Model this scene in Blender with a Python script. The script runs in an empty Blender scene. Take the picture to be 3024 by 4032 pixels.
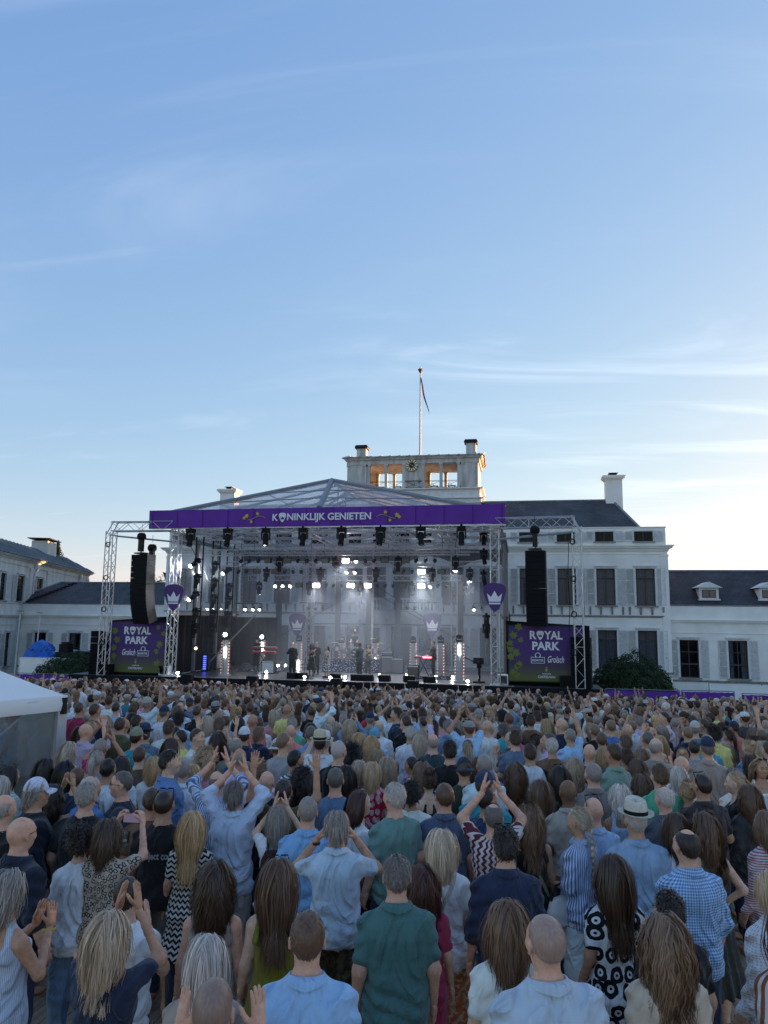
import bpy, math, random
import numpy as np
from mathutils import Vector, Matrix
R = math.radians
S = bpy.context.scene
COL = S.collection

# ------------------------------------------------------------------ camera
F, CX, CY, EYE = 2911.0, 1512.0, 2016.0, 4.85
YAW, PITCH, ROLL = R(10.5), R(8.1), R(0.7)
FW = np.array([-math.sin(YAW) * math.cos(PITCH), math.cos(YAW) * math.cos(PITCH), math.sin(PITCH)])
_r0 = np.array([math.cos(YAW), math.sin(YAW), 0.0])
_u0 = np.cross(_r0, FW)
RT = _r0 * math.cos(ROLL) + _u0 * math.sin(ROLL)
UP = np.cross(RT, FW)
CAMP = np.array([0.0, 0.0, EYE])
cam_d = bpy.data.cameras.new('camera')
cam = bpy.data.objects.new('camera', cam_d)
COL.objects.link(cam)
cam.matrix_world = Matrix(((RT[0], UP[0], -FW[0], 0), (RT[1], UP[1], -FW[1], 0), (RT[2], UP[2], -FW[2], EYE), (0, 0, 0, 1)))
cam_d.sensor_fit = 'VERTICAL'
cam_d.sensor_height = 36.0
cam_d.lens = 36.0 * F / 4032.0
cam_d.clip_start = 0.1
cam_d.clip_end = 6000
S.camera = cam

# ------------------------------------------------------------------ world and sun
SUN_EL, SUN_AZ = 8.0, 42.0           # degrees; azimuth to the right of +Y
w = bpy.data.worlds.new('World'); S.world = w; w.use_nodes = True
nt = w.node_tree; N = nt.nodes; L = nt.links; N.clear()
out = N.new('ShaderNodeOutputWorld'); bg = N.new('ShaderNodeBackground')
sky = N.new('ShaderNodeTexSky'); sky.sky_type = 'NISHITA'; sky.sun_disc = False
sky.sun_elevation = R(SUN_EL); sky.sun_rotation = R(SUN_AZ)
sky.air_density = 1.0; sky.dust_density = 0.3; sky.ozone_density = 4.0; sky.altitude = 0
bg.inputs['Strength'].default_value = 0.15

def cloud_field(scale, stretch, rot, lo, hi, seed, detail=5, dist=0.8):
    tc = N.new('ShaderNodeTexCoord'); sp = N.new('ShaderNodeSeparateXYZ'); L.new(tc.outputs['Generated'], sp.inputs[0])
    mz = N.new('ShaderNodeMath'); mz.operation = 'ADD'; mz.inputs[1].default_value = 0.10; L.new(sp.outputs[2], mz.inputs[0])
    mx = N.new('ShaderNodeMath'); mx.operation = 'MAXIMUM'; mx.inputs[1].default_value = 0.02; L.new(mz.outputs[0], mx.inputs[0])
    cb = N.new('ShaderNodeCombineXYZ'); cb.inputs[2].default_value = seed
    for i in (0, 1):
        d = N.new('ShaderNodeMath'); d.operation = 'DIVIDE'; L.new(sp.outputs[i], d.inputs[0]); L.new(mx.outputs[0], d.inputs[1]); L.new(d.outputs[0], cb.inputs[i])
    mp = N.new('ShaderNodeMapping'); mp.inputs['Rotation'].default_value = (0, 0, R(rot)); mp.inputs['Scale'].default_value = (scale * stretch, scale, 1)
    L.new(cb.outputs[0], mp.inputs[0])
    nz = N.new('ShaderNodeTexNoise'); nz.inputs['Scale'].default_value = 1; nz.inputs['Detail'].default_value = detail
    nz.inputs['Roughness'].default_value = 0.55; nz.inputs['Distortion'].default_value = dist; L.new(mp.outputs[0], nz.inputs[0])
    mr = N.new('ShaderNodeMapRange'); mr.interpolation_type = 'SMOOTHSTEP'; mr.inputs[1].default_value = lo; mr.inputs[2].default_value = hi
    L.new(nz.outputs[0], mr.inputs[0])
    return mr.outputs[0]

c1 = cloud_field(1.5, 0.32, 38, 0.50, 0.76, 37.2, 8, 1.5)
c2 = cloud_field(2.4, 0.22, 62, 0.54, 0.80, 22.4, 7, 1.8)
c3 = cloud_field(0.30, 1.0, 0, 0.44, 0.62, 14.0, 2, 0.0)
mul = N.new('ShaderNodeMath'); mul.operation = 'MULTIPLY'; L.new(c1, mul.inputs[0]); L.new(c3, mul.inputs[1])
add = N.new('ShaderNodeMath'); add.operation = 'ADD'; add.use_clamp = True; L.new(mul.outputs[0], add.inputs[0])
m2 = N.new('ShaderNodeMath'); m2.operation = 'MULTIPLY'; m2.inputs[1].default_value = 0.30; L.new(c2, m2.inputs[0]); L.new(m2.outputs[0], add.inputs[1])
fac = N.new('ShaderNodeMath'); fac.operation = 'MULTIPLY'; fac.inputs[1].default_value = 0.5; L.new(add.outputs[0], fac.inputs[0])
# thin cirrus: brightened, slightly whitened version of the sky behind it
gain = N.new('ShaderNodeMix'); gain.data_type = 'RGBA'; gain.blend_type = 'MIX'
hsv = N.new('ShaderNodeHueSaturation'); hsv.inputs['Saturation'].default_value = 0.40; hsv.inputs['Value'].default_value = 1.55
# whole-sky response: a softer roll-off per channel, like camera tone mapping
sr = N.new('ShaderNodeSeparateColor'); tint = N.new('ShaderNodeCombineColor'); L.new(sky.outputs[0], sr.inputs[0])
for i, (piv, o_, g_) in enumerate(((.305, .305, .70), (.737, .52, .55), (1.585, .93, .27))):
    q = N.new('ShaderNodeMath'); q.operation = 'POWER'; q.inputs[1].default_value = g_; L.new(sr.outputs[i], q.inputs[0])
    q2 = N.new('ShaderNodeMath'); q2.operation = 'MULTIPLY'; q2.inputs[1].default_value = o_ / piv ** g_; L.new(q.outputs[0], q2.inputs[0]); L.new(q2.outputs[0], tint.inputs[i])
L.new(tint.outputs[0], hsv.inputs['Color']); L.new(fac.outputs[0], gain.inputs[0]); L.new(tint.outputs[0], gain.inputs[6]); L.new(hsv.outputs[0], gain.inputs[7])
L.new(gain.outputs[2], bg.inputs['Color']); L.new(bg.outputs[0], out.inputs['Surface'])

sl = bpy.data.lights.new('sun', 'SUN'); sl.energy = 3.6; sl.angle = R(0.5); sl.color = (1.0, 0.52, 0.24)
so = bpy.data.objects.new('sun', sl); COL.objects.link(so)
sd = Vector((math.sin(R(SUN_AZ)) * math.cos(R(SUN_EL)), math.cos(R(SUN_AZ)) * math.cos(R(SUN_EL)), math.sin(R(SUN_EL))))
so.rotation_euler = (-sd).to_track_quat('-Z', 'Y').to_euler(); so.location = sd * 300

S.view_settings.view_transform = 'Standard'; S.view_settings.look = 'None'
S.view_settings.gamma = 1.0; S.view_settings.use_curve_mapping = False
S.view_settings.exposure = 2.35
S.render.engine = 'CYCLES'
S.cycles.use_denoising = True
S.cycles.max_bounces = 6; S.cycles.diffuse_bounces = 3; S.cycles.glossy_bounces = 2
S.cycles.transparent_max_bounces = 16; S.cycles.transmission_bounces = 2
S.cycles.sample_clamp_indirect = 4.0
S.cycles.caustics_reflective = False; S.cycles.caustics_refractive = False

# ------------------------------------------------------------------ helpers
def on(x, y, Y):
    """point of the place seen at photo pixel (x, y) on the vertical plane Y"""
    d = FW + RT * (x - CX) / F - UP * (y - CY) / F
    return CAMP + d * (Y / d[1])

class MB:
    def __init__(s): s.v = []; s.f = []
    def add(s, vs, fs):
        o = len(s.v); s.v.extend([tuple(map(float, p)) for p in vs]); s.f.extend([tuple(i + o for i in f) for f in fs]); return s
    def box(s, x0, x1, y0, y1, z0, z1):
        return s.add([(x0, y0, z0), (x1, y0, z0), (x1, y1, z0), (x0, y1, z0), (x0, y0, z1), (x1, y0, z1), (x1, y1, z1), (x0, y1, z1)],
                     [(0, 3, 2, 1), (4, 5, 6, 7), (0, 1, 5, 4), (1, 2, 6, 5), (2, 3, 7, 6), (3, 0, 4, 7)])
    def obox(s, c, sz, M):
        o = len(s.v); a, b, d = sz[0] / 2, sz[1] / 2, sz[2] / 2; s.box(-a, a, -b, b, -d, d)
        for i in range(o, len(s.v)): s.v[i] = tuple(Vector(c) + M @ Vector(s.v[i]))
        return s
    def cyl(s, p, q, r, n=6, r2=None, caps=True):
        p = Vector(p); q = Vector(q); d = (q - p)
        if d.length < 1e-6: return s
        d.normalize(); a = d.orthogonal().normalized(); b = d.cross(a); r2 = r if r2 is None else r2
        vs = []
        for k in range(n):
            t = 2 * math.pi * k / n; e = a * math.cos(t) + b * math.sin(t); vs.append(p + e * r); vs.append(q + e * r2)
        fs = [(2 * k, 2 * ((k + 1) % n), 2 * ((k + 1) % n) + 1, 2 * k + 1) for k in range(n)]
        if caps: fs += [tuple(2 * k for k in reversed(range(n))), tuple(2 * k + 1 for k in range(n))]
        return s.add(vs, fs)
    def tube(s, pts, r, n=6):
        for a, b in zip(pts[:-1], pts[1:]): s.cyl(a, b, r, n)
        return s
    def prism(s, pts, ext):
        n = len(pts); e = Vector(ext); vs = [Vector(p) for p in pts] + [Vector(p) + e for p in pts]
        fs = [tuple(range(n)), tuple(reversed(range(n, 2 * n)))] + [(i, i + n, (i + 1) % n + n, (i + 1) % n) for i in range(n)]
        return s.add(vs, fs)
    def quad(s, *p): return s.add(p, [tuple(range(len(p)))])
    def lathe(s, prof, c=(0, 0, 0), n=16):
        vs = []; m = len(prof)
        for k in range(n):
            t = 2 * math.pi * k / n
            for r, z in prof: vs.append((c[0] + r * math.cos(t), c[1] + r * math.sin(t), c[2] + z))
        fs = [(k * m + j, ((k + 1) % n) * m + j, ((k + 1) % n) * m + j + 1, k * m + j + 1) for k in range(n) for j in range(m - 1)]
        return s.add(vs, fs)
    def mesh(s, name, mat=None, smooth=False):
        me = bpy.data.meshes.new(name); me.from_pydata(s.v, [], s.f)
        if mat: me.materials.append(mat)
        if smooth: me.polygons.foreach_set('use_smooth', [True] * len(me.polygons))
        me.update(); return me
    def build(s, name, mat=None, parent=None, smooth=False, **k):
        return link(name, s.mesh(name, mat, smooth), parent, **k)

WLOC = {}
def link(name, me, parent=None, loc=None, rot=None, label=None, cat=None, group=None, kind=None, local=False, color=None):
    """local=False: vertices are in place coordinates; local=True: in the parent's frame"""
    o = bpy.data.objects.new(name, me); COL.objects.link(o)
    if parent is not None:
        o.parent = parent
        if not local and loc is None: o.location = -WLOC.get(parent.name, Vector((0, 0, 0)))
    if loc is not None: o.location = loc
    if rot is not None: o.rotation_euler = rot
    if color is not None: o.color = (*color[:3], 1)
    tag(o, label, cat, group, kind); return o
def tag(o, label=None, cat=None, group=None, kind=None):
    for k, v in (('label', label), ('category', cat), ('group', group), ('kind', kind)):
        if v: o[k] = v
    return o
def thing(name, label, cat, loc=(0, 0, 0), rz=0, group=None):
    o = bpy.data.objects.new(name, None); COL.objects.link(o); o.location = loc; o.rotation_euler = (0, 0, rz)
    o.empty_display_size = 0.1; WLOC[o.name] = Vector(loc)
    return tag(o, label, cat, group)
def dup(src, loc, rz=None, label=None, scale=None):
    def cp(a, par):
        c = a.copy(); COL.objects.link(c); c.parent = par
        for ch in KIDS.get(a.name, []): cp(ch, c)
        return c
    c = cp(src, None); c.location = loc
    if rz is not None: c.rotation_euler = (0, 0, rz) if not hasattr(rz, '__len__') else rz
    if scale: c.scale = scale
    if label: c['label'] = label
    return c
KIDS = {}
def reg(*objs):
    """remember children of a prototype so that dup() can copy them"""
    for o in objs:
        if o.parent: KIDS.setdefault(o.parent.name, []).append(o)

# ------------------------------------------------------------------ materials
MATS = {}
def mat(name, col=(0.5, 0.5, 0.5), rough=0.6, metal=0.0, var=0.0, vscale=3.0, bump=0.0, bscale=20.0, spec=0.4, coords='P',
        objcol=False, stretch=(1, 1, 1), col2=None, alpha=None, emit=None, estr=0.0, trans=0.0, sheen=0.0):
    if name in MATS: return MATS[name]
    m = bpy.data.materials.new(name); m.use_nodes = True; MATS[name] = m
    t = m.node_tree; n = t.nodes; l = t.links; b = n['Principled BSDF']
    b.inputs['Base Color'].default_value = (*col, 1); b.inputs['Roughness'].default_value = rough; b.inputs['Metallic'].default_value = metal
    b.inputs['Specular IOR Level'].default_value = spec
    if sheen: b.inputs['Sheen Weight'].default_value = sheen
    if alpha is not None: b.inputs['Alpha'].default_value = alpha
    if trans: b.inputs['Transmission Weight'].default_value = trans
    if emit: b.inputs['Emission Color'].default_value = (*emit, 1); b.inputs['Emission Strength'].default_value = estr
    if var or bump:
        if coords == 'P': src = n.new('ShaderNodeNewGeometry').outputs['Position']
        else: src = n.new('ShaderNodeTexCoord').outputs['Object']
        mp = n.new('ShaderNodeMapping'); mp.inputs['Scale'].default_value = stretch; l.new(src, mp.inputs[0])
    if objcol:
        oi = n.new('ShaderNodeObjectInfo'); base = oi.outputs['Color']; l.new(base, b.inputs['Base Color'])
    else: base = None
    if var:
        nz = n.new('ShaderNodeTexNoise'); nz.inputs['Scale'].default_value = vscale; nz.inputs['Detail'].default_value = 5; l.new(mp.outputs[0], nz.inputs[0])
        mr = n.new('ShaderNodeMapRange'); mr.inputs[1].default_value = 0.3; mr.inputs[2].default_value = 0.7; l.new(nz.outputs[0], mr.inputs[0])
        if col2:
            mx = n.new('ShaderNodeMix'); mx.data_type = 'RGBA'; mx.inputs[6].default_value = (*col, 1); mx.inputs[7].default_value = (*col2, 1)
            l.new(mr.outputs[0], mx.inputs[0]); l.new(mx.outputs[2], b.inputs['Base Color'])
        else:
            mr.inputs[3].default_value = 1 - var; mr.inputs[4].default_value = 1 + var
            mx = n.new('ShaderNodeMix'); mx.data_type = 'RGBA'; mx.blend_type = 'MULTIPLY'; mx.inputs[0].default_value = 1
            mx.inputs[6].default_value = (*col, 1)
            if base: l.new(base, mx.inputs[6])
            l.new(mr.outputs[0], mx.inputs[7]); l.new(mx.outputs[2], b.inputs['Base Color'])
    if bump:
        nb = n.new('ShaderNodeTexNoise'); nb.inputs['Scale'].default_value = bscale; nb.inputs['Detail'].default_value = 4; l.new(mp.outputs[0], nb.inputs[0])
        bp = n.new('ShaderNodeBump'); bp.inputs['Strength'].default_value = bump; bp.inputs['Distance'].default_value = 0.02
        l.new(nb.outputs[0], bp.inputs['Height']); l.new(bp.outputs[0], b.inputs['Normal'])
    return m
# ------------------------------------------------------------------ ground
GY = [-3000, 4, 7, 9, 13, 16, 22, 28, 33, 36.5, 40, 3000]
GH = [1.60, 1.60, 1.52, 1.46, 1.30, 1.16, 0.79, 0.34, -0.06, -0.14, 0.0, 0.0]
def gh(y): return float(np.interp(y, GY, GH))
m_grass = mat('lawn_grass', (0.075, 0.10, 0.035), 0.9, var=0.5, vscale=1.4, bump=0.6, bscale=60, col2=(0.16, 0.14, 0.075))
ys = [-3000, -300, -40, -4, 0, 4, 7, 9.59, 9.6, 13, 16, 22, 28, 33, 36.5, 40, 60, 120, 500, 3000]
xs = [-3000, -500, -120, -60, -30, -15, 0, 15, 30, 60, 120, 500, 3000]
b = MB()
for y in ys:
    for x in xs: b.v.append((x, y, gh(y) - (0.16 if -40 <= y < 9.6 else 0.0)))
for j in range(len(ys) - 1):
    for i in range(len(xs) - 1):
        a = j * len(xs) + i; b.f.append((a, a + 1, a + len(xs) + 1, a + len(xs)))
b.build('ground', m_grass, kind='structure', label='sloping lawn under the crowd in front of the palace')

m_bounce = mat('bounce_gravel', (0.46, 0.42, 0.35), 0.9, var=0.25, vscale=3.0, bump=0.5, bscale=90)
MB().box(-45, 60, -60, -1.05, 1.3, 1.585).build('bounce_terrace', m_bounce, kind='structure', label='unseen pale gravel added behind the wooden deck to bounce sky light')  # unseen pale ground added to bounce sky light onto the nearest backs
MB().box(-38, 56, 40.2, 52.3, -.05, .02).build('bounce_forecourt', m_bounce, kind='structure', label='pale gravel strip added along the palace front to bounce light')  # pale ground added to bounce light up the facade
m_plank = mat('deck_wood', (0.34, 0.25, 0.17), 0.75, var=0.35, vscale=2.2, bump=0.35, bscale=9, stretch=(9, 0.7, 9))
deck = thing('deck', None, None); deck['kind'] = 'structure'; deck['label'] = 'weathered wooden deck boards under the nearest people'
for i in range(90):
    x = -6.6 + i * 0.15
    cuts = [-1.0, 2.2 + (i * 37 % 5) * 0.55, 6.0 + (i * 53 % 7) * 0.33, 9.6]
    for y0, y1 in zip(cuts[:-1], cuts[1:]):
        if y1 < 1.6: continue
        pts = [max(y0, -1)] + [q for q in (4, 7, 9) if y0 < q < y1] + [y1]
        p = MB()
        for a, c in zip(pts[:-1], pts[1:]):
            a2, c2 = a + (0.003 if a == y0 else 0), c - (0.003 if c == y1 else 0)
            za, zc = gh(a2), gh(c2); x0, x1 = x + 0.004, x + 0.146
            p.add([(x0, a2, za - .04), (x1, a2, za - .04), (x1, c2, zc - .04), (x0, c2, zc - .04), (x0, a2, za), (x1, a2, za), (x1, c2, zc), (x0, c2, zc)],
                  [(0, 3, 2, 1), (4, 5, 6, 7), (0, 1, 5, 4), (1, 2, 6, 5), (2, 3, 7, 6), (3, 0, 4, 7)])
        p.build('plank', m_plank, deck)

# ------------------------------------------------------------------ palace pieces (local frame: x along the front, y into the house)
m_stucco = mat('white_stucco', (0.90, 0.87, 0.80), 0.75, var=0.09, vscale=0.9, bump=0.08, bscale=14)
m_stucco_old = mat('weathered_stucco', (0.76, 0.74, 0.70), 0.8, var=0.3, vscale=1.1, bump=0.12, bscale=12, stretch=(1, 1, 0.45), col2=(0.52, 0.50, 0.46))
m_old = mat('weathered_painted_wood', (0.70, 0.68, 0.63), 0.8, var=0.3, vscale=3.2, bump=0.2, bscale=15, stretch=(1, 1, 0.16), col2=(0.36, 0.34, 0.31))
m_trim = mat('trim_paint', (0.72, 0.72, 0.70), 0.65, var=0.1, vscale=4)
m_sill = mat('grey_stone_sill', (0.30, 0.29, 0.27), 0.85, var=0.3, vscale=4)
m_shut = mat('shutter_paint', (0.66, 0.66, 0.63), 0.6, var=0.12, vscale=5)
m_dark = mat('dark_frame_paint', (0.035, 0.035, 0.035), 0.4)
m_room = mat('dark_room', (0.03, 0.03, 0.032), 0.9)
m_curt = mat('curtain_cloth', (0.30, 0.32, 0.35), 0.9, var=0.12, vscale=6)
m_gut = mat('zinc', (0.22, 0.24, 0.25), 0.5, 0.4, var=0.25, vscale=3)
m_iron = mat('wrought_iron', (0.02, 0.02, 0.02), 0.5, 0.5)

def glass_mat(name, tint=(0.8, 0.85, 0.9), amount=0.12, rough=0.02, film=0.0, filmcol=(0.7, 0.75, 0.8)):
    m = bpy.data.materials.new(name); m.use_nodes = True; t = m.node_tree; n = t.nodes; l = t.links; n.clear()
    o = n.new('ShaderNodeOutputMaterial'); tr = n.new('ShaderNodeBsdfTransparent'); tr.inputs[0].default_value = (*tint, 1)
    gl = n.new('ShaderNodeBsdfGlossy'); gl.inputs['Roughness'].default_value = rough
    fr = n.new('ShaderNodeFresnel'); fr.inputs[0].default_value = 1.3
    ad = n.new('ShaderNodeMath'); ad.operation = 'ADD'; ad.use_clamp = True; ad.inputs[1].default_value = amount; l.new(fr.outputs[0], ad.inputs[0])
    mx = n.new('ShaderNodeMixShader'); l.new(ad.outputs[0], mx.inputs[0]); l.new(tr.outputs[0], mx.inputs[1]); l.new(gl.outputs[0], mx.inputs[2])
    last = mx.outputs[0]
    if film:
        df = n.new('ShaderNodeBsdfDiffuse'); df.inputs[0].default_value = (*filmcol, 1)
        tl = n.new('ShaderNodeBsdfTranslucent'); tl.inputs[0].default_value = (*filmcol, 1)
        ms = n.new('ShaderNodeMixShader'); ms.inputs[0].default_value = 0.5; l.new(df.outputs[0], ms.inputs[1]); l.new(tl.outputs[0], ms.inputs[2])
        g = n.new('ShaderNodeNewGeometry'); mp = n.new('ShaderNodeMapping'); mp.inputs['Scale'].default_value = (0.8, 0.8, 0.35); l.new(g.outputs['Position'], mp.inputs[0])
        nz = n.new('ShaderNodeTexNoise'); nz.inputs['Scale'].default_value = 1.3; nz.inputs['Detail'].default_value = 6; l.new(mp.outputs[0], nz.inputs[0])
        mr = n.new('ShaderNodeMapRange'); mr.inputs[1].default_value = 0.3; mr.inputs[2].default_value = 0.7; mr.inputs[3].default_value = film * 0.6; mr.inputs[4].default_value = film * 1.4
        l.new(nz.outputs[0], mr.inputs[0])
        m3 = n.new('ShaderNodeMixShader'); l.new(mr.outputs[0], m3.inputs[0]); l.new(last, m3.inputs[1]); l.new(ms.outputs[0], m3.inputs[2]); last = m3.outputs[0]
    l.new(last, o.inputs[0]); return m
m_glass = glass_mat('window_glass', (0.66, 0.69, 0.74), 0.0)

def slate_mat(name, c1, c2, roww=0.3, rowh=0.22, metal=0.0):
    m = bpy.data.materials.new(name); m.use_nodes = True; t = m.node_tree; n = t.nodes; l = t.links; b = n['Principled BSDF']
    uv = n.new('ShaderNodeTexCoord'); br = n.new('ShaderNodeTexBrick'); br.inputs['Scale'].default_value = 1
    br.inputs['Brick Width'].default_value = roww; br.inputs['Row Height'].default_value = rowh; br.inputs['Mortar Size'].default_value = 0.012
    br.inputs['Color1'].default_value = (*c1, 1); br.inputs['Color2'].default_value = (*c2, 1); br.inputs['Mortar'].default_value = (c1[0] * .4, c1[1] * .4, c1[2] * .4, 1)
    sp = n.new('ShaderNodeSeparateXYZ'); l.new(uv.outputs['Object'], sp.inputs[0]); cb = n.new('ShaderNodeCombineXYZ')
    l.new(sp.outputs[0], cb.inputs[0]); ml = n.new('ShaderNodeMath'); ml.operation = 'MULTIPLY'; ml.inputs[1].default_value = 1.35; l.new(sp.outputs[2], ml.inputs[0]); l.new(ml.outputs[0], cb.inputs[1])
    l.new(cb.outputs[0], br.inputs[0])
    nz = n.new('ShaderNodeTexNoise'); nz.inputs['Scale'].default_value = 0.8; nz.inputs['Detail'].default_value = 8; nz.inputs['Roughness'].default_value = 0.7
    mp = n.new('ShaderNodeMapping'); mp.inputs['Scale'].default_value = (1, 1, 0.35); l.new(uv.outputs['Object'], mp.inputs[0]); l.new(mp.outputs[0], nz.inputs[0])
    mr = n.new('ShaderNodeMapRange'); mr.inputs[1].default_value = 0.3; mr.inputs[2].default_value = 0.72; mr.inputs[3].default_value = 0.4; mr.inputs[4].default_value = 1.7; l.new(nz.outputs[0], mr.inputs[0])
    mx = n.new('ShaderNodeMix'); mx.data_type = 'RGBA'; mx.blend_type = 'MULTIPLY'; mx.inputs[0].default_value = 1; l.new(br.outputs[0], mx.inputs[6]); l.new(mr.outputs[0], mx.inputs[7])
    l.new(mx.outputs[2], b.inputs['Base Color']); b.inputs['Roughness'].default_value = 0.7; b.inputs['Metallic'].default_value = metal
    bp = n.new('ShaderNodeBump'); bp.inputs['Strength'].default_value = 0.5; bp.inputs['Distance'].default_value = 0.02; l.new(br.outputs['Fac'], bp.inputs['Height']); bp.invert = True
    l.new(bp.outputs[0], b.inputs['Normal']); return m
m_slate = slate_mat('slate_roof', (0.045, 0.047, 0.052), (0.062, 0.063, 0.066))
m_slate2 = slate_mat('stained_slate_roof', (0.036, 0.036, 0.042), (0.055, 0.053, 0.056))

def wall(parent, name, x0, x1, z0, z1, ops, m, th=0.35, y=0.0, ends=True, top=True):
    X = sorted({x0, x1, *[q for o in ops for q in o[:2]]}); Z = sorted({z0, z1, *[q for o in ops for q in o[2:]]})
    X = [q for q in X if x0 <= q <= x1]; Z = [q for q in Z if z0 <= q <= z1]; b = MB()
    for a, c in zip(X[:-1], X[1:]):
        for e, g in zip(Z[:-1], Z[1:]):
            mx, mz = (a + c) / 2, (e + g) / 2
            if any(o[0] < mx < o[1] and o[2] < mz < o[3] for o in ops): continue
            b.quad((a, y, e), (c, y, e), (c, y, g), (a, y, g))
    for a, c, e, g in ops:
        b.quad((a, y, e), (a, y, g), (a, y + th, g), (a, y + th, e)); b.quad((c, y, g), (c, y, e), (c, y + th, e), (c, y + th, g))
        b.quad((a, y, g), (c, y, g), (c, y + th, g), (a, y + th, g)); b.quad((c, y, e), (a, y, e), (a, y + th, e), (c, y + th, e))
    return b.build(name, m, parent, local=True)
CACHE = {}
def cached(key, fn):
    if key not in CACHE: CACHE[key] = fn()
    return CACHE[key]
def shutter(parent, x, z, wd, h, ang=0.0, side=1):
    """louvred shutter, hinge at x; side +1 extends to the right"""
    k = (round(wd, 2), round(h, 2))
    def fr():
        b = MB(); t = 0.045; s = 0.05
        b.box(0, s, 0, t, 0, h); b.box(wd - s, wd, 0, t, 0, h)
        for zz in ((0, h * 0.30, h * 0.66, h - s) if h > 1.5 else (0, h - s)): b.box(s, wd - s, 0.002, t - 0.002, zz, zz + s)
        return b.mesh('shutter', m_shut)
    def sl():
        b = MB(); n = int(h / 0.085); M = Matrix.Rotation(R(-38), 3, 'X')
        for i in range(n):
            zc = 0.06 + (h - 0.12) * (i + .5) / n
            b.obox((wd / 2, 0.022, zc), (wd - 0.09, 0.012, 0.085), M)
        return b.mesh('slats', m_shut)
    o = link('shutter', cached(('sh',) + k, fr), parent, loc=(x, -0.055, z), rot=(0, 0, ang if side > 0 else math.pi + ang))
    if side < 0: o.location = (x, -0.01, z)
    link('slats', cached(('sl',) + k, sl), o, loc=(0, 0, 0), kind='stuff')
    return o
def window(parent, x0, x1, z0, z1, transom=0.72, curtain=True, shut=0.0, head=True, sill=True, y=0.10, mull=1, bars=0, pos=None, white=True):
    wd, h = round(x1 - x0, 3), round(z1 - z0, 3); k = (wd, h, transom, y, mull, bars)
    def fr():
        b = MB(); s = 0.06
        for a in ([0, wd - s] + [wd * (i + 1) / (mull + 1) - s / 2 for i in range(mull)]): b.box(a, a + s, 0, 0.06, 0, h)
        for zz in [0, h - s] + ([h * transom] if transom else []) + [h * (i + 1) / (bars + 1) for i in range(bars)]: b.box(s, wd - s, 0.004, 0.056, zz, zz + s)
        return b.mesh('window', m_dark)
    f = link('window', cached(('wf',) + k, fr), parent, loc=(x0, y, z0))
    def gl():
        b = MB(); b.quad((0.02, 0.03, 0.02), (wd - .02, 0.03, 0.02), (wd - .02, 0.03, h - .02), (0.02, 0.03, h - .02)); return b.mesh('pane', m_glass)
    link('pane', cached(('wg',) + k, gl), f, loc=(0, 0, 0))
    def rm():
        b = MB(); d = 1.2
        b.quad((0, d, 0), (wd, d, 0), (wd, d, h), (0, d, h)); b.quad((0, .08, 0), (0, d, 0), (0, d, h), (0, .08, h)); b.quad((wd, .08, 0), (wd, .08, h), (wd, d, h), (wd, d, 0))
        b.quad((0, .08, h), (0, d, h), (wd, d, h), (wd, .08, h)); b.quad((0, .08, 0), (wd, .08, 0), (wd, d, 0), (0, d, 0)); return b.mesh('room_recess', m_room)
    link('room_recess', cached(('wr',) + k, rm), f, loc=(0, 0, 0))
    if curtain:
        def cu():
            b = MB(); n = 44; c = 0.30 if curtain == 2 else 0.5
            for sgn in (0, 1):
                pts = []
                for i in range(n + 1):
                    u = i / n * wd * c; xx = u if sgn == 0 else wd - u
                    pts.append((xx, 0.2 + 0.03 * math.sin(u * 70 + sgn) + 0.015 * math.sin(u * 31)))
                for (a, c1_), (d, e) in zip(pts[:-1], pts[1:]): b.quad((a, c1_, 0.02), (d, e, 0.02), (d, e, h - .02), (a, c1_, h - .02))
            return b.mesh('curtain', m_curt, True)
        link('curtain', cached(('wc', curtain) + k, cu), f, loc=(0, 0, 0))
    def su():
        b = MB(); s = 0.10
        b.box(-s, 0, -.145, -.105, 0, h); b.box(wd, wd + s, -.145, -.105, 0, h); b.box(-s, wd + s, -.145, -.105, h, h + s)
        if head: b.box(-s - .06, wd + s + .06, -.24, -.103, h + s + .02, h + s + .10)
        return b.mesh('surround', m_trim)
    link('surround', cached(('ws', head) + k, su), f, loc=(0, 0, 0))
    if sill:
        link('sill', cached(('wi',) + k, lambda: MB().box(-.12, wd + .12, -.25, -.03, -.09, 0).mesh('sill', m_sill)), f, loc=(0, 0, 0))
    if shut:
        shutter(parent, x0 - 0.105, z0 + .02, shut, h - .02, R(3), -1); shutter(parent, x1 + 0.105, z0 + .02, shut, h - .02, R(-3), 1)
    return f
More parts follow.
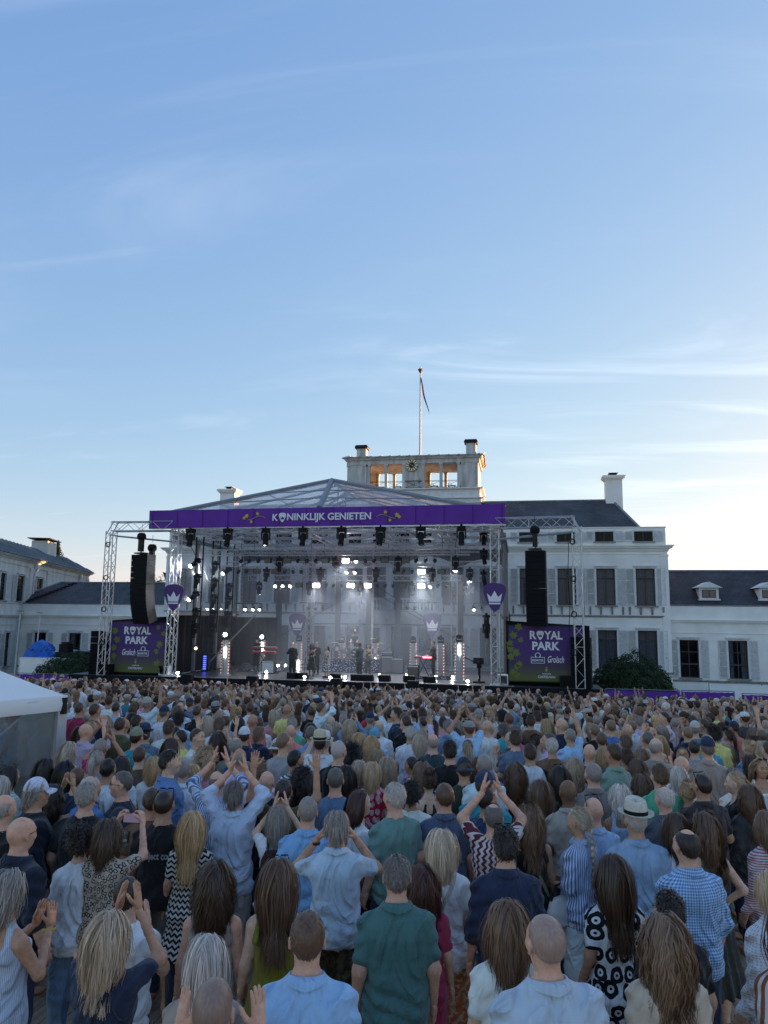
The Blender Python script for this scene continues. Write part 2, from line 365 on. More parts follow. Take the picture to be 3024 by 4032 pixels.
def band(parent, name, x0, x1, z0, z1, prof, m, y=0.0, endr=True, endl=False):
    """moulding along x: prof = [(out, frac)] from bottom to top, stepped"""
    b = MB(); n = len(prof); h = z1 - z0
    for (o, a), (o2, a2) in zip(prof[:-1], prof[1:]):
        b.add([(x0 - (o if endl else 0), y - o, z0 + a * h), (x1 + (o if endr else 0), y - o, z0 + a * h), (x1 + (o2 if endr else 0), y - o2, z0 + a2 * h), (x0 - (o2 if endl else 0), y - o2, z0 + a2 * h)], [(0, 1, 2, 3)])
        if endr: b.quad((x1 + o, y - o, z0 + a * h), (x1 + o, y + .6, z0 + a * h), (x1 + o2, y + .6, z0 + a2 * h), (x1 + o2, y - o2, z0 + a2 * h))
        if endl: b.quad((x0 - o, y + .6, z0 + a * h), (x0 - o, y - o, z0 + a * h), (x0 - o2, y - o2, z0 + a2 * h), (x0 - o2, y + .6, z0 + a2 * h))
    o = prof[-1][0]; b.quad((x0 - (o if endl else 0), y - o, z1), (x1 + (o if endr else 0), y - o, z1), (x1 + (o if endr else 0), y + .6, z1), (x0 - (o if endl else 0), y + .6, z1))
    o = prof[0][0]; b.quad((x0, y, z0), (x1 + (o if endr else 0), y, z0), (x1 + (o if endr else 0), y - o, z0), (x0, y - o, z0))
    return b.build(name, m, parent, local=True)
CORN = [(.02, 0), (.06, .12), (.10, .25), (.12, .45), (.28, .55), (.30, .72), (.38, .80), (.40, 1)]

def chimney(parent, cx, cy, z0, z1, wx, wy, m=None, capm=None, flue=True):
    b = MB().box(cx - wx / 2, cx + wx / 2, cy - wy / 2, cy + wy / 2, z0, z1 - .32)
    for i, (o, a, c) in enumerate(((.07, .32, .24), (.16, .24, .14), (.22, .14, .0))): b.box(cx - wx / 2 - o, cx + wx / 2 + o, cy - wy / 2 - o, cy + wy / 2 + o, z1 - a + .001, z1 - c)
    c = b.build('chimney', m or m_stucco, parent, local=True)
    if flue:
        f = MB(); f.box(cx - .22, cx + .22, cy - .22, cy + .22, z1 + .001, z1 + .16); f.box(cx - .33, cx + .33, cy - .33, cy + .33, z1 + .2, z1 + .25)
        for a in (-.2, .2):
            for e in (-.2, .2): f.cyl((cx + a, cy + e, z1 + .15), (cx + a, cy + e, z1 + .21), .02, 4)
        f.build('flue_cap', m_iron, c, loc=(0, 0, 0))
    return c

# ---- main block -------------------------------------------------------------
XC = -8.3
pal = thing('palace', 'white three storey palace with hipped slate roof and clock tower behind the stage', 'palace', (0, 52, 0))
XR, XL = 9.69, -26.29
cents = [8.22, 5.66, 3.10, 0.55, -2.2, -4.95]; cents = cents + [2 * XC - c for c in cents]
hw = 0.615
ops = [(c - hw, c + hw, 5.82, 8.30) for c in cents] + [(c - hw, c + hw, 1.62, 4.18) for c in cents]
mid = [XC - 1.75, XC, XC + 1.75]
ops += [(c - .6, c + .6, 5.30, 8.45) for c in mid] + [(XC - .75, XC + .75, 1.0, 4.2)] + [(c - .5, c + .5, 1.3, 4.1) for c in (mid[0], mid[2])]
wall(pal, 'wall', XL, XR, 0, 9.5, ops, m_stucco)
aops = [(c - hw, c + hw, 10.13, 10.83) for c in cents + mid]
wall(pal, 'attic_wall', XL + .05, XR - .05, 9.85, 11.12, aops, m_stucco, y=0.12)
sd_ = MB()
for x in (XR, XL): sd_.quad((x, 0, 0), (x, 19, 0), (x, 19, 9.5), (x, 0, 9.5))
for x in (XR - .05, XL + .05): sd_.quad((x, .12, 9.4), (x, 19, 9.4), (x, 19, 11.12), (x, .12, 11.12))
sd_.quad((XL, 19, 0), (XL, 19, 11.1), (XR, 19, 11.1), (XR, 19, 0)); sd_.quad((XL + .05, .12, 11.12), (XR - .05, .12, 11.12), (XR - .05, 19, 11.12), (XL + .05, 19, 11.12))
sd_.build('side_wall', m_stucco, pal, local=True)
for i, c in enumerate(cents):
    window(pal, c - hw, c + hw, 5.82, 8.30, shut=0.54)
    window(pal, c - hw, c + hw, 1.62, 4.18, shut=0.54, transom=0.74)
for c in cents + mid: window(pal, c - hw, c + hw, 10.13, 10.83, transom=0, curtain=False, shut=0.50, head=False, y=.22)
for c in mid: window(pal, c - .6, c + .6, 5.30, 8.45, sill=False)
for c in (mid[0], mid[2]): window(pal, c - .5, c + .5, 1.3, 4.1)
window(pal, XC - .75, XC + .75, 1.0, 4.2, curtain=False)
band(pal, 'cornice', XL, XR, 9.42, 9.86, CORN, m_stucco, endl=True)
band(pal, 'attic_coping', XL + .05, XR - .05, 11.05, 11.14, [(.03, 0), (.06, .5), (.06, 1)], m_stucco, y=.12, endl=True)
band(pal, 'string_course', XL, XR - .45, 5.02, 5.16, [(.03, 0), (.08, .4), (.1, 1)], m_sill)
band(pal, 'frieze_line', XL, XR - .02, 9.22, 9.28, [(.02, 0), (.04, 1)], m_stucco)
band(pal, 'plinth_course', XL, XR, 1.36, 1.5, [(.04, 0), (.09, .5), (.09, 1)], m_sill, endl=True)
for x in (XR - .24, XL + .24):
    pb = MB(); pb.box(x - .24, x + .26, -.07, .1, 1.5, 9.2); pb.box(x - .28, x + .3, -.1, .1, 9.1, 9.22); pb.build('corner_pilaster', m_stucco, pal, local=True)
for c in cents:     # consoles below the first-floor sills
    for s in (-1.12, -.38, .38, 1.12):
        b = MB(); x = c + s * .95
        b.prism([(x - .06, -.02, 5.2), (x - .06, -.16, 5.66), (x - .06, -.2, 5.74), (x - .06, -.02, 5.74)], (.12, 0, 0)); b.build('console', m_sill, pal, local=True)
dp = MB(); dp.box(.02 - .06 - 2.05 + .5, .1 - 2.05 + .55, -.13, -.05, 1.5, 9.1); dp.box(-1.66, -1.3, -.2, -.02, 9.0, 9.25); dp.build('drainpipe', m_trim, pal, local=True)
# centre: balcony with balusters over a columned porch
bal = MB(); bal.box(XC - 2.9, XC + 2.9, -1.5, -.005, 4.75, 5.15); bal.box(XC - 3.0, XC + 3.0, -1.6, -.005, 5.15, 5.25); bo = bal.build('balcony', m_stucco, pal, local=True)
rl = MB(); rl.box(XC - 2.95, XC + 2.95, -1.55, -1.35, 6.05, 6.18); rl.box(XC - 2.95, XC + 2.95, -1.55, -1.35, 5.251, 5.36)
for x in (XC - 2.9, XC - 1, XC + 1, XC + 2.9): rl.box(x - .14, x + .14, -1.58, -1.32, 5.252, 6.24)
rl.build('balustrade', m_trim, bo, loc=(0, 0, 0))
bp_ = [(.05, 0), (.05, .06), (.035, .09), (.075, .22), (.07, .3), (.03, .52), (.03, .58), (.05, .62), (.05, .69)]
bm_ = MB().lathe(bp_, n=8).mesh('baluster', m_trim, True)
for i in range(24):
    x = XC - 2.66 + i * 5.32 / 23
    if min(abs(x - q) for q in (XC - 1, XC + 1)) < .16: continue
    link('baluster', bm_, bo, loc=(x, -1.45, 5.36))
for x in (XC - 2.6, XC - 1.1, XC + 1.1, XC + 2.6):
    cl = MB(); cl.lathe([(.27, .6), (.27, .72), (.22, .78), (.21, 2.2), (.18, 4.4), (.25, 4.5), (.25, 4.74)], (x, -1.2, 0), 14); cl.box(x - .3, x + .3, -1.5, -.9, 0, .62)
    cl.build('column', m_stucco, pal, smooth=True, local=True)
for i, x in enumerate((XC - 2.62, XC - .87, XC + .87, XC + 2.62)):
    b = MB(); b.box(x - .2, x + .2, -.12, .01, 5.26, 8.9); b.box(x - .26, x + .26, -.16, .01, 8.9, 9.1); b.build('pilaster', m_stucco, pal, local=True)
# hipped roof
def hip(parent, x0, x1, y0, y1, z0, rx0, rx1, ry, rz, m, name='roof'):
    b = MB(); A, B_, C_, D = (x0, y0, z0), (x1, y0, z0), (x1, y1, z0), (x0, y1, z0); P, Q = (rx0, ry, rz), (rx1, ry, rz)
    b.quad(A, B_, Q, P); b.quad(B_, C_, Q); b.quad(C_, D, P, Q); b.quad(D, A, P)
    r = b.build(name, m, parent, local=True)
    k = MB(); 
    for p, q in ((P, Q), (A, P), (B_, Q), (C_, Q), (D, P)): k.cyl(p, q, .09, 6)
    k.build('ridge_cap', m_gut, r, loc=(0, 0, 0)); return r
hip(pal, XL + 1.5, XR - 1.5, 1.0, 9.6, 11.13, XL + 3.2, XR - 2.85, 5.0, 13.75, m_slate)
hip(pal, XL + 1.5, XR - 1.5, 9.61, 18.3, 11.13, XL + 3.2, XR - 2.85, 14.0, 13.6, m_slate)  # unseen rear roof added to block low sun from the left wing
chimney(pal, 6.95, 5.0, 13.0, 15.55, 1.2, .95); chimney(pal, 2 * XC - 6.95, 5.0, 13.0, 15.1, 1.25, 1.0)
# clock tower, local y 4.5..8.5
TY = 4.5; TYB = 8.6; tx0, tx1 = -13.55, -3.0
tw = MB(); tw.box(tx0 - .12, tx1 + .12, TY - .1, TYB + .1, 12.0, 14.0); tw.box(tx0 - .02, tx1 + .02, TY, TYB, 14.0, 14.75)
for z, o in ((14.0, .2), (13.62, .18), (14.75, .14)): tw.box(tx0 - .12 - o, tx1 + .12 + o, TY - .1 - o, TYB + .1 + o, z, z + .07 if z < 14.5 else z + .1)
tower = tw.build('clock_tower', m_trim, pal, local=True)
fl = 14.86; tp = 16.86
opn = [(-11.72, -8.98, ), (-7.35, -4.68)]
for y0, y1 in ((TY + .05, TY + .45), (TYB - .45, TYB - .05)):
    for x0, x1 in ((tx0 + .12, -11.86), (-8.84, -7.49), (-4.54, tx1 - .12)): MB().box(x0, x1, y0, y1, fl, tp).build('belfry_wall', m_old, pal, local=True)
for x0, x1 in ((tx0 + .125, tx0 + .5), (tx1 - .5, tx1 - .125)): MB().box(x0, x1, TY + .451, TYB - .451, fl, tp).build('belfry_wall', m_old, pal, local=True)
for y in (TY + .02, TYB - .3):
    for x in (tx0 + .18, tx0 + 1.55, -11.78, -10.35, -8.92, -7.42, -6.0, -4.6, -4.35, tx1 - .4):
        w_ = .13 if x not in (-10.35, -6.0) else .11
        b = MB(); b.box(x - w_, x + w_, y, y + .28, fl, tp - .1); b.box(x - w_ - .05, x + w_ + .05, y - .05, y + .33, tp - .14, tp - .001); b.box(x - w_ - .04, x + w_ + .04, y - .03, y + .31, fl + .001, fl + .14)
        b.build('tower_pilaster', m_old, pal, local=True)
en = MB(); en.box(tx0, tx1, TY, TYB, tp, tp + .34); en.box(tx0 - .13, tx1 + .13, TY - .13, TYB + .13, tp + .34, tp + .42); en.box(tx0 - .19, tx1 + .19, TY - .19, TYB + .19, tp + .421, tp + .5)
en.build('entablature', m_old, pal, local=True)
rz0, rz1, ymid = tp + .5, tp + 1.12, (TY + TYB) / 2
m_lead = mat('lead_roof', (0.17, 0.20, 0.20), 0.6, 0.2, var=0.35, vscale=2.5, col2=(0.26, 0.27, 0.24))
rf = MB(); rf.quad((tx0 - .24, TY - .26, rz0), (tx1 + .24, TY - .26, rz0), (tx1 + .24, ymid, rz1), (tx0 - .24, ymid, rz1)); rf.quad((tx1 + .24, TYB + .26, rz0), (tx0 - .24, TYB + .26, rz0), (tx0 - .24, ymid, rz1), (tx1 + .24, ymid, rz1))
rf.quad((tx1 + .16, TY - .26, rz0 - .02), (tx1 + .16, TYB + .26, rz0 - .02), (tx1 + .16, ymid, rz1 - .02)); rf.quad((tx0 - .16, TYB + .26, rz0 - .02), (tx0 - .16, TY - .26, rz0 - .02), (tx0 - .16, ymid, rz1 - .02))
troof = rf.build('tower_roof', m_lead, pal, local=True)
for i in range(14):
    x = tx0 + .1 + i * (tx1 - tx0 - .2) / 13
    MB().cyl((x, TY - .26, rz0 + .03), (x, ymid, rz1 + .03), .045, 6).build('roof_rib', m_lead, troof, loc=(0, 0, 0))
for s in (1, -1):
    x = tx1 + .25 if s > 0 else tx0 - .25
    b = MB()
    for y in (TY - .28, TYB + .28): b.cyl((x, y, rz0), (x, ymid, rz1 + .02), .09, 6)
    b.build('gable_moulding', m_old, troof, loc=(0, 0, 0))
for x, y, h in ((-12.55, TY + 1.2, 1.02), (-3.72, TY + 1.2, 1.22)):
    b = MB().box(x - .38, x + .38, y - .38, y + .38, rz0 + .1, rz0 + h); c = b.build('tower_chimney', m_old, pal, local=True)
    b = MB().box(x - .52, x + .52, y - .52, y + .52, rz0 + h + .001, rz0 + h + .07)
    b.add([(x - .54, y - .54, rz0 + h + .1), (x + .54, y - .54, rz0 + h + .1), (x + .54, y + .54, rz0 + h + .1), (x - .54, y + .54, rz0 + h + .1), (x - .45, y - .45, rz0 + h + .28), (x + .45, y - .45, rz0 + h + .28), (x + .45, y + .45, rz0 + h + .28), (x - .45, y + .45, rz0 + h + .28)],
          [(0, 3, 2, 1), (4, 5, 6, 7), (0, 1, 5, 4), (1, 2, 6, 5), (2, 3, 7, 6), (3, 0, 4, 7)])
    b.build('chimney_cap', m_iron, c, loc=(0, 0, 0))
# belfry railings
for a, c in ((-11.66, -10.46), (-10.24, -9.04), (-8.8, -7.5), (-7.3, -6.11), (-5.89, -4.72)):
    b = MB(); y = TY + .12 if a != -8.8 else TY - .02
    for z in (fl + .06, fl + .55, fl + .62): b.cyl((a, y, z), (c, y, z), .018, 4)
    m_ = (a + c) / 2
    for p, q in (((a, fl + .06), (c, fl + .55)), ((a, fl + .55), (c, fl + .06)), ((m_, fl + .06), (m_ - .01, fl + .2))): b.cyl((p[0], y, p[1]), (q[0], y, q[1]), .014, 4)
    for k in range(8):
        t = 2 * math.pi * k / 8; t2 = 2 * math.pi * (k + 1) / 8
        b.cyl((m_ + .12 * math.cos(t), y, fl + .3 + .12 * math.sin(t)), (m_ + .12 * math.cos(t2), y, fl + .3 + .12 * math.sin(t2)), .013, 4)
    b.build('belfry_railing', m_iron, pal, local=True)
    if a != -8.8:
        b = MB().box(m_ - .3, m_ + .35, TY + 1.2, TY + 1.5, fl + .36, fl + .41)
        for q in (-.22, .26): b.box(m_ + q - .03, m_ + q + .03, TY + 1.28, TY + 1.42, fl, fl + .36)
        b.build('belfry_bench', m_iron, pal, local=True)
# clock
ck = (-8.28, TY - .06, 16.70)
cd = MB(); n = 32
cd.v = [(ck[0] + .48 * math.cos(2 * math.pi * k / n), y, ck[2] + .48 * math.sin(2 * math.pi * k / n)) for y in (ck[1] - .06, TY + .05) for k in range(n)]
cd.f = [tuple(reversed(range(n)))] + [(k, (k + 1) % n, (k + 1) % n + n, k + n) for k in range(n)]
clock = cd.build('clock', mat('clock_black', (0.012, 0.012, 0.014), 0.4), pal, local=True)
m_gold = mat('gold_leaf', (0.85, 0.74, 0.42), 0.45)
b = MB()
for k in range(n):      # gilded rings
    t, t2 = 2 * math.pi * k / n, 2 * math.pi * (k + 1) / n
    for r0, r1 in ((.435, .47), (.24, .255)):
        y = ck[1] - .065
        b.quad(*[(ck[0] + r_ * math.cos(q), y, ck[2] + r_ * math.sin(q)) for r_, q in ((r0, t), (r0, t2), (r1, t2), (r1, t))])
b.build('clock_ring', m_gold, clock, loc=(0, 0, 0))
for k in range(12):
    t = math.pi / 6 * k; ca, sa = math.cos(t), math.sin(t); y = ck[1] - .07
    MB().add([(ck[0] + r_ * math.sin(t) + w_ * ca, yy, ck[2] + r_ * ca - w_ * sa) for yy in (y, y + .01) for r_, w_ in ((.27, -.04), (.27, .04), (.42, .065), (.42, -.065))], [(0, 1, 2, 3), (4, 7, 6, 5), (0, 4, 5, 1), (1, 5, 6, 2), (2, 6, 7, 3), (3, 7, 4, 0)]).build('hour_numeral', m_gold, clock, loc=(0, 0, 0))
for ang, ln, wd in ((R(298), .21, .03), (R(122), .32, .022)):
    t = ang; d = (math.sin(t), math.cos(t)); pq = (d[1], -d[0]); y = ck[1] - .085
    MB().prism([(ck[0] - d[0] * .08 + pq[0] * wd, y, ck[2] - d[1] * .08 + pq[1] * wd), (ck[0] - d[0] * .08 - pq[0] * wd, y, ck[2] - d[1] * .08 - pq[1] * wd), (ck[0] + d[0] * ln, y, ck[2] + d[1] * ln)], (0, .008, 0)).build('clock_hand', m_gold, clock, loc=(0, 0, 0))
# flag pole and furled flag
fpx, fpy = -7.93, 52 + ymid
fp = thing('flagpole', 'tall pale flagpole with a gilded crown finial on the clock tower roof', 'flagpole', (fpx, fpy, rz1))
MB().cyl((0, 0, -.1), (0, 0, 6.95), .075, 10, .05).build('pole', mat('pole_paint', (0.62, 0.58, 0.55), 0.5), fp, local=True)
cr = MB().lathe([(.04, 6.95), (.12, 7.0), (.12, 7.06), (.17, 7.14), (.2, 7.22), (.14, 7.3), (.03, 7.34), (.05, 7.4), (.0, 7.48)], n=10)
for k in range(5):
    t = k * math.pi * .4; cr.cyl((.1 * math.cos(t), .1 * math.sin(t), 7.05), (.22 * math.cos(t), .22 * math.sin(t), 7.25), .03, 5)
cr.build('crown_finial', mat('aged_gilt', (0.22, 0.13, 0.05), 0.45, 0.5), fp, local=True)
def flag_mat():
    m = bpy.data.materials.new('tricolour_pennant'); m.use_nodes = True; t = m.node_tree; n = t.nodes; l = t.links; b = n['Principled BSDF']
    at = n.new('ShaderNodeAttribute'); at.attribute_name = 'u'; rp = n.new('ShaderNodeValToRGB'); rp.color_ramp.interpolation = 'CONSTANT'; e = rp.color_ramp.elements
    e[0].color = (.30, .02, .03, 1); e[1].position = .36; e[1].color = (.55, .52, .55, 1); q = e.new(.52); q.color = (.02, .03, .16, 1)
    l.new(at.outputs['Fac'], rp.inputs[0]); l.new(rp.outputs[0], b.inputs['Base Color']); b.inputs['Roughness'].default_value = .8; return m
b = MB(); us = []; nn = 26; mm = 9
for i in range(nn + 1):
    t = i / nn; z = 6.55 - 3.15 * t; xc = .05 + .70 * t ** 1.3 + .03 * math.sin(9 * t)
    for j in range(mm):
        q = j / (mm - 1) - .5; b.v.append((xc + q * (.08 + .10 * math.sin(math.pi * min(1, t * 1.05)) * .8) * (1 if t < .95 else .5), .06 * math.sin(q * 14 + 3 * t), z - .1 * q)); us.append(j / (mm - 1))
for i in range(nn):
    for j in range(mm - 1): a = i * mm + j; b.f.append((a, a + 1, a + mm + 1, a + mm))
me = b.mesh('flag', flag_mat(), True); at_ = me.attributes.new('u', 'FLOAT', 'POINT'); at_.data.foreach_set('value', us)
link('flag', me, None, loc=(fpx, fpy, rz1), label='furled red white and blue flag hanging limp from the tower flagpole', cat='flag')

# ---- right wing ------------------------------------------------------------
rw = thing('palace_wing', 'long low white wing with dormered slate roof right of the main block', 'palace wing', (0, 53, 0))
rc = [11.0, 14.05] + [17.2 + 3.1 * i for i in range(12)]
wall(rw, 'wall', XR - .6, 55, 0, 5.9, [(c - .6, c + .6, 1.12, 3.6) for c in rc], m_stucco_old if False else m_stucco)
for c in rc[:4]: window(rw, c - .6, c + .6, 1.12, 3.6, shut=.52, curtain=2 if c > 12 else False, transom=.36, bars=2)
for c in rc[4:]: window(rw, c - .6, c + .6, 1.12, 3.6, curtain=False, transom=.36)
band(rw, 'cornice', XR - .6, 55, 4.66, 4.92, [(.03, 0), (.06, .3), (.18, .5), (.2, .75), (.26, 1)], m_stucco)
band(rw, 'string_course', XR - .6, 55, 4.02, 4.08, [(.03, 0), (.05, 1)], m_stucco)
band(rw, 'parapet_coping', XR - .6, 55, 5.84, 5.92, [(.03, 0), (.06, .5), (.06, 1)], m_gut)
band(rw, 'sill_course', XR - .6, 55, .86, .98, [(.05, 0), (.1, .5), (.1, 1)], m_sill)
roof = MB(); roof.quad((XR - .6, .15, 5.93), (56, .15, 5.93), (56, 3.6, 8.42), (XR - .6, 3.6, 8.42)); roof.quad((56, 3.6, 8.42), (56, 7.2, 5.9), (XR - .6, 7.2, 5.9), (XR - .6, 3.6, 8.42)); roof.quad((56, .15, 5.93), (56, 7.2, 5.93), (56, 3.6, 8.42))
roof = roof.build('roof', m_slate2, rw, local=True); MB().cyl((XR - .3, 3.6, 8.43), (56, 3.6, 8.43), .08, 6).build('ridge_cap', m_gut, roof, loc=(0, 0, 0))
for c in (12.55, 16.35, 20.2, 24.0):
    d = MB(); z0 = 6.3; y0 = .55
    d.box(c - .62, c + .62, y0, y0 + 2.2, z0, z0 + .78); d.box(c - .7, c + .7, y0 - .08, y0 + .1, z0 - .06, z0 + .05)
    dm = d.build('dormer', m_trim, rw, local=True)
    g = MB(); g.prism([(c - .86, y0 - .2, z0 + .8), (c + .86, y0 - .2, z0 + .8), (c, y0 - .2, z0 + 1.2)], (0, 2.4, 0)); g.build('dormer_roof', m_trim, dm, loc=(0, 0, 0))
    g = MB().box(c - .45, c + .45, y0 - .02, y0 + .01, z0 + .12, z0 + .66).build('dormer_window', m_dark, dm, loc=(0, 0, 0))
    for q in (-.22, .22): MB().box(c + q - .19, c + q + .19, y0 - .03, y0 - .021, z0 + .16, z0 + .62).build('dormer_pane', mat('dormer_glass', (0.05, 0.055, 0.065), 0.08, spec=0.6), dm, loc=(0, 0, 0))
# iron balcony at the wing's third window
ib = MB(); ib.box(16.2, 18.2, -.9, -.1, .95, 1.02)
for i in range(15): ib.cyl((16.22 + i * .14, -.88, 1.0), (16.22 + i * .14, -.88, 2.0), .012, 4)
ib.cyl((16.2, -.88, 2.0), (18.2, -.88, 2.0), .02, 4); ib.cyl((16.25, -.88, 2), (16.25, -.88, 3.0), .02, 4); ib.cyl((16.25, -.88, 3.0), (16.25, -.05, 3.0), .02, 4); ib.build('iron_balcony', m_iron, rw, local=True)
# the far end of this side swings forward like the wing on the left; it stands outside the frame and shades the lawn
rw2 = thing('palace_pavilion', 'white two storey pavilion closing the right side of the court', 'palace wing', (46, 53, 0), R(-109.5))
wall(rw2, 'wall', -4, 30, 0, 9.2, [], m_stucco); b = MB(); b.quad((-4, 0, 9.2), (30, 0, 9.2), (30, 4.5, 11), (-4, 4.5, 11)); b.quad((30, 9, 9.2), (-4, 9, 9.2), (-4, 4.5, 11), (30, 4.5, 11)); b.quad((-4, 9, 0), (-4, 9, 9.2), (30, 9, 9.2), (30, 9, 0)); b.quad((30, 0, 0), (30, 9, 0), (30, 9, 9.2), (30, 4.5, 11), (30, 0, 9.2)); b.build('roof', m_slate, rw2, local=True)

# ---- left gallery ----------------------------------------------------------
lg = thing('palace_gallery', 'low white gallery with dark slate roof left of the stage', 'palace gallery', (0, 52, 0))
lc = [-33.5, -36.45, -30.5, -27.6]
wall(lg, 'wall', -39.2, XL + .4, 0, 5.6, [(c - .52, c + .52, 1.1, 3.37) for c in lc], m_stucco)
for c in lc: window(lg, c - .52, c + .52, 1.1, 3.37, shut=.5, curtain=2 if c == -33.5 else False, transom=.36, bars=1)
band(lg, 'cornice', -39.2, XL + .4, 4.46, 4.70, [(.03, 0), (.06, .3), (.18, .5), (.2, .75), (.26, 1)], m_stucco)
band(lg, 'string_course', -39.2, XL + .4, 3.95, 4.0, [(.03, 0), (.05, 1)], m_stucco)
band(lg, 'parapet_coping', -39.2, XL + .4, 5.55, 5.62, [(.03, 0), (.06, .5), (.06, 1)], m_gut)
band(lg, 'sill_course', -39.2, XL + .4, .75, .87, [(.05, 0), (.1, .5), (.1, 1)], m_sill)
roof = MB(); roof.quad((-40.2, .3, 5.6), (XL + .4, .3, 5.6), (XL + .4, 4.0, 7.38), (-37.7, 4.0, 7.38)); roof.quad((XL + .4, 4, 7.38), (XL + .4, 8, 5.6), (-40.2, 8, 5.6), (-37.7, 4, 7.38)); roof.quad((-40.2, 8, 5.6), (-40.2, .3, 5.6), (-37.7, 4, 7.38))
roof = roof.build('roof', m_slate2, lg, local=True); MB().cyl((-37.7, 4, 7.39), (XL + .4, 4, 7.39), .08, 6).cyl((-40.2, .3, 5.62), (-37.7, 4, 7.4), .07, 6).build('ridge_cap', m_gut, roof, loc=(0, 0, 0))
for i in range(13):
    t = i / 12; x, y, z = -38.6 + 1.75 * t + .5, .5 + 3.3 * t, 5.75 + 1.56 * t
    MB().box(x - .22, x + .22, y - .06, y + .06, z, z + .06).build('roof_step', m_iron, lg, local=True)
an = MB(); ax, ay, az = -34.6, 2.4, 6.62; an.cyl((ax, ay, az), (ax, ay, az + .75), .02, 4)
an.cyl((ax - .65, ay, az + .3), (ax + .65, ay, az + .3), .014, 4)
for q in (-.6, -.3, 0, .3, .6): an.cyl((ax + q, ay, az + .18), (ax + q, ay, az + .42), .01, 4)
an.build('roof_aerial', m_gut, lg, local=True)

# ---- left wing (swings forward) --------------------------------------------
LWR = math.atan2(.943, -.334)
lw = thing('palace_side_wing', 'two storey white side wing with standing seam metal roof at the left edge', 'palace wing', (-38.2, 52, 0), LWR)
wu = [(-5.5, -4.35), (-1.78, .05), (3.05, 5.1)]
uo = [(-5.35, -4.1, 5.72, 7.68), (-1.72, .1, 5.72, 7.68), (3.1, 4.95, 5.72, 7.68), (-9.5, -8.0, 5.72, 7.68)]
lo_ = [(-3.35, -2.2, .95, 3.4), (-8.2, -7, .95, 3.4)]
wall(lw, 'wall', -12, 21.4, 0, 9.0, uo + lo_, m_stucco_old)
for a, c, e, g in uo: window(lw, a, c, e, g, shut=.95 if a > -2 else .85, transom=.62, bars=1, curtain=False)
for a, c, e, g in lo_: window(lw, a, c, e, g, shut=1.0, transom=.75, curtain=False)
shutter(lw, 1.3, .97, 1.0, 2.4, 0, 1)
band(lw, 'cornice', -12, 21.4, 8.78, 9.1, CORN, m_stucco_old)
band(lw, 'frieze_line', -12, 21.4, 8.42, 8.5, [(.03, 0), (.06, 1)], m_stucco_old)
band(lw, 'string_course', -12, .7, 5.52, 5.66, [(.04, 0), (.1, 1)], m_stucco_old, endr=False)
band(lw, 'lower_cornice', -12, .15, 4.46, 4.70, [(.03, 0), (.18, .5), (.26, 1)], m_stucco_old, endr=False)
band(lw, 'lower_string_course', -12, .15, 3.95, 4.0, [(.03, 0), (.05, 1)], m_stucco_old, endr=False)
for x in (1.6, 6.3, 17.6, 20.6):
    b = MB(); b.box(x - .45, x + .45, -.08, .05, 5.8 if x > 2 else 5.8, 8.3); b.box(x - .52, x + .52, -.13, .05, 8.18, 8.42); b.build('pilaster', m_stucco_old, lw, local=True)
for x in (2.4, 17.2):
    b = MB(); b.box(x - .22, x + .3, -.3, -.09, 8.35, 8.75); b.cyl((x, -.2, 8.36), (x - .4, -.15, 7.9), .06, 6); b.cyl((x - .4, -.15, 7.9), (x - .4, -.15, 5.8), .06, 6); b.build('drainpipe', m_trim, lw, local=True)
b = MB(); b.quad((-12, 4.6, 0), (-12, 4.6, 9), (21.4, 4.6, 9), (21.4, 4.6, 0)); b.quad((21.4, 0, 0), (21.4, 4.6, 0), (21.4, 4.6, 9), (21.4, 0, 9)); b.build('end_wall', m_stucco_old, lw, local=True)
m_seam = mat('standing_seam_zinc', (0.16, 0.19, 0.21), 0.5, 0.3, var=0.25, vscale=1.5)
b = MB(); RY, RZ, RE = 2.0, 10.58, 19.6
b.quad((-12.4, -.5, 9.12), (22.2, -.5, 9.12), (RE, RY, RZ), (-12.4, RY, RZ)); b.quad((22.2, 5, 9.12), (-12.4, 5, 9.12), (-12.4, RY, RZ), (RE, RY, RZ)); b.quad((22.2, -.5, 9.12), (22.2, 5, 9.12), (RE, RY, RZ))
roof = b.build('roof', m_seam, lw, local=True)
for i in range(34):
    x = -9 + i * .92; yt = RY if x < RE else RY - (x - RE) / 2.6 * 2.5
    if yt < -.2: continue
    MB().prism([(x - .035, -.5, 9.13), (x + .035, -.5, 9.13), (x + .02, -.5, 9.21), (x - .02, -.5, 9.21)], (0, yt + .5, (yt + .5) * .584)).build('roof_seam', m_seam, roof, loc=(0, 0, 0))
c = MB().box(10.2, 13.2, 1.3, 2.7, 9.9, 11.45).build('chimney', m_stucco_old, lw, local=True); MB().box(9.8, 13.6, 1.0, 3.0, 11.62, 11.69).box(10.5, 12.9, 1.5, 2.5, 11.46, 11.61).build('chimney_cap', m_iron, c, loc=(0, 0, 0))
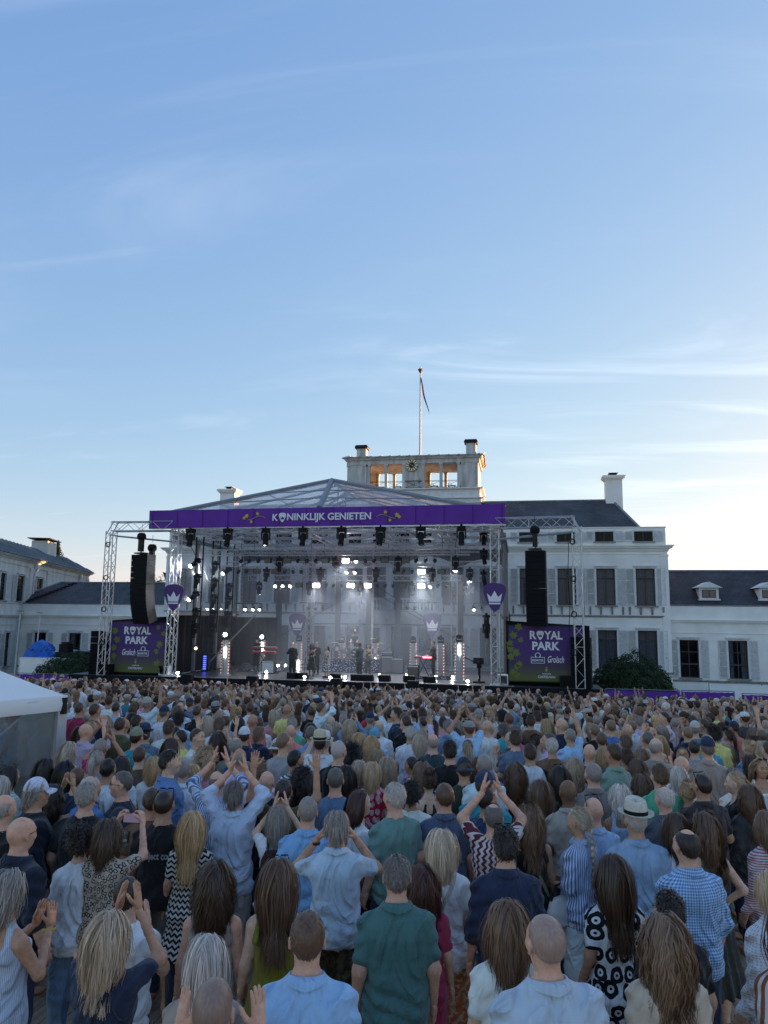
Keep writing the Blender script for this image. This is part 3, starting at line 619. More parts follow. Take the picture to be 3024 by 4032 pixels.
# ------------------------------------------------------------------ stage
m_alu = mat('aluminium_truss', (0.55, 0.56, 0.58), 0.38, 0.75, var=0.15, vscale=6)
m_black = mat('black_drape', (0.008, 0.008, 0.010), 0.95, var=0.3, vscale=2, bump=0.3, bscale=5, stretch=(3, 3, 0.3))
m_blkm = mat('black_metal', (0.012, 0.012, 0.013), 0.45, 0.3)
m_blkp = mat('black_plastic', (0.010, 0.010, 0.011), 0.7, spec=0.2)
m_deckf = mat('stage_floor_black', (0.06, 0.06, 0.065), 0.35, var=0.3, vscale=3)
m_gray = mat('grey_canopy_frame', (0.24, 0.26, 0.27), 0.5, 0.2)
m_beige = mat('beige_post', (0.28, 0.26, 0.23), 0.6)
m_film = glass_mat('clear_canopy_film', (0.92, 0.93, 0.95), 0.05, 0.08, film=0.30, filmcol=(0.86, 0.83, 0.84))
m_film2 = glass_mat('clear_side_film', (0.86, 0.88, 0.92), 0.06, 0.06, film=0.16, filmcol=(0.6, 0.64, 0.7))
m_gauze = glass_mat('smoky_back_film', (0.90, 0.93, 0.98), 0.015, 0.25, film=0.19, filmcol=(0.66, 0.74, 0.88))
m_purple = mat('purple_cloth', (0.13, 0.03, 0.31), 0.75, var=0.12, vscale=1.2, bump=0.25, bscale=3)
m_purple2 = mat('purple_board', (0.075, 0.03, 0.16), 0.55)
m_white = mat('white_print', (0.78, 0.78, 0.82), 0.6)
m_leaf = mat('olive_print', (0.55, 0.43, 0.05), 0.7)
m_leafd = mat('dark_leaf_print', (0.16, 0.19, 0.04), 0.7)
ZF = 1.62
def truss(b, p, q, s=0.4, rc=0.028, rb=0.014, step=None, up=(0, 0, 1), faces=(0, 1, 2, 3)):
    p, q = Vector(p), Vector(q); d = q - p; Ln = d.length; d.normalize(); u = Vector(up)
    if abs(d.dot(u)) > .95: u = Vector((0, 1, 0))
    a = d.cross(u).normalized(); c = a.cross(d).normalized(); h = s / 2
    cn = [a * h + c * h, a * h - c * h, -a * h - c * h, -a * h + c * h]
    for k in cn: b.cyl(p + k, q + k, rc, 6)
    n = max(1, round(Ln / (step or s * 1.15)))
    for f in faces:
        e, g = cn[f], cn[(f + 1) % 4]
        for i in range(n):
            t0, t1 = p + d * (Ln * i / n), p + d * (Ln * (i + 1) / n)
            if i % 2 == 0: b.cyl(t0 + e, t1 + g, rb, 4, caps=False)
            else: b.cyl(t0 + g, t1 + e, rb, 4, caps=False)
            if i % 4 == 0: b.cyl(t0 + e, t0 + g, rb, 4, caps=False)
    return b
st = thing('concert_stage', 'wide open air concert stage with aluminium truss roof and clear canopy', 'stage', (-9.8, 37, 0))
def part(b, name, m, par=None, **k): return b.build(name, m, par or st, **k)
SX0, SX1 = -18.6, -0.9
part(MB().box(SX0, SX1, 37.05, 47.6, ZF - .12, ZF), 'stage_floor', m_deckf)
for a, c in ((-24.0, SX0 - .004), (SX1 + .004, 3.75)): part(MB().box(a, c, 37.05, 39.5, ZF - .12, ZF - .01), 'wing_platform', m_deckf)
b = MB(); n = 420; pts = [(-24.05 + 27.85 * i / n, 37.0 - .03 * abs(math.sin(i * .55)) - .01 * math.sin(i * .13)) for i in range(n + 1)]
for (x0, y0), (x1, y1) in zip(pts[:-1], pts[1:]): b.quad((x0, y0, -.12), (x1, y1, -.12), (x1, y1, ZF - .02), (x0, y0, ZF - .02))
for x in (-24.05, 3.8): b.quad((x, 37, .02), (x, 39.5, .02), (x, 39.5, ZF - .02), (x, 37, ZF - .02))
part(b, 'stage_skirt', m_black)
for x in (-13.55, -17.1, -9.15, -5.25): part(MB().box(x - .28, x + .28, 36.62, 36.95, -.12, ZF + .16), 'skirt_block', m_black)
b = MB()
for i in range(16):
    x = -18.2 + i * 1.13; b.box(x - .01, x + .9, 37.02, 37.06, ZF + .002, ZF + .022)
part(b, 'floor_edge_trim', m_alu, kind='stuff')
# towers
for x, y in ((-18.38, 37.35), (-1.25, 37.35), (-18.5, 47.0), (-1.3, 47.0), (-13.62, 47.1), (-4.15, 47.1)):
    b = MB(); truss(b, (x, y, ZF), (x, y, 9.6), .42 if y < 40 else .36, .03, .015)
    b.box(x - .3, x + .3, y - .3, y + .3, ZF + .001, ZF + .05); part(b, 'corner_tower', m_alu)
for x, x2 in ((-22.12, -18.4), (2.73, -1.2)):
    b = MB(); truss(b, (x, 37.1, ZF), (x, 37.1, 9.35), .42, .03, .015); part(b, 'speaker_tower', m_alu)
    b = MB(); truss(b, (x + (.1 if x < -10 else -.1), 37.1, 9.6), (x2, 37.1, 9.6 if x < -10 else 9.55), .5, .03, .016)
    s = 1 if x < 0 else -1
    for y in (36.85, 37.35): b.cyl((x - .2 * s, y, 9.1), (x + .25 * s, y, 9.9), .03, 6); b.cyl((x + .2 * s, y, 9.1), (x2, y, 8.75), .035, 6)
    part(b, 'speaker_arm', m_alu)
# cable clamps on the towers
for x in (-22.12, 2.5):
    for z in (3.3, 5.1, 6.8, 8.6):
        b = MB()
        for k in range(8):
            t, t2 = k * math.pi / 4, (k + 1) * math.pi / 4
            b.cyl((x + .13 * math.cos(t), 36.82, z + .13 * math.sin(t)), (x + .13 * math.cos(t2), 36.82, z + .13 * math.sin(t2)), .03, 5)
        part(b, 'cable_loop', m_blkm)
b = MB(); pts = [(2.28 + .03 * math.sin(i), 36.8, 8.9 - i * .42) for i in range(12)]; b.tube(pts, .018, 5); part(b, 'signal_cable', m_blkp)
# roof grid
for z, y in ((9.45, 37.25), (9.45, 40.3), (9.35, 43.5), (9.25, 46.9)):
    b = MB(); truss(b, (SX0 + .2, y, z), (SX1 - .35, y, z), .52, .028, .015); part(b, 'cross_truss', m_alu)
for x in (-18.4, -14.9, -11.2, -7.2, -4.0, -1.3):
    b = MB(); truss(b, (x, 37.3, 9.5), (x, 47, 9.3), .46, .028, .015); part(b, 'roof_truss', m_alu)
for x0, x1 in ((-18.4, -14.9), (-4, -1.3)):
    b = MB(); b.cyl((x0, 37.4, 9.7), (x1, 43.5, 9.6), .03, 6); b.cyl((x1, 37.4, 9.7), (x0, 43.5, 9.6), .03, 6); part(b, 'roof_brace', m_alu)
# clear canopy: ridge along the depth, sloping front
AP, AB = (-10.75, 41.2, 12.72), (-10.75, 47.6, 12.72)
EL0, EL1, ER0, ER1 = (-19.7, 37.0, 10.15), (-19.7, 47.8, 10.1), (-1.1, 37.0, 10.2), (-1.1, 47.8, 10.1)
FM = (-10.3, 36.95, 10.45)
def lerp(a, c, t): return tuple(x + (y - x) * t for x, y in zip(a, c))
for q in ((EL0, FM, AP), (FM, ER0, AP)):
    part(MB().quad(*q), 'canopy_panel', m_film)
for k in range(4):
    t0, t1 = k / 4, (k + 1) / 4
    for e0, e1 in ((EL0, EL1), (ER0, ER1)): part(MB().quad(lerp(e0, e1, t0), lerp(e0, e1, t1), lerp(AP, AB, t1), lerp(AP, AB, t0)), 'canopy_panel', m_film)
for p, q, r_ in ((EL0, AP, .13), (ER0, AP, .13), (FM, AP, .16), (AP, AB, .12), (EL0, EL1, .1), (ER0, ER1, .1), (EL1, AB, .1), (ER1, AB, .1)): part(MB().cyl(p, q, r_, 8), 'canopy_rafter', m_gray)
for t in (.25, .5, .75):
    b = MB()
    for e0, e1 in ((EL0, EL1), (ER0, ER1)): b.cyl(lerp(e0, e1, t), lerp(AP, AB, t), .07, 6)
    part(b, 'canopy_purlin', m_gray)
b = MB()
for t in (.35, .62):
    for e in (EL0, ER0): b.cyl(lerp(FM, AP, t), lerp(e, AP, t), .035, 5)
    b.cyl(lerp(EL0, AP, t), lerp(EL1, AB, t), .04, 5); b.cyl(lerp(ER0, AP, t), lerp(ER1, AB, t), .04, 5)
part(b, 'canopy_batten', m_gray)
for x in (-10.35, -9.9): part(MB().cyl((x, 41.0, 9.3), (x, 41.2, 12.6), .05, 6), 'canopy_post', m_beige)
for s, e in ((-1, EL0), (1, ER0)): part(MB().cyl((-10.2, 43.6, 12.6), (-10.2 + s * 4.2, 43.5, 9.6), .07, 6), 'canopy_strut', m_beige)
# clear side walls above the black boxes, grey posts, and black masking
for x in (SX0 - .05, SX1 + .05):
    for k in range(3):
        y0, y1 = 37.8 + k * 3.05, 37.8 + (k + 1) * 3.05
        part(MB().quad((x, y0, 4.95), (x, y1, 4.95), (x, y1, 9.1), (x, y0, 9.1)), 'side_panel', m_film2)
        part(MB().box(x - .08, x + .08, y1 - .18, y1 + .02, ZF, 9.3), 'side_post', m_beige if k != 1 else m_gray)
    part(MB().box(x - .14, x + .14, 37.7, 47.3, 8.98, 9.16), 'side_rail', m_gray); part(MB().box(x - .12, x + .12, 37.7, 47.3, 4.82, 4.98), 'side_rail', m_beige)
b = MB(); n = 80
for k in range(n):
    y0, y1 = 37.6 + 9.6 * k / n, 37.6 + 9.6 * (k + 1) / n; o0, o1 = .04 * math.sin(k * .9), .04 * math.sin((k + 1) * .9)
    b.quad((SX0 - .15 + o0, y0, ZF), (SX0 - .15 + o1, y1, ZF), (SX0 - .15 + o1, y1, 4.85), (SX0 - .15 + o0, y0, 4.85))
part(b, 'side_drape', m_black)
b = MB(); x0, x1 = SX0 - .1, -15.6; n = 40
for k in range(n):
    a, c = x0 + (x1 - x0) * k / n, x0 + (x1 - x0) * (k + 1) / n; b.quad((a, 46.6 + .05 * math.sin(k), ZF), (c, 46.6 + .05 * math.sin(k + 1), ZF), (c, 46.6 + .05 * math.sin(k + 1), 4.75), (a, 46.6 + .05 * math.sin(k), 4.75))
part(b, 'back_drape', m_black)
part(MB().quad((SX1 + .3, 37.75, ZF), (SX1 + .3, 43, ZF), (SX1 + .3, 43, 5.0), (SX1 + .3, 37.75, 5.4)), 'side_drape', m_black)
for x0, x1, z0, z1 in ((-.75, 3.3, 4.75, 4.55), (-22.4, -18.9, 4.5, 4.75)): part(MB().prism([(x0, 38.0, ZF), (x1, 38.0, ZF), (x1, 38.0, z1), (x0, 38.0, z0)], (0, 1.4, 0)), 'wing_box', m_black)
# back wall: smoky clear film between dark posts
px_ = [SX0, -15.85, -13.76, -11.81, -9.73, -7.83, -3.78, SX1]
for a, c in zip(px_[:-1], px_[1:]): part(MB().quad((a, 47.5, ZF), (c, 47.5, ZF), (c, 47.5, 9.2), (a, 47.5, 9.2)), 'back_panel', m_gauze)
m_post = mat('dark_grey_post', (0.10, 0.115, 0.13), 0.6)
for x in px_[1:-1]: part(MB().box(x - .17, x + .17, 47.52, 47.7, ZF, 9.2), 'back_post', m_post)
for x in (-13.4, -9.45): part(MB().box(x - .06, x + .06, 47.3, 47.42, ZF, 9.2), 'slim_post', m_alu)
for z in (4.35,):
    for a, c in ((-13.5, -9.8), (-9.4, -4.2)): part(MB().box(a, c, 47.53, 47.6, z, z + .07), 'back_rail', m_post)
for a, c in zip(px_[:-1], px_[1:]):
    b = MB(); nn = 8
    for k in range(nn):
        t, t2 = k / nn, (k + 1) / nn; f = lambda t: 8.05 - .0 + .55 * math.sin(math.pi * t) * (c - a) / 3
        b.quad((a + (c - a) * t, 47.45, f(t)), (a + (c - a) * t2, 47.45, f(t2)), (a + (c - a) * t2, 47.45, 9.2), (a + (c - a) * t, 47.45, 9.2))
    part(b, 'valance', m_post)
for p, q in (((-9.6, 47.2, 7.0), (-16, 47.2, 3.3)), ((-9.4, 47.2, 7.0), (-3.2, 47.2, 3.0)), ((-12.0, 47.2, 7.9), (-4.2, 47.2, 3.6)), ((-18.3, 46, 7.3), (-15.8, 40, 4.6)), ((-18.3, 38.5, 9), (-18.2, 44, 5))): part(MB().cyl(p, q, .018, 5), 'brace_cable', m_blkm)
part(MB().cyl((-18.2, 41, 1.7), (-16.0, 43.5, 4.9), .05, 6), 'raking_pole', m_beige)

# ------------------------------------------------------------------ purple header banner
def text_mesh(s, size, m, bold=0.0, shear=0.0, ext=0.006, align='CENTER', sx=1.0):
    cu = bpy.data.curves.new('txt', 'FONT'); cu.body = s; cu.size = size; cu.align_x = align; cu.offset = bold; cu.extrude = ext; cu.shear = shear; cu.resolution_u = 3
    o = bpy.data.objects.new('txt', cu); COL.objects.link(o); dg = bpy.context.evaluated_depsgraph_get()
    me = bpy.data.meshes.new_from_object(o.evaluated_get(dg)); COL.objects.unlink(o); bpy.data.objects.remove(o)
    co = np.empty(len(me.vertices) * 3, 'f'); me.vertices.foreach_get('co', co); co = co.reshape(-1, 3); co[:, 0] *= sx
    co = np.stack([co[:, 0], -co[:, 2], co[:, 1]], 1); me.vertices.foreach_set('co', co.ravel()); me.materials.clear(); me.materials.append(m); me.update(); return me
PICK = [(0, 0), (.16, .14), (.33, .42), (.45, .72), (.5, .95), (.47, 1.12), (.36, 1.22), (.18, 1.27)]
PICK = PICK + [(0, 1.285)] + [(-x, z) for x, z in reversed(PICK[1:])]
CROWN = [(-.27, .50), (.27, .50), (.36, .90), (.17, .72), (0, 1.02), (-.17, .72), (-.36, .90)]
def flat(pts, c, s, y, th=.006): return MB().prism([(c[0] + x * s, y, c[1] + z * s) for x, z in pts], (0, th, 0))
LEAF = [(0, 0), (.28, -.22), (.5, -.1), (.42, .1), (.75, .22), (.6, .42), (.5, .5), (.2, .95), (.05, .7), (-.2, .85), (-.22, .5), (-.5, .45), (-.3, .15), (-.38, -.15)]
def leaf(b, x, y, z, s, a):
    ca, sa = math.cos(a), math.sin(a); b.prism([(x + s * (u * ca - v * sa), y, z + s * (u * sa + v * ca)) for u, v in LEAF], (0, .005, 0))
bn = thing('header_banner', 'long purple banner reading KONINKLIJK GENIETEN across the top of the stage', 'banner', (-10.25, 36.85, 9.45))
b = MB(); nx, nz = 60, 6
for j in range(nz + 1):
    for i in range(nx + 1):
        u, v = i / nx, j / nz; b.v.append((-19.8 + 19.1 * u, 36.85 + .02 * math.sin(u * 40) * math.sin(v * 3) + .012 * math.sin(u * 95 + v * 5), 9.46 + .07 * u + .98 * v))
for j in range(nz):
    for i in range(nx): a = j * (nx + 1) + i; b.f.append((a, a + 1, a + nx + 2, a + nx + 1))
part(b, 'banner_cloth', m_purple, bn, smooth=True)
part(MB().box(-19.8, -.68, 36.9, 37.0, 10.38, 10.44).box(-19.8, -.68, 36.9, 37.0, 9.44, 9.50), 'banner_batten', m_alu, bn)
for i in range(14): part(MB().box(-19.6 + i * 1.44, -19.57 + i * 1.44, 36.815, 36.82, 9.5 + .07 * i / 14, 10.42 + .07 * i / 14), 'banner_seam', mat('purple_seam', (0.07, 0.014, 0.18), 0.8), bn)
yb = 36.80
tz = 9.80
def put(me, x, y, z, par, name='lettering'): return link(name, me, par, loc=Vector((x, y, z)) - WLOC[par.name])
x_of = lambda px, py: on(px, py, yb)
k0 = on(1071, 2037, yb); k1 = on(1461, 2037, yb); W_ = k1[0] - k0[0]
me = text_mesh('K', .50, m_white, .012, align='LEFT', sx=.95); put(me, k0[0], yb, tz, bn)
me = text_mesh('NINKLIJK GENIETEN', .50, m_white, .012, align='LEFT'); co = np.empty(len(me.vertices) * 3, 'f'); me.vertices.foreach_get('co', co); co = co.reshape(-1, 3)
tw_ = co[:, 0].max(); sc_ = (W_ - .80) / tw_; co[:, 0] *= sc_; me.vertices.foreach_set('co', co.ravel()); put(me, k0[0] + .80, yb, tz + .02, bn)
part(flat(PICK, (k0[0] + .57, tz - .10), .40, yb - .005), 'pick_emblem', m_white, bn); part(flat(CROWN, (k0[0] + .57, tz - .10), .32, yb - .012), 'crown_emblem', m_purple2, bn)
for cx_, sg in ((on(1010, 2040, yb)[0], -1), (on(1520, 2032, yb)[0], 1)):
    b = MB(); pts = [(cx_ + sg * (-.5 + 1.0 * t), yb, tz + .15 + .10 * math.sin(t * 5)) for t in np.linspace(0, 1, 12)]; b.tube(pts, .015, 4); part(b, 'vine_print', m_leaf, bn)
    for dx, dz, s, a in ((.62, .10, .20, -1.2 * sg), (-.05, .20, .17, .2), (.30, -.13, .15, 2.6), (.80, .02, .16, -1.6 * sg)):
        b = MB(); leaf(b, cx_ + sg * dx * .8, yb - .002, tz + .12 + dz, s, a); part(b, 'leaf_print', m_leaf, bn)

# ------------------------------------------------------------------ plectrum signs
def pick_sign(px, py, Y, s, lab):
    p = on(px, py, Y); t = thing('plectrum_sign', lab, 'sign', tuple(p), 0, 'purple plectrum signs with crowns')
    bp = flat(PICK, (0, 0), s, 0, .06).build('board', m_purple2, t, local=True)
    flat(CROWN, (0, 0), s * .92, -.012, .01).build('crown', m_white, t, local=True); flat([(-.27, .40), (.27, .40), (.27, .475), (-.27, .475)], (0, -.02 * s), s * .92, -.012, .01).build('crown_base', m_white, t, local=True)
pick_sign(680, 2407, 36.9, 1.12, 'purple crown plectrum sign on the front tower left of the stage')
pick_sign(1948, 2411, 36.9, 1.12, 'purple crown plectrum sign on the front tower right of the stage')
pick_sign(1169, 2506, 45.5, 1.12, 'purple crown plectrum sign hanging above the singer at mid stage')
pick_sign(1702, 2509, 45.5, 1.15, 'purple crown plectrum sign hanging above the right keyboard player')

# ------------------------------------------------------------------ sponsor banners beside the stage
def grad_mat():
    m = bpy.data.materials.new('purple_to_olive_print'); m.use_nodes = True; t = m.node_tree; n = t.nodes; l = t.links; b = n['Principled BSDF']
    tc = n.new('ShaderNodeTexCoord'); sp = n.new('ShaderNodeSeparateXYZ'); l.new(tc.outputs['Generated'], sp.inputs[0]); rp = n.new('ShaderNodeValToRGB'); e = rp.color_ramp.elements
    e[0].position = .02; e[0].color = (.11, .13, .02, 1); e[1].position = .5; e[1].color = (.06, .022, .16, 1); q = e.new(.3); q.color = (.06, .035, .09, 1)
    l.new(sp.outputs[2], rp.inputs[0]); l.new(rp.outputs[0], b.inputs['Base Color']); b.inputs['Roughness'].default_value = .6; return m
m_grad = grad_mat()
m_gold2 = mat('pale_gold_print', (0.35, 0.33, 0.12), 0.6); m_navyp = mat('navy_print', (0.03, 0.04, 0.12), 0.6)
def sponsor(x0, x1, z0, z1, order, lab):
    t = thing('sponsor_banner', lab, 'banner', ((x0 + x1) / 2, 37.6, z0), 0, 'ROYAL PARK sponsor banners'); w2 = (x1 - x0) / 2; h = z1 - z0; y = -.012
    part(MB().box(-w2, w2, 0, .03, 0, h), 'printed_panel', m_grad, t, local=True)
    fr = MB(); fr.box(-w2 - .05, w2 + .05, .031, .09, h - .03, h + .06); fr.box(-w2 - .05, w2 + .05, .031, .09, -.06, .03); fr.box(-w2 - .05, -w2, .031, .09, .03, h - .03); fr.box(w2, w2 + .05, .031, .09, .03, h - .03); part(fr, 'panel_frame', m_blkm, t, local=True)
    cx_ = 0.0
    def L(s, size, x, z, m=m_white, bold=.01, shear=0, wd=None, hh=None):
        me = text_mesh(s, size, m, bold, shear, .004); co = np.empty(len(me.vertices) * 3, 'f'); me.vertices.foreach_get('co', co); co = co.reshape(-1, 3); lo_, hi_ = co.min(0), co.max(0)
        if wd: co[:, 0] = (co[:, 0] - (lo_[0] + hi_[0]) / 2) * wd / (hi_[0] - lo_[0])
        if hh: co[:, 2] = (co[:, 2] - lo_[2]) * hh / (hi_[2] - lo_[2])
        me.vertices.foreach_set('co', co.ravel()); link('lettering', me, t, loc=(x, y - (.012 if s == 'BEEMSTER' else 0), z))
    L('R', .6, cx_ - .61, 2.02, bold=.02, wd=.32, hh=.41); L('YAL', .6, cx_ + .36, 2.02, bold=.02, wd=.88, hh=.41); L('PARK', .6, cx_ + .0, 1.50, bold=.02, wd=1.32, hh=.41)
    part(flat(PICK, (cx_ - .27, 1.98), .355, y), 'pick_emblem', m_white, t, local=True); part(flat(CROWN, (cx_ - .27, 2.0), .27, y - .008), 'crown_emblem', m_purple2, t, local=True)
    gx, bx = ((-.43, .40) if order == 0 else (.46, -.40))
    L('Grolsch', .36, cx_ + gx, .90, bold=.004, shear=.3, wd=.78, hh=.33)
    fr = MB(); fr.box(cx_ + bx - .33, cx_ + bx + .33, y - .002, y + .01, .86, 1.16); part(fr, 'badge', m_white, t, local=True)
    part(MB().box(cx_ + bx - .305, cx_ + bx + .305, y - .008, y - .003, .885, 1.135), 'badge_field', m_navyp, t, local=True)
    L('BEEMSTER', .125, cx_ + bx, .955, bold=.003, wd=.54, hh=.10)
    n = 14; b = MB(); b.prism([(cx_ + bx + .14 * math.cos(2 * math.pi * k / n), y + .002, 1.24 + .14 * math.sin(2 * math.pi * k / n)) for k in range(n)], (0, .006, 0)); part(b, 'badge_disc', m_white, t, local=True)
    b = MB(); b.prism([(cx_ + bx + .10 * math.cos(2 * math.pi * k / n), y - .003, 1.25 + .10 * math.sin(2 * math.pi * k / n)) for k in range(n)], (0, .004, 0)); part(b, 'badge_disc', m_navyp, t, local=True)
    part(flat([(-.3, .5), (.3, .5), (.36, .9), (.12, .75), (0, 1.05), (-.12, .75), (-.36, .9)], (cx_, .56), .14, y), 'crest', m_gold2, t, local=True)
    part(flat([(-.3, 1.0), (.3, 1.0), (.26, .5), (0, .2), (-.26, .5)], (cx_, .41), .18, y - .002), 'crest_shield', m_gold2, t, local=True)
    L('CHAMPAGNE', .10, cx_, .33, bold=.001, wd=.42, hh=.065); L('CASTELNAU', .175, cx_, .16, bold=.004, wd=.82, hh=.115)
    rnd = random.Random(int(x0 * 10))
    for k in range(11):
        sx_ = -1 if k % 2 else 1
        if order == 1: sx_ = -1
        b = MB(); leaf(b, sx_ * (w2 - .12 - rnd.random() * .45), y, .15 + k * .23 + rnd.random() * .1, .22 + rnd.random() * .14, rnd.random() * 6); part(b, 'leaf_print', m_leafd, t, local=True)
    for s_ in (1, -1):
        b = MB(); pts = [(s_ * (w2 - .25 - .15 * math.sin(q * 6)), y + .004, .1 + q * 2.4) for q in np.linspace(0, 1, 14)]; b.tube(pts, .008, 4); part(b, 'vine_print', m_leafd, t, local=True)
sponsor(-22.15, -18.88, 1.75, 4.42, 0, 'purple ROYAL PARK sponsor banner left of the stage with Grolsch before BEEMSTER')
sponsor(-.62, 2.98, 1.85, 4.50, 1, 'purple ROYAL PARK sponsor banner right of the stage with BEEMSTER before Grolsch')
# ------------------------------------------------------------------ loudspeakers
m_grille = mat('speaker_grille', (0.008, 0.008, 0.009), 0.75, bump=0.3, bscale=120, spec=0.15)
def line_array(x, y, ztop, n, w_, h, lab, yaw=0.0, curve=None, d=.62):
    t = thing('line_array', lab, 'loudspeaker', (x, y, ztop), yaw, 'hanging line array loudspeakers')
    z = 0.0; yy = 0.0; a = 0.0
    part(MB().box(-.3, .3, -.1, .35, .03, .1).cyl((0, .1, .1), (0, .1, .5), .03, 6), 'flying_frame', m_blkm, t, local=True)
    for k in range(n):
        M = Matrix.Rotation(a, 3, 'X'); c = Vector((0, yy, z)) + M @ Vector((0, d / 2, -h / 2))
        b = MB(); b.obox(c, (w_, d, h - .015), M)
        cab = b.build('speaker_cabinet', m_blkp, t, local=True)
        g = MB(); g.obox(c + M @ Vector((0, -d / 2 - .006, 0)), (w_ - .05, .01, h - .05), M); g.build('grille', m_grille, cab, loc=(0, 0, 0))
        off = M @ Vector((0, 0, -h)); yy += off.y; z += off.z; a += R((curve or (lambda k: 0))(k))
    return t
line_array(.70, 36.35, 8.14, 12, .95, .305, 'tall black line array hanging right of the stage before the palace windows', R(-8), lambda k: .4 if k < 6 else 1.3)
line_array(-20.0, 36.4, 8.02, 12, 1.15, .312, 'curved black line array hanging left of the stage before the sky', R(-17), lambda k: .3 if k < 5 else 3.0)
def hoist(p, lab):
    t = thing('chain_hoist', lab, 'hoist', tuple(p), 0, 'black chain hoists above the line arrays')
    part(MB().box(-.12, .12, -.12, .12, -.75, 0), 'hoist_body', m_blkm, t, local=True)
    part(MB().lathe([(.0, .26), (.15, .25), (.23, .15), (.245, 0), (.2, -.1), (.08, -.13)], n=12), 'chain_bag', m_blkp, t, local=True, smooth=True)
    part(MB().cyl((0, 0, .34), (0, 0, .75), .012, 5).cyl((.05, 0, -.75), (.05, 0, -.98), .012, 5), 'chain', m_blkm, t, local=True)
hoist((-20.1, 36.7, 8.95), 'chain hoist with chain bag above the left line array at its centre'); hoist((-19.55, 36.9, 8.35), 'smaller chain hoist between the left line array and the stage'); hoist((.72, 36.7, 9.1), 'chain hoist with chain bag above the right line array')
def stack(x, y, n, w_, h, d, lab, yaw, z0):
    t = thing('speaker_stack', lab, 'loudspeaker', (x, y, z0), yaw, 'speaker stacks standing on the wing platforms')
    for k in range(n):
        M = Matrix.Rotation(R(-1.5 * (k - n / 2)), 3, 'X'); c = (0, 0, h * (k + .5)); cab = MB().obox(c, (w_, d, h - .02), M).build('speaker_cabinet', m_blkp, t, local=True)
        MB().obox(Vector(c) + M @ Vector((0, -d / 2 - .006, 0)), (w_ - .05, .01, h - .06), M).build('grille', m_grille, cab, loc=(0, 0, 0))
stack(-22.75, 37.5, 7, .72, .33, .55, 'stack of small black speakers beside the left sponsor banner', R(25), ZF - .01); stack(2.83, 37.4, 8, .92, .30, .7, 'stack of small black speakers before the right sponsor banner', R(-12), ZF - .01)
for x, lab in ((-22.2, 'black subwoofer box under the left sponsor banner edge'), (2.25, 'black subwoofer box at the foot of the right speaker tower')):
    t = thing('subwoofer', lab, 'loudspeaker', (x, 37.2, ZF - .01)); part(MB().box(-.45, .45, -.1, .5, 0, .55), 'cabinet', m_blkp, t, local=True); part(MB().box(-.4, .4, -.112, -.104, .05, .5), 'grille', m_grille, t, local=True)

# ------------------------------------------------------------------ lamps
def emis(name, c, s):
    return mat(name, (0.8, 0.8, 0.8), .3, emit=c, estr=s)
m_lens = mat('lamp_lens', (0.03, 0.035, 0.04), 0.08, spec=0.8)
e_cool = emis('lit_lamp_white', (0.92, 0.96, 1.0), 26); e_warm = emis('lit_lamp_warm', (1.0, 0.86, 0.70), 20); e_pink = emis('lit_panel_pink', (1.0, 0.80, 0.92), 14); e_green = emis('lit_panel_white', (0.93, 1.0, 0.93), 18)
e_led = emis('led_dot', (1.0, 0.38, 0.24), .40); e_tube = emis('led_tube', (0.9, 0.97, 1.0), 7); e_blue = emis('blue_led', (0.05, 0.08, 1.0), .9)
def mh_meshes(s):
    base = MB().box(-.17 * s, .17 * s, -.15 * s, .15 * s, -.14 * s, 0).box(-.05 * s, .05 * s, -.05 * s, .05 * s, .001, .12 * s)
    yoke = MB().box(-.2 * s, -.14 * s, -.06 * s, .06 * s, -.48 * s, -.141 * s).box(.14 * s, .2 * s, -.06 * s, .06 * s, -.48 * s, -.141 * s).box(-.139 * s, .139 * s, -.06 * s, .06 * s, -.2 * s, -.145 * s)
    M = Matrix.Rotation(R(-14), 3, 'X'); head = MB(); pr = [(.0, .17), (.10, .16), (.125, .05), (.13, -.08), (.105, -.2), (.12, -.24), (.12, -.36), (.10, -.36)]
    head.lathe([(r_ * s, z * s) for r_, z in pr], n=12); head.v = [tuple(Vector((0, 0, -.40 * s)) + M @ Vector(v)) for v in head.v]
    lens = MB().lathe([(0, -.352), (.10, -.352)], n=12); lens.v = [tuple(Vector((0, 0, -.40 * s)) + M @ (Vector(v) * s)) for v in lens.v]
    return base.mesh('base', m_blkp), yoke.mesh('yoke', m_blkm), head.mesh('head', m_blkp, True), lens.mesh('lens', m_lens)
def par_meshes(s):
    y = MB().cyl((0, 0, 0), (0, 0, .14 * s), .02, 5).box(-.11 * s, -.095 * s, -.02, .02, -.2 * s, 0).box(.095 * s, .11 * s, -.02, .02, -.2 * s, 0).box(-.11 * s, .11 * s, -.02, .02, 0, .012)
    M = Matrix.Rotation(R(50), 3, 'X'); h = MB().lathe([(0, .13 * s), (.06 * s, .12 * s), (.09 * s, .02 * s), (.095 * s, -.12 * s), (.08 * s, -.12 * s)], n=10); h.v = [tuple(Vector((0, 0, -.16 * s)) + M.transposed() @ Vector(v)) for v in h.v]
    l_ = MB().lathe([(0, -.11 * s), (.085 * s, -.11 * s)], n=10); l_.v = [tuple(Vector((0, 0, -.16 * s)) + M.transposed() @ Vector(v)) for v in l_.v]
    return y.mesh('yoke', m_blkm), h.mesh('head', m_blkp, True), l_.mesh('lens', m_lens)
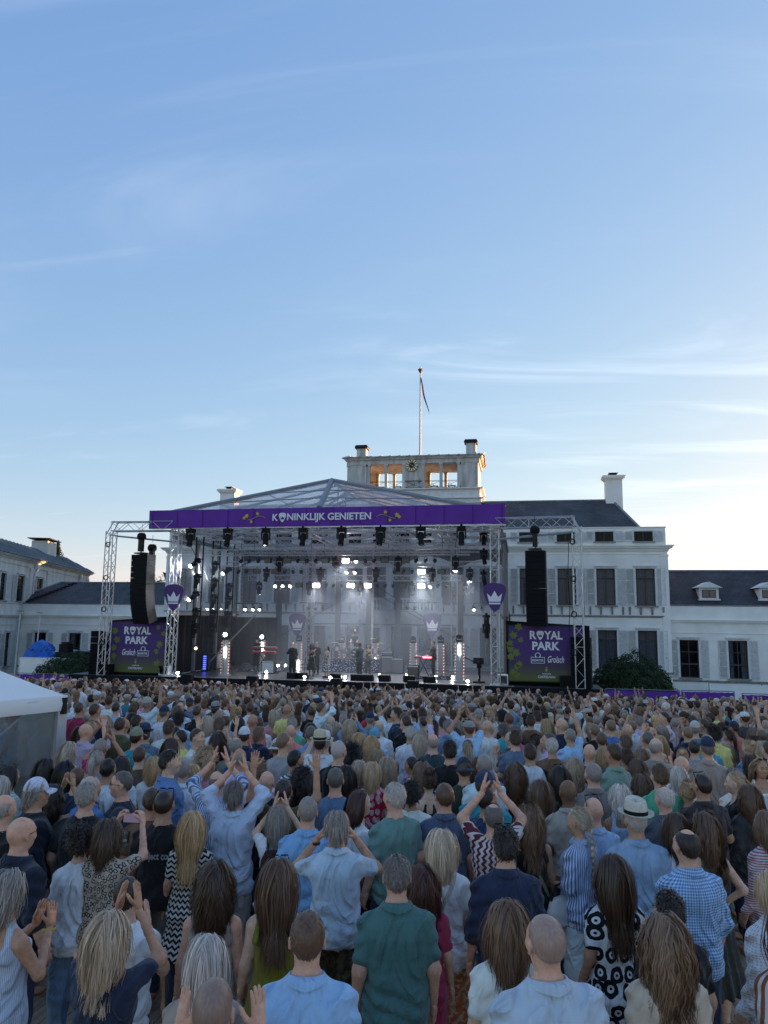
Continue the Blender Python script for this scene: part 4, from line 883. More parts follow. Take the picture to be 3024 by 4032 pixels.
def strobe_meshes(s):
    y = MB().cyl((0, 0, 0), (0, 0, .12 * s), .02, 5).box(-.24 * s, -.225 * s, -.02, .02, -.2 * s, 0).box(.225 * s, .24 * s, -.02, .02, -.2 * s, 0).box(-.24 * s, .24 * s, -.02, .02, 0, .012)
    h = MB().box(-.22 * s, .22 * s, -.06 * s, .08 * s, -.3 * s, -.03 * s); l_ = MB()
    for k in range(3): l_.box(-.2 * s, .2 * s, -.075 * s, -.061 * s, -.28 * s + k * .08 * s, -.215 * s + k * .08 * s)
    return y.mesh('yoke', m_blkm), h.mesh('housing', m_blkp), l_.mesh('lens', mat('strobe_glass', (0.16, 0.15, 0.11), 0.3))
def lens_copy(me, m): c = me.copy(); c.materials.clear(); c.materials.append(m); return c
LM = {'mh': mh_meshes(1.0), 'mhb': mh_meshes(1.25), 'par': par_meshes(1.0), 'st': strobe_meshes(1.0), 'lad': mh_meshes(.95)}
LIT = {}
ORD = ['leftmost', 'second', 'third', 'fourth', 'fifth', 'sixth', 'seventh', 'eighth', 'ninth', 'tenth', 'eleventh', 'twelfth', 'thirteenth', 'fourteenth', 'fifteenth', 'sixteenth', 'seventeenth', 'eighteenth', 'nineteenth', 'twentieth']
NAMES = {'mh': ('moving_head_light', 'moving head light'), 'mhb': ('moving_head_light', 'large moving head light'), 'par': ('par_lamp', 'round par lamp'), 'st': ('strobe_panel', 'strobe panel lamp'), 'lad': ('moving_head_light', 'moving head light')}
def lamp(kind, loc, label, lit=None, rot=(0, 0, 0), group=None, sc=None):
    nm, _ = NAMES[kind]; t = thing(nm, label, 'stage light', loc, 0, group); t.rotation_euler = rot
    if sc: t.scale = (sc,) * 3
    if lit and kind in ('st', 'mh', 'lad'):
        ld = bpy.data.lights.new('lamp_beam', 'SPOT'); ld.energy = 230 if kind == 'st' else 150; ld.spot_size = R(100); ld.spot_blend = .8; ld.shadow_soft_size = .15; ld.color = (.88, .93, 1.0)
        lo = bpy.data.objects.new('lamp_beam', ld); COL.objects.link(lo); lo.parent = t; lo.location = (0, -.16, -.3 if kind == 'st' else -.7); lo.rotation_euler = (R(-28), 0, 0)
    for me in LM[kind]:
        if me.name.startswith('lens') and lit:
            k = (kind, lit.name)
            if k not in LIT: LIT[k] = lens_copy(me, lit)
            me = LIT[k]
        link(me.name.split('.')[0], me, t, local=True)
    return t
def row(Y, zt, items, where, group):
    """items: (kind, photo x, lit); labels count each kind from the left"""
    cnt = {}
    for kind, x, lit in sorted(items, key=lambda q: q[1]):
        key = (kind, bool(lit)); k = cnt.get(key, 0); cnt[key] = k + 1
        p = on(x, 2200, Y); p2 = on(x - (p[0] - p[0]), 2200, Y)
        o = ORD[k] + (' ' if k == 0 else ' from left '); nm = NAMES[kind][1]
        lamp(kind, (p2[0], Y, zt), (('lit ' if lit else 'unlit ') + nm + ', ' + ORD[k] + (' of its kind ' if k == 0 else ' from the left ') + where), lit, (0, 0, R(random.Random(int(x)).uniform(-25, 25))), group)
A_ = lambda x: 560 + x / 2.37
B_ = lambda x: 1200 + x / 1.952
row(36.95, 9.42, [('mhb', q, None) for q in (746, 893, 1043, 1191, 1343, 1497, 1656, 1817)], 'under the purple banner', 'moving heads under the banner')
T = {}
for key, Y, ya, yb_ in (('second', 39.6, 2163, 2186), ('third', 42.4, 2212, 2231), ('rear', 45.0, 2266, 2287)):
    zt, zb = on(1500, ya, Y)[2], on(1500, yb_, Y)[2]; s = zt - zb; zc = (zt + zb) / 2; xl, xr = (on(q, 2200, Y)[0] for q in ((835, 1850) if key != 'rear' else (985, 1910)))
    if key == 'third': xl, xr = on(985, 2200, Y)[0] - 1.6, on(1900, 2200, Y)[0]
    b = MB(); truss(b, (xl, Y, zc), (xr, Y, zc), s, .026, .013); part(b, 'lighting_truss', m_alu)
    for f in (.12, .4, .65, .9): part(MB().cyl((xl + (xr - xl) * f, Y, zt), (xl + (xr - xl) * f, Y, 9.2), .015, 5), 'truss_hanger', m_blkm)
    T[key] = (Y, zb - .13)
row(*T['second'], [('par', B_(15), 0), ('par', B_(85), 0), ('st', B_(160), 0), ('mh', B_(240), 0), ('st', B_(320), e_pink), ('par', B_(395), e_warm), ('par', B_(465), 0), ('par', B_(535), 0), ('st', B_(615), 0), ('mh', B_(718), 0), ('st', B_(775), 0), ('par', B_(857), 0), ('par', B_(930), 0), ('par', B_(1000), 0), ('mh', B_(1160), e_cool),
    ('par', A_(925), 0), ('par', A_(1000), 0), ('par', A_(1085), 0), ('st', A_(1175), 0), ('mh', A_(1280), 0), ('st', A_(1355), 0), ('par', A_(1455), 0), ('par', A_(1540), 0)], 'on the second truss from the front', 'lamps on the second truss')
row(*T['third'], [('mh', B_(125), 0), ('par', B_(265), 0), ('par', B_(328), e_warm), ('par', B_(392), e_warm), ('mh', B_(550), 0), ('par', B_(692), 0), ('par', B_(760), 0), ('par', B_(825), 0), ('st', B_(895), e_green), ('mh', B_(980), 0), ('st', B_(1050), 0), ('par', B_(1133), 0), ('mh', B_(1268), e_warm),
    ('par', A_(905), 0), ('par', A_(980), 0), ('st', A_(1075), 0), ('mh', A_(1165), 0), ('st', A_(1245), 0), ('par', A_(1335), 0), ('par', A_(1410), 0), ('par', A_(1487), 0)], 'on the third truss from the front', 'lamps on the third truss')
row(*T['rear'], [('mh', B_(40), 0), ('st', B_(93), e_pink), ('par', B_(168), 0), ('par', B_(225), 0), ('par', B_(287), 0), ('st', B_(355), e_green), ('mh', B_(430), 0), ('st', B_(492), e_pink), ('par', B_(560), 0), ('par', B_(620), 0), ('par', B_(682), 0), ('st', B_(752), 0), ('mh', B_(825), 0), ('st', B_(895), e_green), ('par', B_(968), e_warm), ('par', B_(1025), 0), ('par', B_(1090), 0), ('mh', B_(1235), 0),
    ('mh', A_(1100), 0), ('par', A_(1248), e_warm), ('par', A_(1318), e_warm), ('par', A_(1390), e_warm), ('st', A_(1470), 0)], 'on the rear lighting truss', 'lamps on the rear truss')
# drop bars with three small lamps each
for i, (x0, x1, y, xs_, lit) in enumerate(((925, 1030, 2376, (967, 997, 1023), e_warm), (1180, 1277, 2374, (1215, 1243, 1272), None), (1600, 1720, 2373, (1602, 1633, 1663), None), (1865, 1915, 2376, (1866, 1897), e_warm))):
    Y = 46.6; p, q = on(x0, y, Y), on(x1, y, Y); part(MB().cyl(p, q, .03, 6).cyl(lerp(p, q, .1), lerp(p, q, .1)[:2] + (9.2,), .012, 4).cyl(lerp(p, q, .9), lerp(p, q, .9)[:2] + (9.2,), .012, 4), 'drop_bar', m_blkm)
    for k, x in enumerate(xs_):
        c = on(x, y + 6, Y); lamp('par', (c[0], Y, p[2] - .16), '%s small lamp on the %s low drop bar behind the band' % (('left', 'middle', 'right')[k], ('far left', 'left centre', 'right centre', 'far right')[i]), lit if not (i == 3 and k == 1) else None, (R(10), 0, 0), 'small lamps on the drop bars')
# side ladders with moving heads
for i, (x, Y, y0, y1, hs, lits) in enumerate(((785, 38.9, 2200, 2500, (2225, 2285, 2355, 2420, 2480), (0, 2)), (852, 41.0, 2195, 2490, (2235, 2300, 2365, 2425, 2480), ()), (908, 43.2, 2215, 2490, (2255, 2320, 2370, 2430, 2480), (0,)))):
    p, q = on(x, y0, Y), on(x - 12, y1, Y); lt = thing('light_ladder', ('front', 'middle', 'rear')[i] + ' hanging ladder of moving heads along the left stage wall', 'light ladder', tuple(p))
    for s in (-.22, .22): part(MB().box(p[0] + s - .035, p[0] + s + .035, Y - .03, Y + .03, q[2], 9.2), 'ladder_rail', m_blkm, lt)
    for k, yy in enumerate(hs):
        c = on(x, yy, Y); part(MB().box(p[0] - .2, p[0] + .2, Y - .02, Y + .02, c[2] + .3, c[2] + .36), 'ladder_rung', m_blkm, lt)
        lit = (e_cool if i else e_warm) if k in lits else None
        lamp('lad', (p[0], Y - .12, c[2] + .28), '%s moving head %s on the %s light ladder' % (('top', 'second', 'third', 'fourth', 'lowest')[k], '(lit)' if lit else '(unlit)', ('front', 'middle', 'rear')[i]), lit, (R(-50) if lit else R(-6), 0, R(-20)), 'moving heads on the light ladders')
for k, y in enumerate((2115, 2190, 2275, 2445, 2480)):
    c = on(1905 + (10 if k > 2 else 0), y, 38.4); lamp('lad', (c[0], 38.4, c[2] + .3), '%s moving head clamped to the right front tower' % ('top', 'second', 'third', 'fourth', 'lowest')[k], None, (0, 0, R(40 * k)), 'moving heads on the right tower')
# vertical light columns with a moving head on top
m_colm = mat('brushed_column', (0.42, 0.45, 0.48), 0.35, 0.6)
for i, (x, y0, y1, Y, lit, tube) in enumerate(((890, 2519, 2664, 38.6, 1, .35), (1034, 2525, 2640, 44.5, 1, .2), (1178, 2525, 2655, 43.2, 0, .8), (1346, 2532, 2640, 44.8, 0, .75), (1479, 2532, 2640, 44.8, 0, .7), (1627, 2532, 2655, 42.8, 0, 0), (1735, 2532, 2668, 41.0, 0, 0), (1809, 2528, 2686, 38.8, 0, .2))):
    p, q = on(x, y0, Y), on(x, y1, Y); z0 = ZF; h = p[2] - z0; w_ = .30 if Y < 40 else .24
    t = thing('light_column', ORD[i] + (' of the upright light columns on the stage floor' if i == 0 else ' upright light column on stage counted from the left'), 'light column', (p[0], Y, z0), 0, 'upright light columns')
    part(MB().box(-w_ * .5, -w_ * .3, -.06, .06, .05, h).box(w_ * .3, w_ * .5, -.06, .06, .05, h).box(-w_ * .2, w_ * .2, -.02, .05, .05, h), 'column_body', m_colm, t, local=True)
    part(MB().box(-w_ * .9, w_ * .9, -.2, .2, 0, .06), 'base_plate', m_colm, t, local=True)
    for s in (-1, 1):
        b = MB()
        for k in range(int(h / .16)): b.box(s * w_ * .72 - .026, s * w_ * .72 + .026, -.05, .0, .12 + k * .16, .16 + k * .16)
        part(b, 'led_dots', e_led if s > 0 else emis('led_dot_dim', (1, .5, .35), .2), t, local=True, kind='stuff')
    if tube: part(MB().cyl((0, -.05, h * (1 - tube) - .25), (0, -.05, h * (1 - tube) + .25), .055, 8), 'lit_tube', e_tube, t, local=True)
    b = MB().box(-.15, .15, -.13, .13, h, h + .1); b.box(-.17, -.13, -.05, .05, h + .101, h + .34); b.box(.13, .17, -.05, .05, h + .101, h + .34); part(b, 'lamp_yoke', m_blkm, t, local=True)
    b = MB(); b.cyl((0, -.14, h + .28), (0, .14, h + .28), .125, 12); part(b, 'lamp_head', m_blkp, t, local=True)
    part(MB().cyl((0, -.15, h + .28), (0, -.142, h + .28), .10, 12), 'lamp_lens', e_cool if lit else m_lens, t, local=True)
# floor lamps at the front edge and between the band
for i, (x, y, Y) in enumerate(sorted(((702, 2658, 37.9), (1200, 2670, 37.7), (1302, 2672, 37.6), (1360, 2668, 38.2), (1495, 2652, 40), (1602, 2655, 40.5), (1717, 2658, 40), (1783, 2660, 40), (1842, 2685, 37.8), (1125, 2630, 45.8), (1050, 2648, 40.2), (1095, 2645, 45.5)))):
    c = on(x, y, Y); t = thing('floor_lamp', ORD[i] + (' small lit floor lamp along the front of the stage' if i == 0 else ' small lit floor lamp on stage in order from the left'), 'stage light', (c[0], Y, ZF), 0, 'small lit floor lamps')
    part(MB().box(-.1, .1, -.08, .1, 0, .05).box(-.09, .09, -.05, .1, .051, .2), 'housing', m_blkp, t, local=True); part(MB().cyl((0, -.06, .13), (0, -.052, .13), .065, 10), 'lens', e_cool, t, local=True)

# machine smoke drifting inside the stage
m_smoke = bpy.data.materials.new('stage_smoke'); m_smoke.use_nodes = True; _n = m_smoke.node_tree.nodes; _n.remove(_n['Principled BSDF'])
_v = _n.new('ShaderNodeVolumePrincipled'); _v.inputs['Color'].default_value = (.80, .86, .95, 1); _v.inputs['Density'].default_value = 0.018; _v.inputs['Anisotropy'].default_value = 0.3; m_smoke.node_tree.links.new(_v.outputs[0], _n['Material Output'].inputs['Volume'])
MB().box(SX0 + .3, SX1 - .3, 37.9, 47.2, ZF + .02, 9.0).build('smoke_volume', m_smoke, kind='stuff', label='thin pale smoke hanging in the air above the stage')
# ------------------------------------------------------------------ people: distance fields -> continuous surfaces
def snets(D, org, h):
    """naive surface nets, returns vertices and quads"""
    s = D < 0
    c = [(i, j, k) for i in (0, 1) for j in (0, 1) for k in (0, 1)]
    n = np.array(D.shape) - 1
    cor = [D[i:i + n[0], j:j + n[1], k:k + n[2]] for i, j, k in c]
    cs = np.zeros(n, np.int8)
    for q in cor: cs += (q < 0)
    act = np.argwhere((cs > 0) & (cs < 8))
    if not len(act): return np.zeros((0, 3)), []
    vals = np.stack([q[act[:, 0], act[:, 1], act[:, 2]] for q in cor], 1)
    ca = np.array(c, float); acc = np.zeros((len(act), 3)); cnt = np.zeros(len(act))
    for a in range(8):
        for b_ in range(a + 1, 8):
            if abs(ca[a] - ca[b_]).sum() != 1: continue
            m = (vals[:, a] < 0) != (vals[:, b_] < 0)
            t = vals[m, a] / (vals[m, a] - vals[m, b_]); acc[m] += ca[a] + t[:, None] * (ca[b_] - ca[a]); cnt[m] += 1
    V = (act + acc / cnt[:, None]) * h + np.array(org)
    idx = -np.ones(n, int); idx[act[:, 0], act[:, 1], act[:, 2]] = np.arange(len(act)); fs = []
    for ax in range(3):
        sl0 = [slice(None)] * 3; sl1 = [slice(None)] * 3; sl0[ax] = slice(0, -1); sl1[ax] = slice(1, None)
        e = np.argwhere(s[tuple(sl0)] != s[tuple(sl1)]); o1, o2 = [(1, 2), (2, 0), (0, 1)][ax]
        e = e[(e[:, o1] > 0) & (e[:, o2] > 0) & (e[:, o1] < n[o1]) & (e[:, o2] < n[o2])]
        def g(d1, d2): q = e.copy(); q[:, o1] -= d1; q[:, o2] -= d2; return idx[q[:, 0], q[:, 1], q[:, 2]]
        quad = np.stack([g(1, 1), g(0, 1), g(0, 0), g(1, 0)], 1); ins = s[e[:, 0], e[:, 1], e[:, 2]]
        quad[~ins] = quad[~ins][:, ::-1]; fs.append(quad[(quad >= 0).all(1)])
    return V, np.concatenate(fs)
class SDF:
    def __init__(s, lo, hi, h):
        s.h = h; s.lo = np.array(lo, float); n = np.ceil((np.array(hi) - s.lo) / h).astype(int) + 1; s.n = n
        s.ax = [s.lo[i] + h * np.arange(n[i]) for i in range(3)]; s.D = np.full(n, 1.0, np.float32)
    def sub(s, lo, hi):
        a = np.clip(((np.array(lo) - s.lo) / s.h).astype(int) - 1, 0, s.n - 1); b = np.clip(((np.array(hi) - s.lo) / s.h).astype(int) + 2, 1, s.n)
        sl = tuple(slice(i, max(j, i + 1)) for i, j in zip(a, b)); G = np.meshgrid(*[s.ax[i][sl[i]].astype(np.float32) for i in range(3)], indexing='ij'); return sl, G
    def mix(s, sl, d, k, op='u'):
        A = s.D[sl]
        if op == 'u':
            hh = np.clip(.5 + .5 * (A - d) / k, 0, 1); s.D[sl] = A * (1 - hh) + d * hh - k * hh * (1 - hh)
        else:
            hh = np.clip(.5 - .5 * (A + d) / k, 0, 1); s.D[sl] = A * (1 - hh) - d * hh + k * hh * (1 - hh)
        return s
    def cone(s, p, q, r1, r2, k=.03, op='u', ys=1.0):
        p, q = np.array(p, float), np.array(q, float); m = max(r1, r2) * max(1, 1 / ys) + .07
        sl, (X, Y, Z) = s.sub(np.minimum(p, q) - m, np.maximum(p, q) + m); d = q - p; L2 = max(float(d @ d), 1e-9)
        px, py, pz = X - p[0], (Y - p[1]), Z - p[2]; t = np.clip((px * d[0] + py * d[1] + pz * d[2]) / L2, 0, 1)
        dd = np.sqrt((px - t * d[0]) ** 2 + ((py - t * d[1]) * ys) ** 2 + (pz - t * d[2]) ** 2) - (r1 + (r2 - r1) * t); return s.mix(sl, dd, k, op)
    def ell(s, c, r, k=.02, op='u'):
        c, r = np.array(c, float), np.array(r, float); sl, (X, Y, Z) = s.sub(c - r - .06, c + r + .06)
        q = np.sqrt(((X - c[0]) / r[0]) ** 2 + ((Y - c[1]) / r[1]) ** 2 + ((Z - c[2]) / r[2]) ** 2); return s.mix(sl, (q - 1) * r.min(), k, op)
    def loft(s, z, a, b, cy, k=.03, z0=None, z1=None, dk=None, pw=2.4):
        z0 = z[0] if z0 is None else z0; z1 = z[-1] if z1 is None else z1; am, bm = max(a), max(b)
        sl, (X, Y, Z) = s.sub((-am - .07, -bm - .07, z0 - .05), (am + .07, bm + .1, z1 + .05)); zz = Z[0, 0, :]
        A, B, C = np.interp(zz, z, a), np.interp(zz, z, b), np.interp(zz, z, cy); q = (np.abs(X / A) ** pw + np.abs((Y - C) / B) ** pw) ** (1 / pw); d = (q - 1) * np.minimum(A, B)
        d = np.maximum(d, np.maximum(Z - z1, z0 - Z)); 
        if dk is not None: d = d + dk(X, Y, Z)
        return s.mix(sl, d.astype(np.float32), k)
    def mesh(s): return snets(s.D, s.lo, s.h)
def np_mesh(name, V, Fq, m=None, smooth=True):
    me = bpy.data.meshes.new(name); V = np.asarray(V, np.float32); Fq = np.asarray(Fq, np.int32); k = Fq.shape[1]
    me.vertices.add(len(V)); me.vertices.foreach_set('co', V.ravel()); me.loops.add(Fq.size); me.loops.foreach_set('vertex_index', Fq.ravel())
    me.polygons.add(len(Fq)); me.polygons.foreach_set('loop_start', np.arange(0, Fq.size, k, dtype=np.int32)); me.polygons.foreach_set('loop_total', np.full(len(Fq), k, np.int32))
    if smooth: me.polygons.foreach_set('use_smooth', np.ones(len(Fq), bool))
    for q in (m if isinstance(m, (list, tuple)) else [m] if m else []): me.materials.append(q)
    me.update(calc_edges=True); me.validate(); return me

TB = {  # torso tables: z, half width, half depth, centre
    'm': ([.80, .90, 1.0, 1.10, 1.22, 1.33, 1.41, 1.46, 1.50], [.165, .172, .163, .158, .17, .183, .16, .09, .062], [.115, .128, .122, .116, .122, .126, .10, .07, .058], [-.01, -.015, -.005, 0, 0, -.01, -.02, -.02, -.015]),
    'h': ([.80, .90, 1.0, 1.10, 1.22, 1.33, 1.41, 1.46, 1.50], [.185, .200, .200, .198, .198, .200, .172, .10, .066], [.135, .155, .165, .165, .155, .145, .11, .075, .062], [-.005, 0, .015, .02, .01, -.005, -.02, -.02, -.015]),
    'f': ([.80, .90, 1.0, 1.10, 1.22, 1.33, 1.40, 1.45, 1.50], [.165, .178, .155, .136, .142, .152, .135, .075, .05], [.115, .13, .115, .10, .105, .112, .088, .06, .048], [-.015, -.02, -.005, 0, .005, 0, -.015, -.015, -.012])}
for _k in TB: TB[_k] = ([q - (.016 if q > 1.35 else 0) for q in TB[_k][0]], [q * .92 for q in TB[_k][1]], TB[_k][2], TB[_k][3])
SH = {'m': .157, 'h': .174, 'f': .136}
POSE = {  # elbow, wrist for right arm (mirrored for left unless a pair), hand direction hint
    'down': (((.248, -.04, 1.13), (.228, .05, .90)),) * 2, 'front': (((.255, -.03, 1.14), (.085, .22, 1.09)),) * 2,
    'clap': (((.27, .08, 1.16), (.06, .30, 1.33)),) * 2, 'clap_up': (((.30, .10, 1.60), (.075, .17, 1.80)),) * 2,
    'clap_head': (((.31, .17, 1.45), (.06, .24, 1.68)),) * 2, 'apart': (((.30, .10, 1.24), (.16, .17, 1.47)),) * 2,
    'up_wide': (((.36, .04, 1.56), (.30, .10, 1.82)),) * 2, 'film': (((.22, .20, 1.26), (.10, .34, 1.50)),) * 2, 'film_up': (((.25, .24, 1.42), (.11, .36, 1.63)),) * 2,
    'one_up': (((.28, .08, 1.62), (.20, .12, 1.88)), ((.245, -.04, 1.13), (.228, .05, .90))), 'hip': (((.40, -.09, 1.13), (.215, .02, 1.01)), ((.245, -.04, 1.13), (.228, .05, .90))),
    'crossed': (((.245, .02, 1.13), (.02, .20, 1.15)),) * 2, 'head': (((.36, .10, 1.30), (.145, .10, 1.52)),) * 2,
    'raise_r': (((.26, .16, 1.34), (.14, .22, 1.60)), ((.255, -.03, 1.14), (.085, .22, 1.09))), 'keys': (((.25, -.02, 1.15), (.2, .26, 1.05)),) * 2,
    'sax': (((.27, .06, 1.17), (.04, .24, 1.30)), ((.25, .04, 1.15), (.05, .26, 1.12))), 'mic': (((.27, .1, 1.2), (.05, .17, 1.46)), ((.245, -.04, 1.13), (.228, .05, .90)))}
def arm_pts(sex, pose, side):
    e, w_ = POSE[pose][0 if side > 0 else 1]; sh = SH[sex]; kx = sh / .18
    return np.array([side * sh, -.02, 1.368 if sex != 'f' else 1.362]), np.array([side * e[0] * (kx if abs(e[0]) > .15 else 1), e[1], e[2]]), np.array([side * w_[0], w_[1], w_[2]])
def lift(pose, side, S_):
    """shoulder rises when the arm is raised"""
    e = POSE[pose][0 if side > 0 else 1][0]; up = max(0, e[2] - 1.3); return S_ + np.array([-side * up * .12, .02 * up, up * .18])
def add_arms(g, sex, pose, infl=0.0, upto=2.0, k=.03):
    ru, re, rw = (.050, .041, .030) if sex == 'm' else (.056, .046, .033) if sex == 'h' else (.043, .035, .025)
    for side in (1, -1):
        S_, E, W_ = arm_pts(sex, pose, side); S_ = lift(pose, side, S_)
        nb = np.array([side * .045, -.025, 1.434]); g.cone(nb, S_, .042 + infl * .6, ru + .006 + infl * .8, .05)
        if upto <= 0: continue
        f = min(upto, 1); P = S_ + (E - S_) * f; g.cone(S_, P, ru + .006 + infl, ru + (re - ru) * f + infl * (1.25 if upto < 1 else 1), k)
        if upto > 1: f = upto - 1; P = E + (W_ - E) * f; g.cone(E, P, re + infl, re + (rw - re) * f + infl * .9, k)
def hand_mesh(kind, side):
    def mk():
        g = SDF((-.06, -.07, -.03), (.09, .09, .22), .0062)
        g.cone((-.015, 0, .0), (-.012, 0, .03), .024, .026, .02, ys=1.3)
        for i, x in enumerate((-.032, -.012, .008, .027)): g.cone((x * .6, 0, .02), (x, 0, .085), .016, .0135, .018)
        cur = {'flat': .06, 'relax': .55, 'grip': 1.15}[kind]; Ln = (.060, .075, .080, .070)
        for i, x in enumerate((-.034, -.012, .010, .031)):
            p = np.array([x, 0, .088]); a = cur * .5; spread = (-.14, -.04, .03, .12)[i] * (1 if kind == 'flat' else .4)
            for j, f in enumerate((.46, .31, .23)):
                q = p + Ln[i] * f * np.array([spread, math.sin(a), math.cos(a)]); g.cone(p, q, .0098 - .001 * j, .009 - .001 * j, .004); p = q; a += cur * .75
        p = np.array([.022, .004, .03])
        for d_, l_, r1, r2 in (((.62, .25, .55), .045, .014, .0115), ((.35, .3 + cur * .3, .75), .032, .0115, .010), ((.15, .3 + cur * .4, .8), .024, .010, .008)):
            d_ = np.array(d_); d_ /= np.linalg.norm(d_); q = p + d_ * l_; g.cone(p, q, r1, r2, .008); p = q
        return g.mesh()
    V, Fq = cached(('hand', kind), mk); V = V.copy(); Fq = np.array(Fq)
    if side > 0: V[:, 0] *= -1; Fq = Fq[:, ::-1]     # thumb of the right hand points to -x when the palm faces +y
    return V, Fq
HK = {'down': 'relax', 'front': 'relax', 'crossed': 'relax', 'hip': 'relax', 'clap': 'flat', 'clap_up': 'flat', 'clap_head': 'flat', 'apart': 'flat', 'up_wide': 'flat', 'head': 'relax', 'film': 'grip', 'film_up': 'grip', 'one_up': 'flat', 'raise_r': 'relax', 'keys': 'relax', 'sax': 'grip', 'mic': 'grip'}
def place_hand(sex, pose, side):
    S_, E, W_ = arm_pts(sex, pose, side); f = W_ - E; f /= np.linalg.norm(f)
    kind = HK[pose]
    if pose == 'one_up' and side < 0: kind = 'relax'
    if pose in ('clap', 'clap_up', 'clap_head'): pn = np.array([-side, 0, 0]); f = f * .25 + np.array([-side * .06, .1, .9]) 
    elif pose == 'apart': pn = np.array([-side * .9, .5, 0]); f = f * .2 + np.array([0, .1, 1])
    elif pose in ('up_wide', 'one_up') and W_[2] > 1.5: pn = np.array([-side * .5, 1, 0]); f = f + np.array([0, 0, .3])
    elif pose in ('film', 'film_up'): pn = np.array([-side * 1.0, .15, 0]); f = f + np.array([-side * .1, 0, .5])
    elif pose in ('front', 'crossed', 'keys'): pn = np.array([0, -.4, -1.0]) if pose != 'front' else np.array([0, -1, 0])
    else: pn = np.array([-side, 0, 0])
    z = f / np.linalg.norm(f); y = pn - z * (pn @ z); y /= np.linalg.norm(y); x = np.cross(y, z); sc = 1.0 if sex != 'f' else .9
    V, Fq = hand_mesh(kind, side); return (V * sc) @ np.stack([x, y, z]) + W_, Fq
def head_sdf(sex):
    g = SDF((-.115, -.14, 1.43), (.115, .16, 1.77), .0085); nr = .060 if sex != 'f' else .050
    g.cone((0, -.026, 1.40), (0, -.010, 1.585), nr + .004, nr - .003, .03); g.ell((0, -.012, 1.648), (.0765, .096, .098), .02)
    g.ell((0, .030, 1.585), (.056, .062, .062), .04); g.ell((0, .062, 1.548), (.024, .026, .02), .03); g.ell((0, .055, 1.655), (.060, .035, .05), .03)
    g.cone((0, .088, 1.642), (0, .106, 1.606), .008, .013, .012); g.ell((0, .098, 1.602), (.019, .012, .010), .01); g.ell((0, .082, 1.566), (.026, .014, .008), .01); g.ell((0, .080, 1.556), (.022, .012, .006), .008)
    for s in (-1, 1):
        g.ell((s * .032, .098, 1.640), (.016, .014, .010), .015, 's'); g.ell((s * .031, .080, 1.640), (.012, .012, .011), .004); g.ell((s * .046, .062, 1.607), (.02, .02, .018), .03)
        g.cone((s * .014, .090, 1.660), (s * .05, .078, 1.660), .007, .006, .012)
        g.ell((s * .084, -.010, 1.620), (.010, .020, .033), .005); g.ell((s * .092, .000, 1.620), (.006, .011, .02), .005, 's')
    V, f = g.mesh(); return slim(V), f
def slim(V):
    """narrow everything above the neck a little"""
    V = np.array(V, float); k = np.clip((V[:, 2] - 1.46) / .08, 0, 1); V[:, 0] *= 1 - .06 * k; V[:, 1] = -.012 + (V[:, 1] + .012) * (1 - .045 * k); return V
def body_mesh(sex, pose):
    def mk():
        z, a, b, cy = TB[sex]; top = max(1.62, POSE[pose][0][0][2] + .15, POSE[pose][0][1][2] + .12, POSE[pose][1][1][2] + .12)
        g = SDF((-.56, -.32, -.01), (.56, .52, min(top, 2.05)), .0235)
        g.loft(z, [q - .008 for q in a], [q - .008 for q in b], cy, .03); add_arms(g, sex, pose); g.cone((0, -.02, 1.43), (0, -.014, 1.52), .064 if sex != 'f' else .052, .058 if sex != 'f' else .047, .04)
        for s in (-1, 1):
            lr = 1.12 if sex == 'h' else 1.0
            g.cone((s * .088, -.005, .86), (s * .095, .0, .48), .088 * lr, .058 * lr, .03); g.cone((s * .095, -.0, .48), (s * .10, -.03, .09), .057 * lr, .038, .03); g.cone((s * .095, -.02, .37), (s * .098, -.03, .25), .056, .045, .03)
            g.cone((s * .10, -.05, .045), (s * .112, .13, .035), .038, .03, .03)
        V, Fq = g.mesh(); VH, FH = cached(('headg', sex), lambda: head_sdf(sex)); parts = [(V, Fq), (VH, FH)] + [place_hand(sex, pose, s) for s in (1, -1)]
        VV = np.concatenate([p[0] for p in parts]); o = 0; FF = []
        for p in parts: FF.append(np.array(p[1]) + o); o += len(p[0])
        me = np_mesh('body', VV, np.concatenate(FF), m_skin); c = np.ones((len(VV), 4), np.float32)
        x, y, zz = VV.T     # lips, brows and eyes as real colour of the face
        f = (y > .06) & (zz > 1.5) & (zz < 1.70) & (abs(x) < .07); hd = np.arange(len(VV)) >= len(V); hd &= np.arange(len(VV)) < len(V) + len(VH); f &= hd
        lips = f & (abs(zz - 1.561) < .010) & (abs(x) < .024) & (y > .078); c[lips, :3] = (.85, .55, .55)
        br = f & (abs(zz - 1.663) < .006) & (abs(x) > .014) & (abs(x) < .048); c[br, :3] = (.35, .3, .28)
        ey = f & (abs(zz - 1.640) < .006) & (abs(abs(x) - .031) < .010); c[ey, :3] = (.22, .2, .2)
        at = me.color_attributes.new('tone', 'FLOAT_COLOR', 'POINT'); at.data.foreach_set('color', c.ravel()); return me
    return cached(('body', sex, pose), mk)
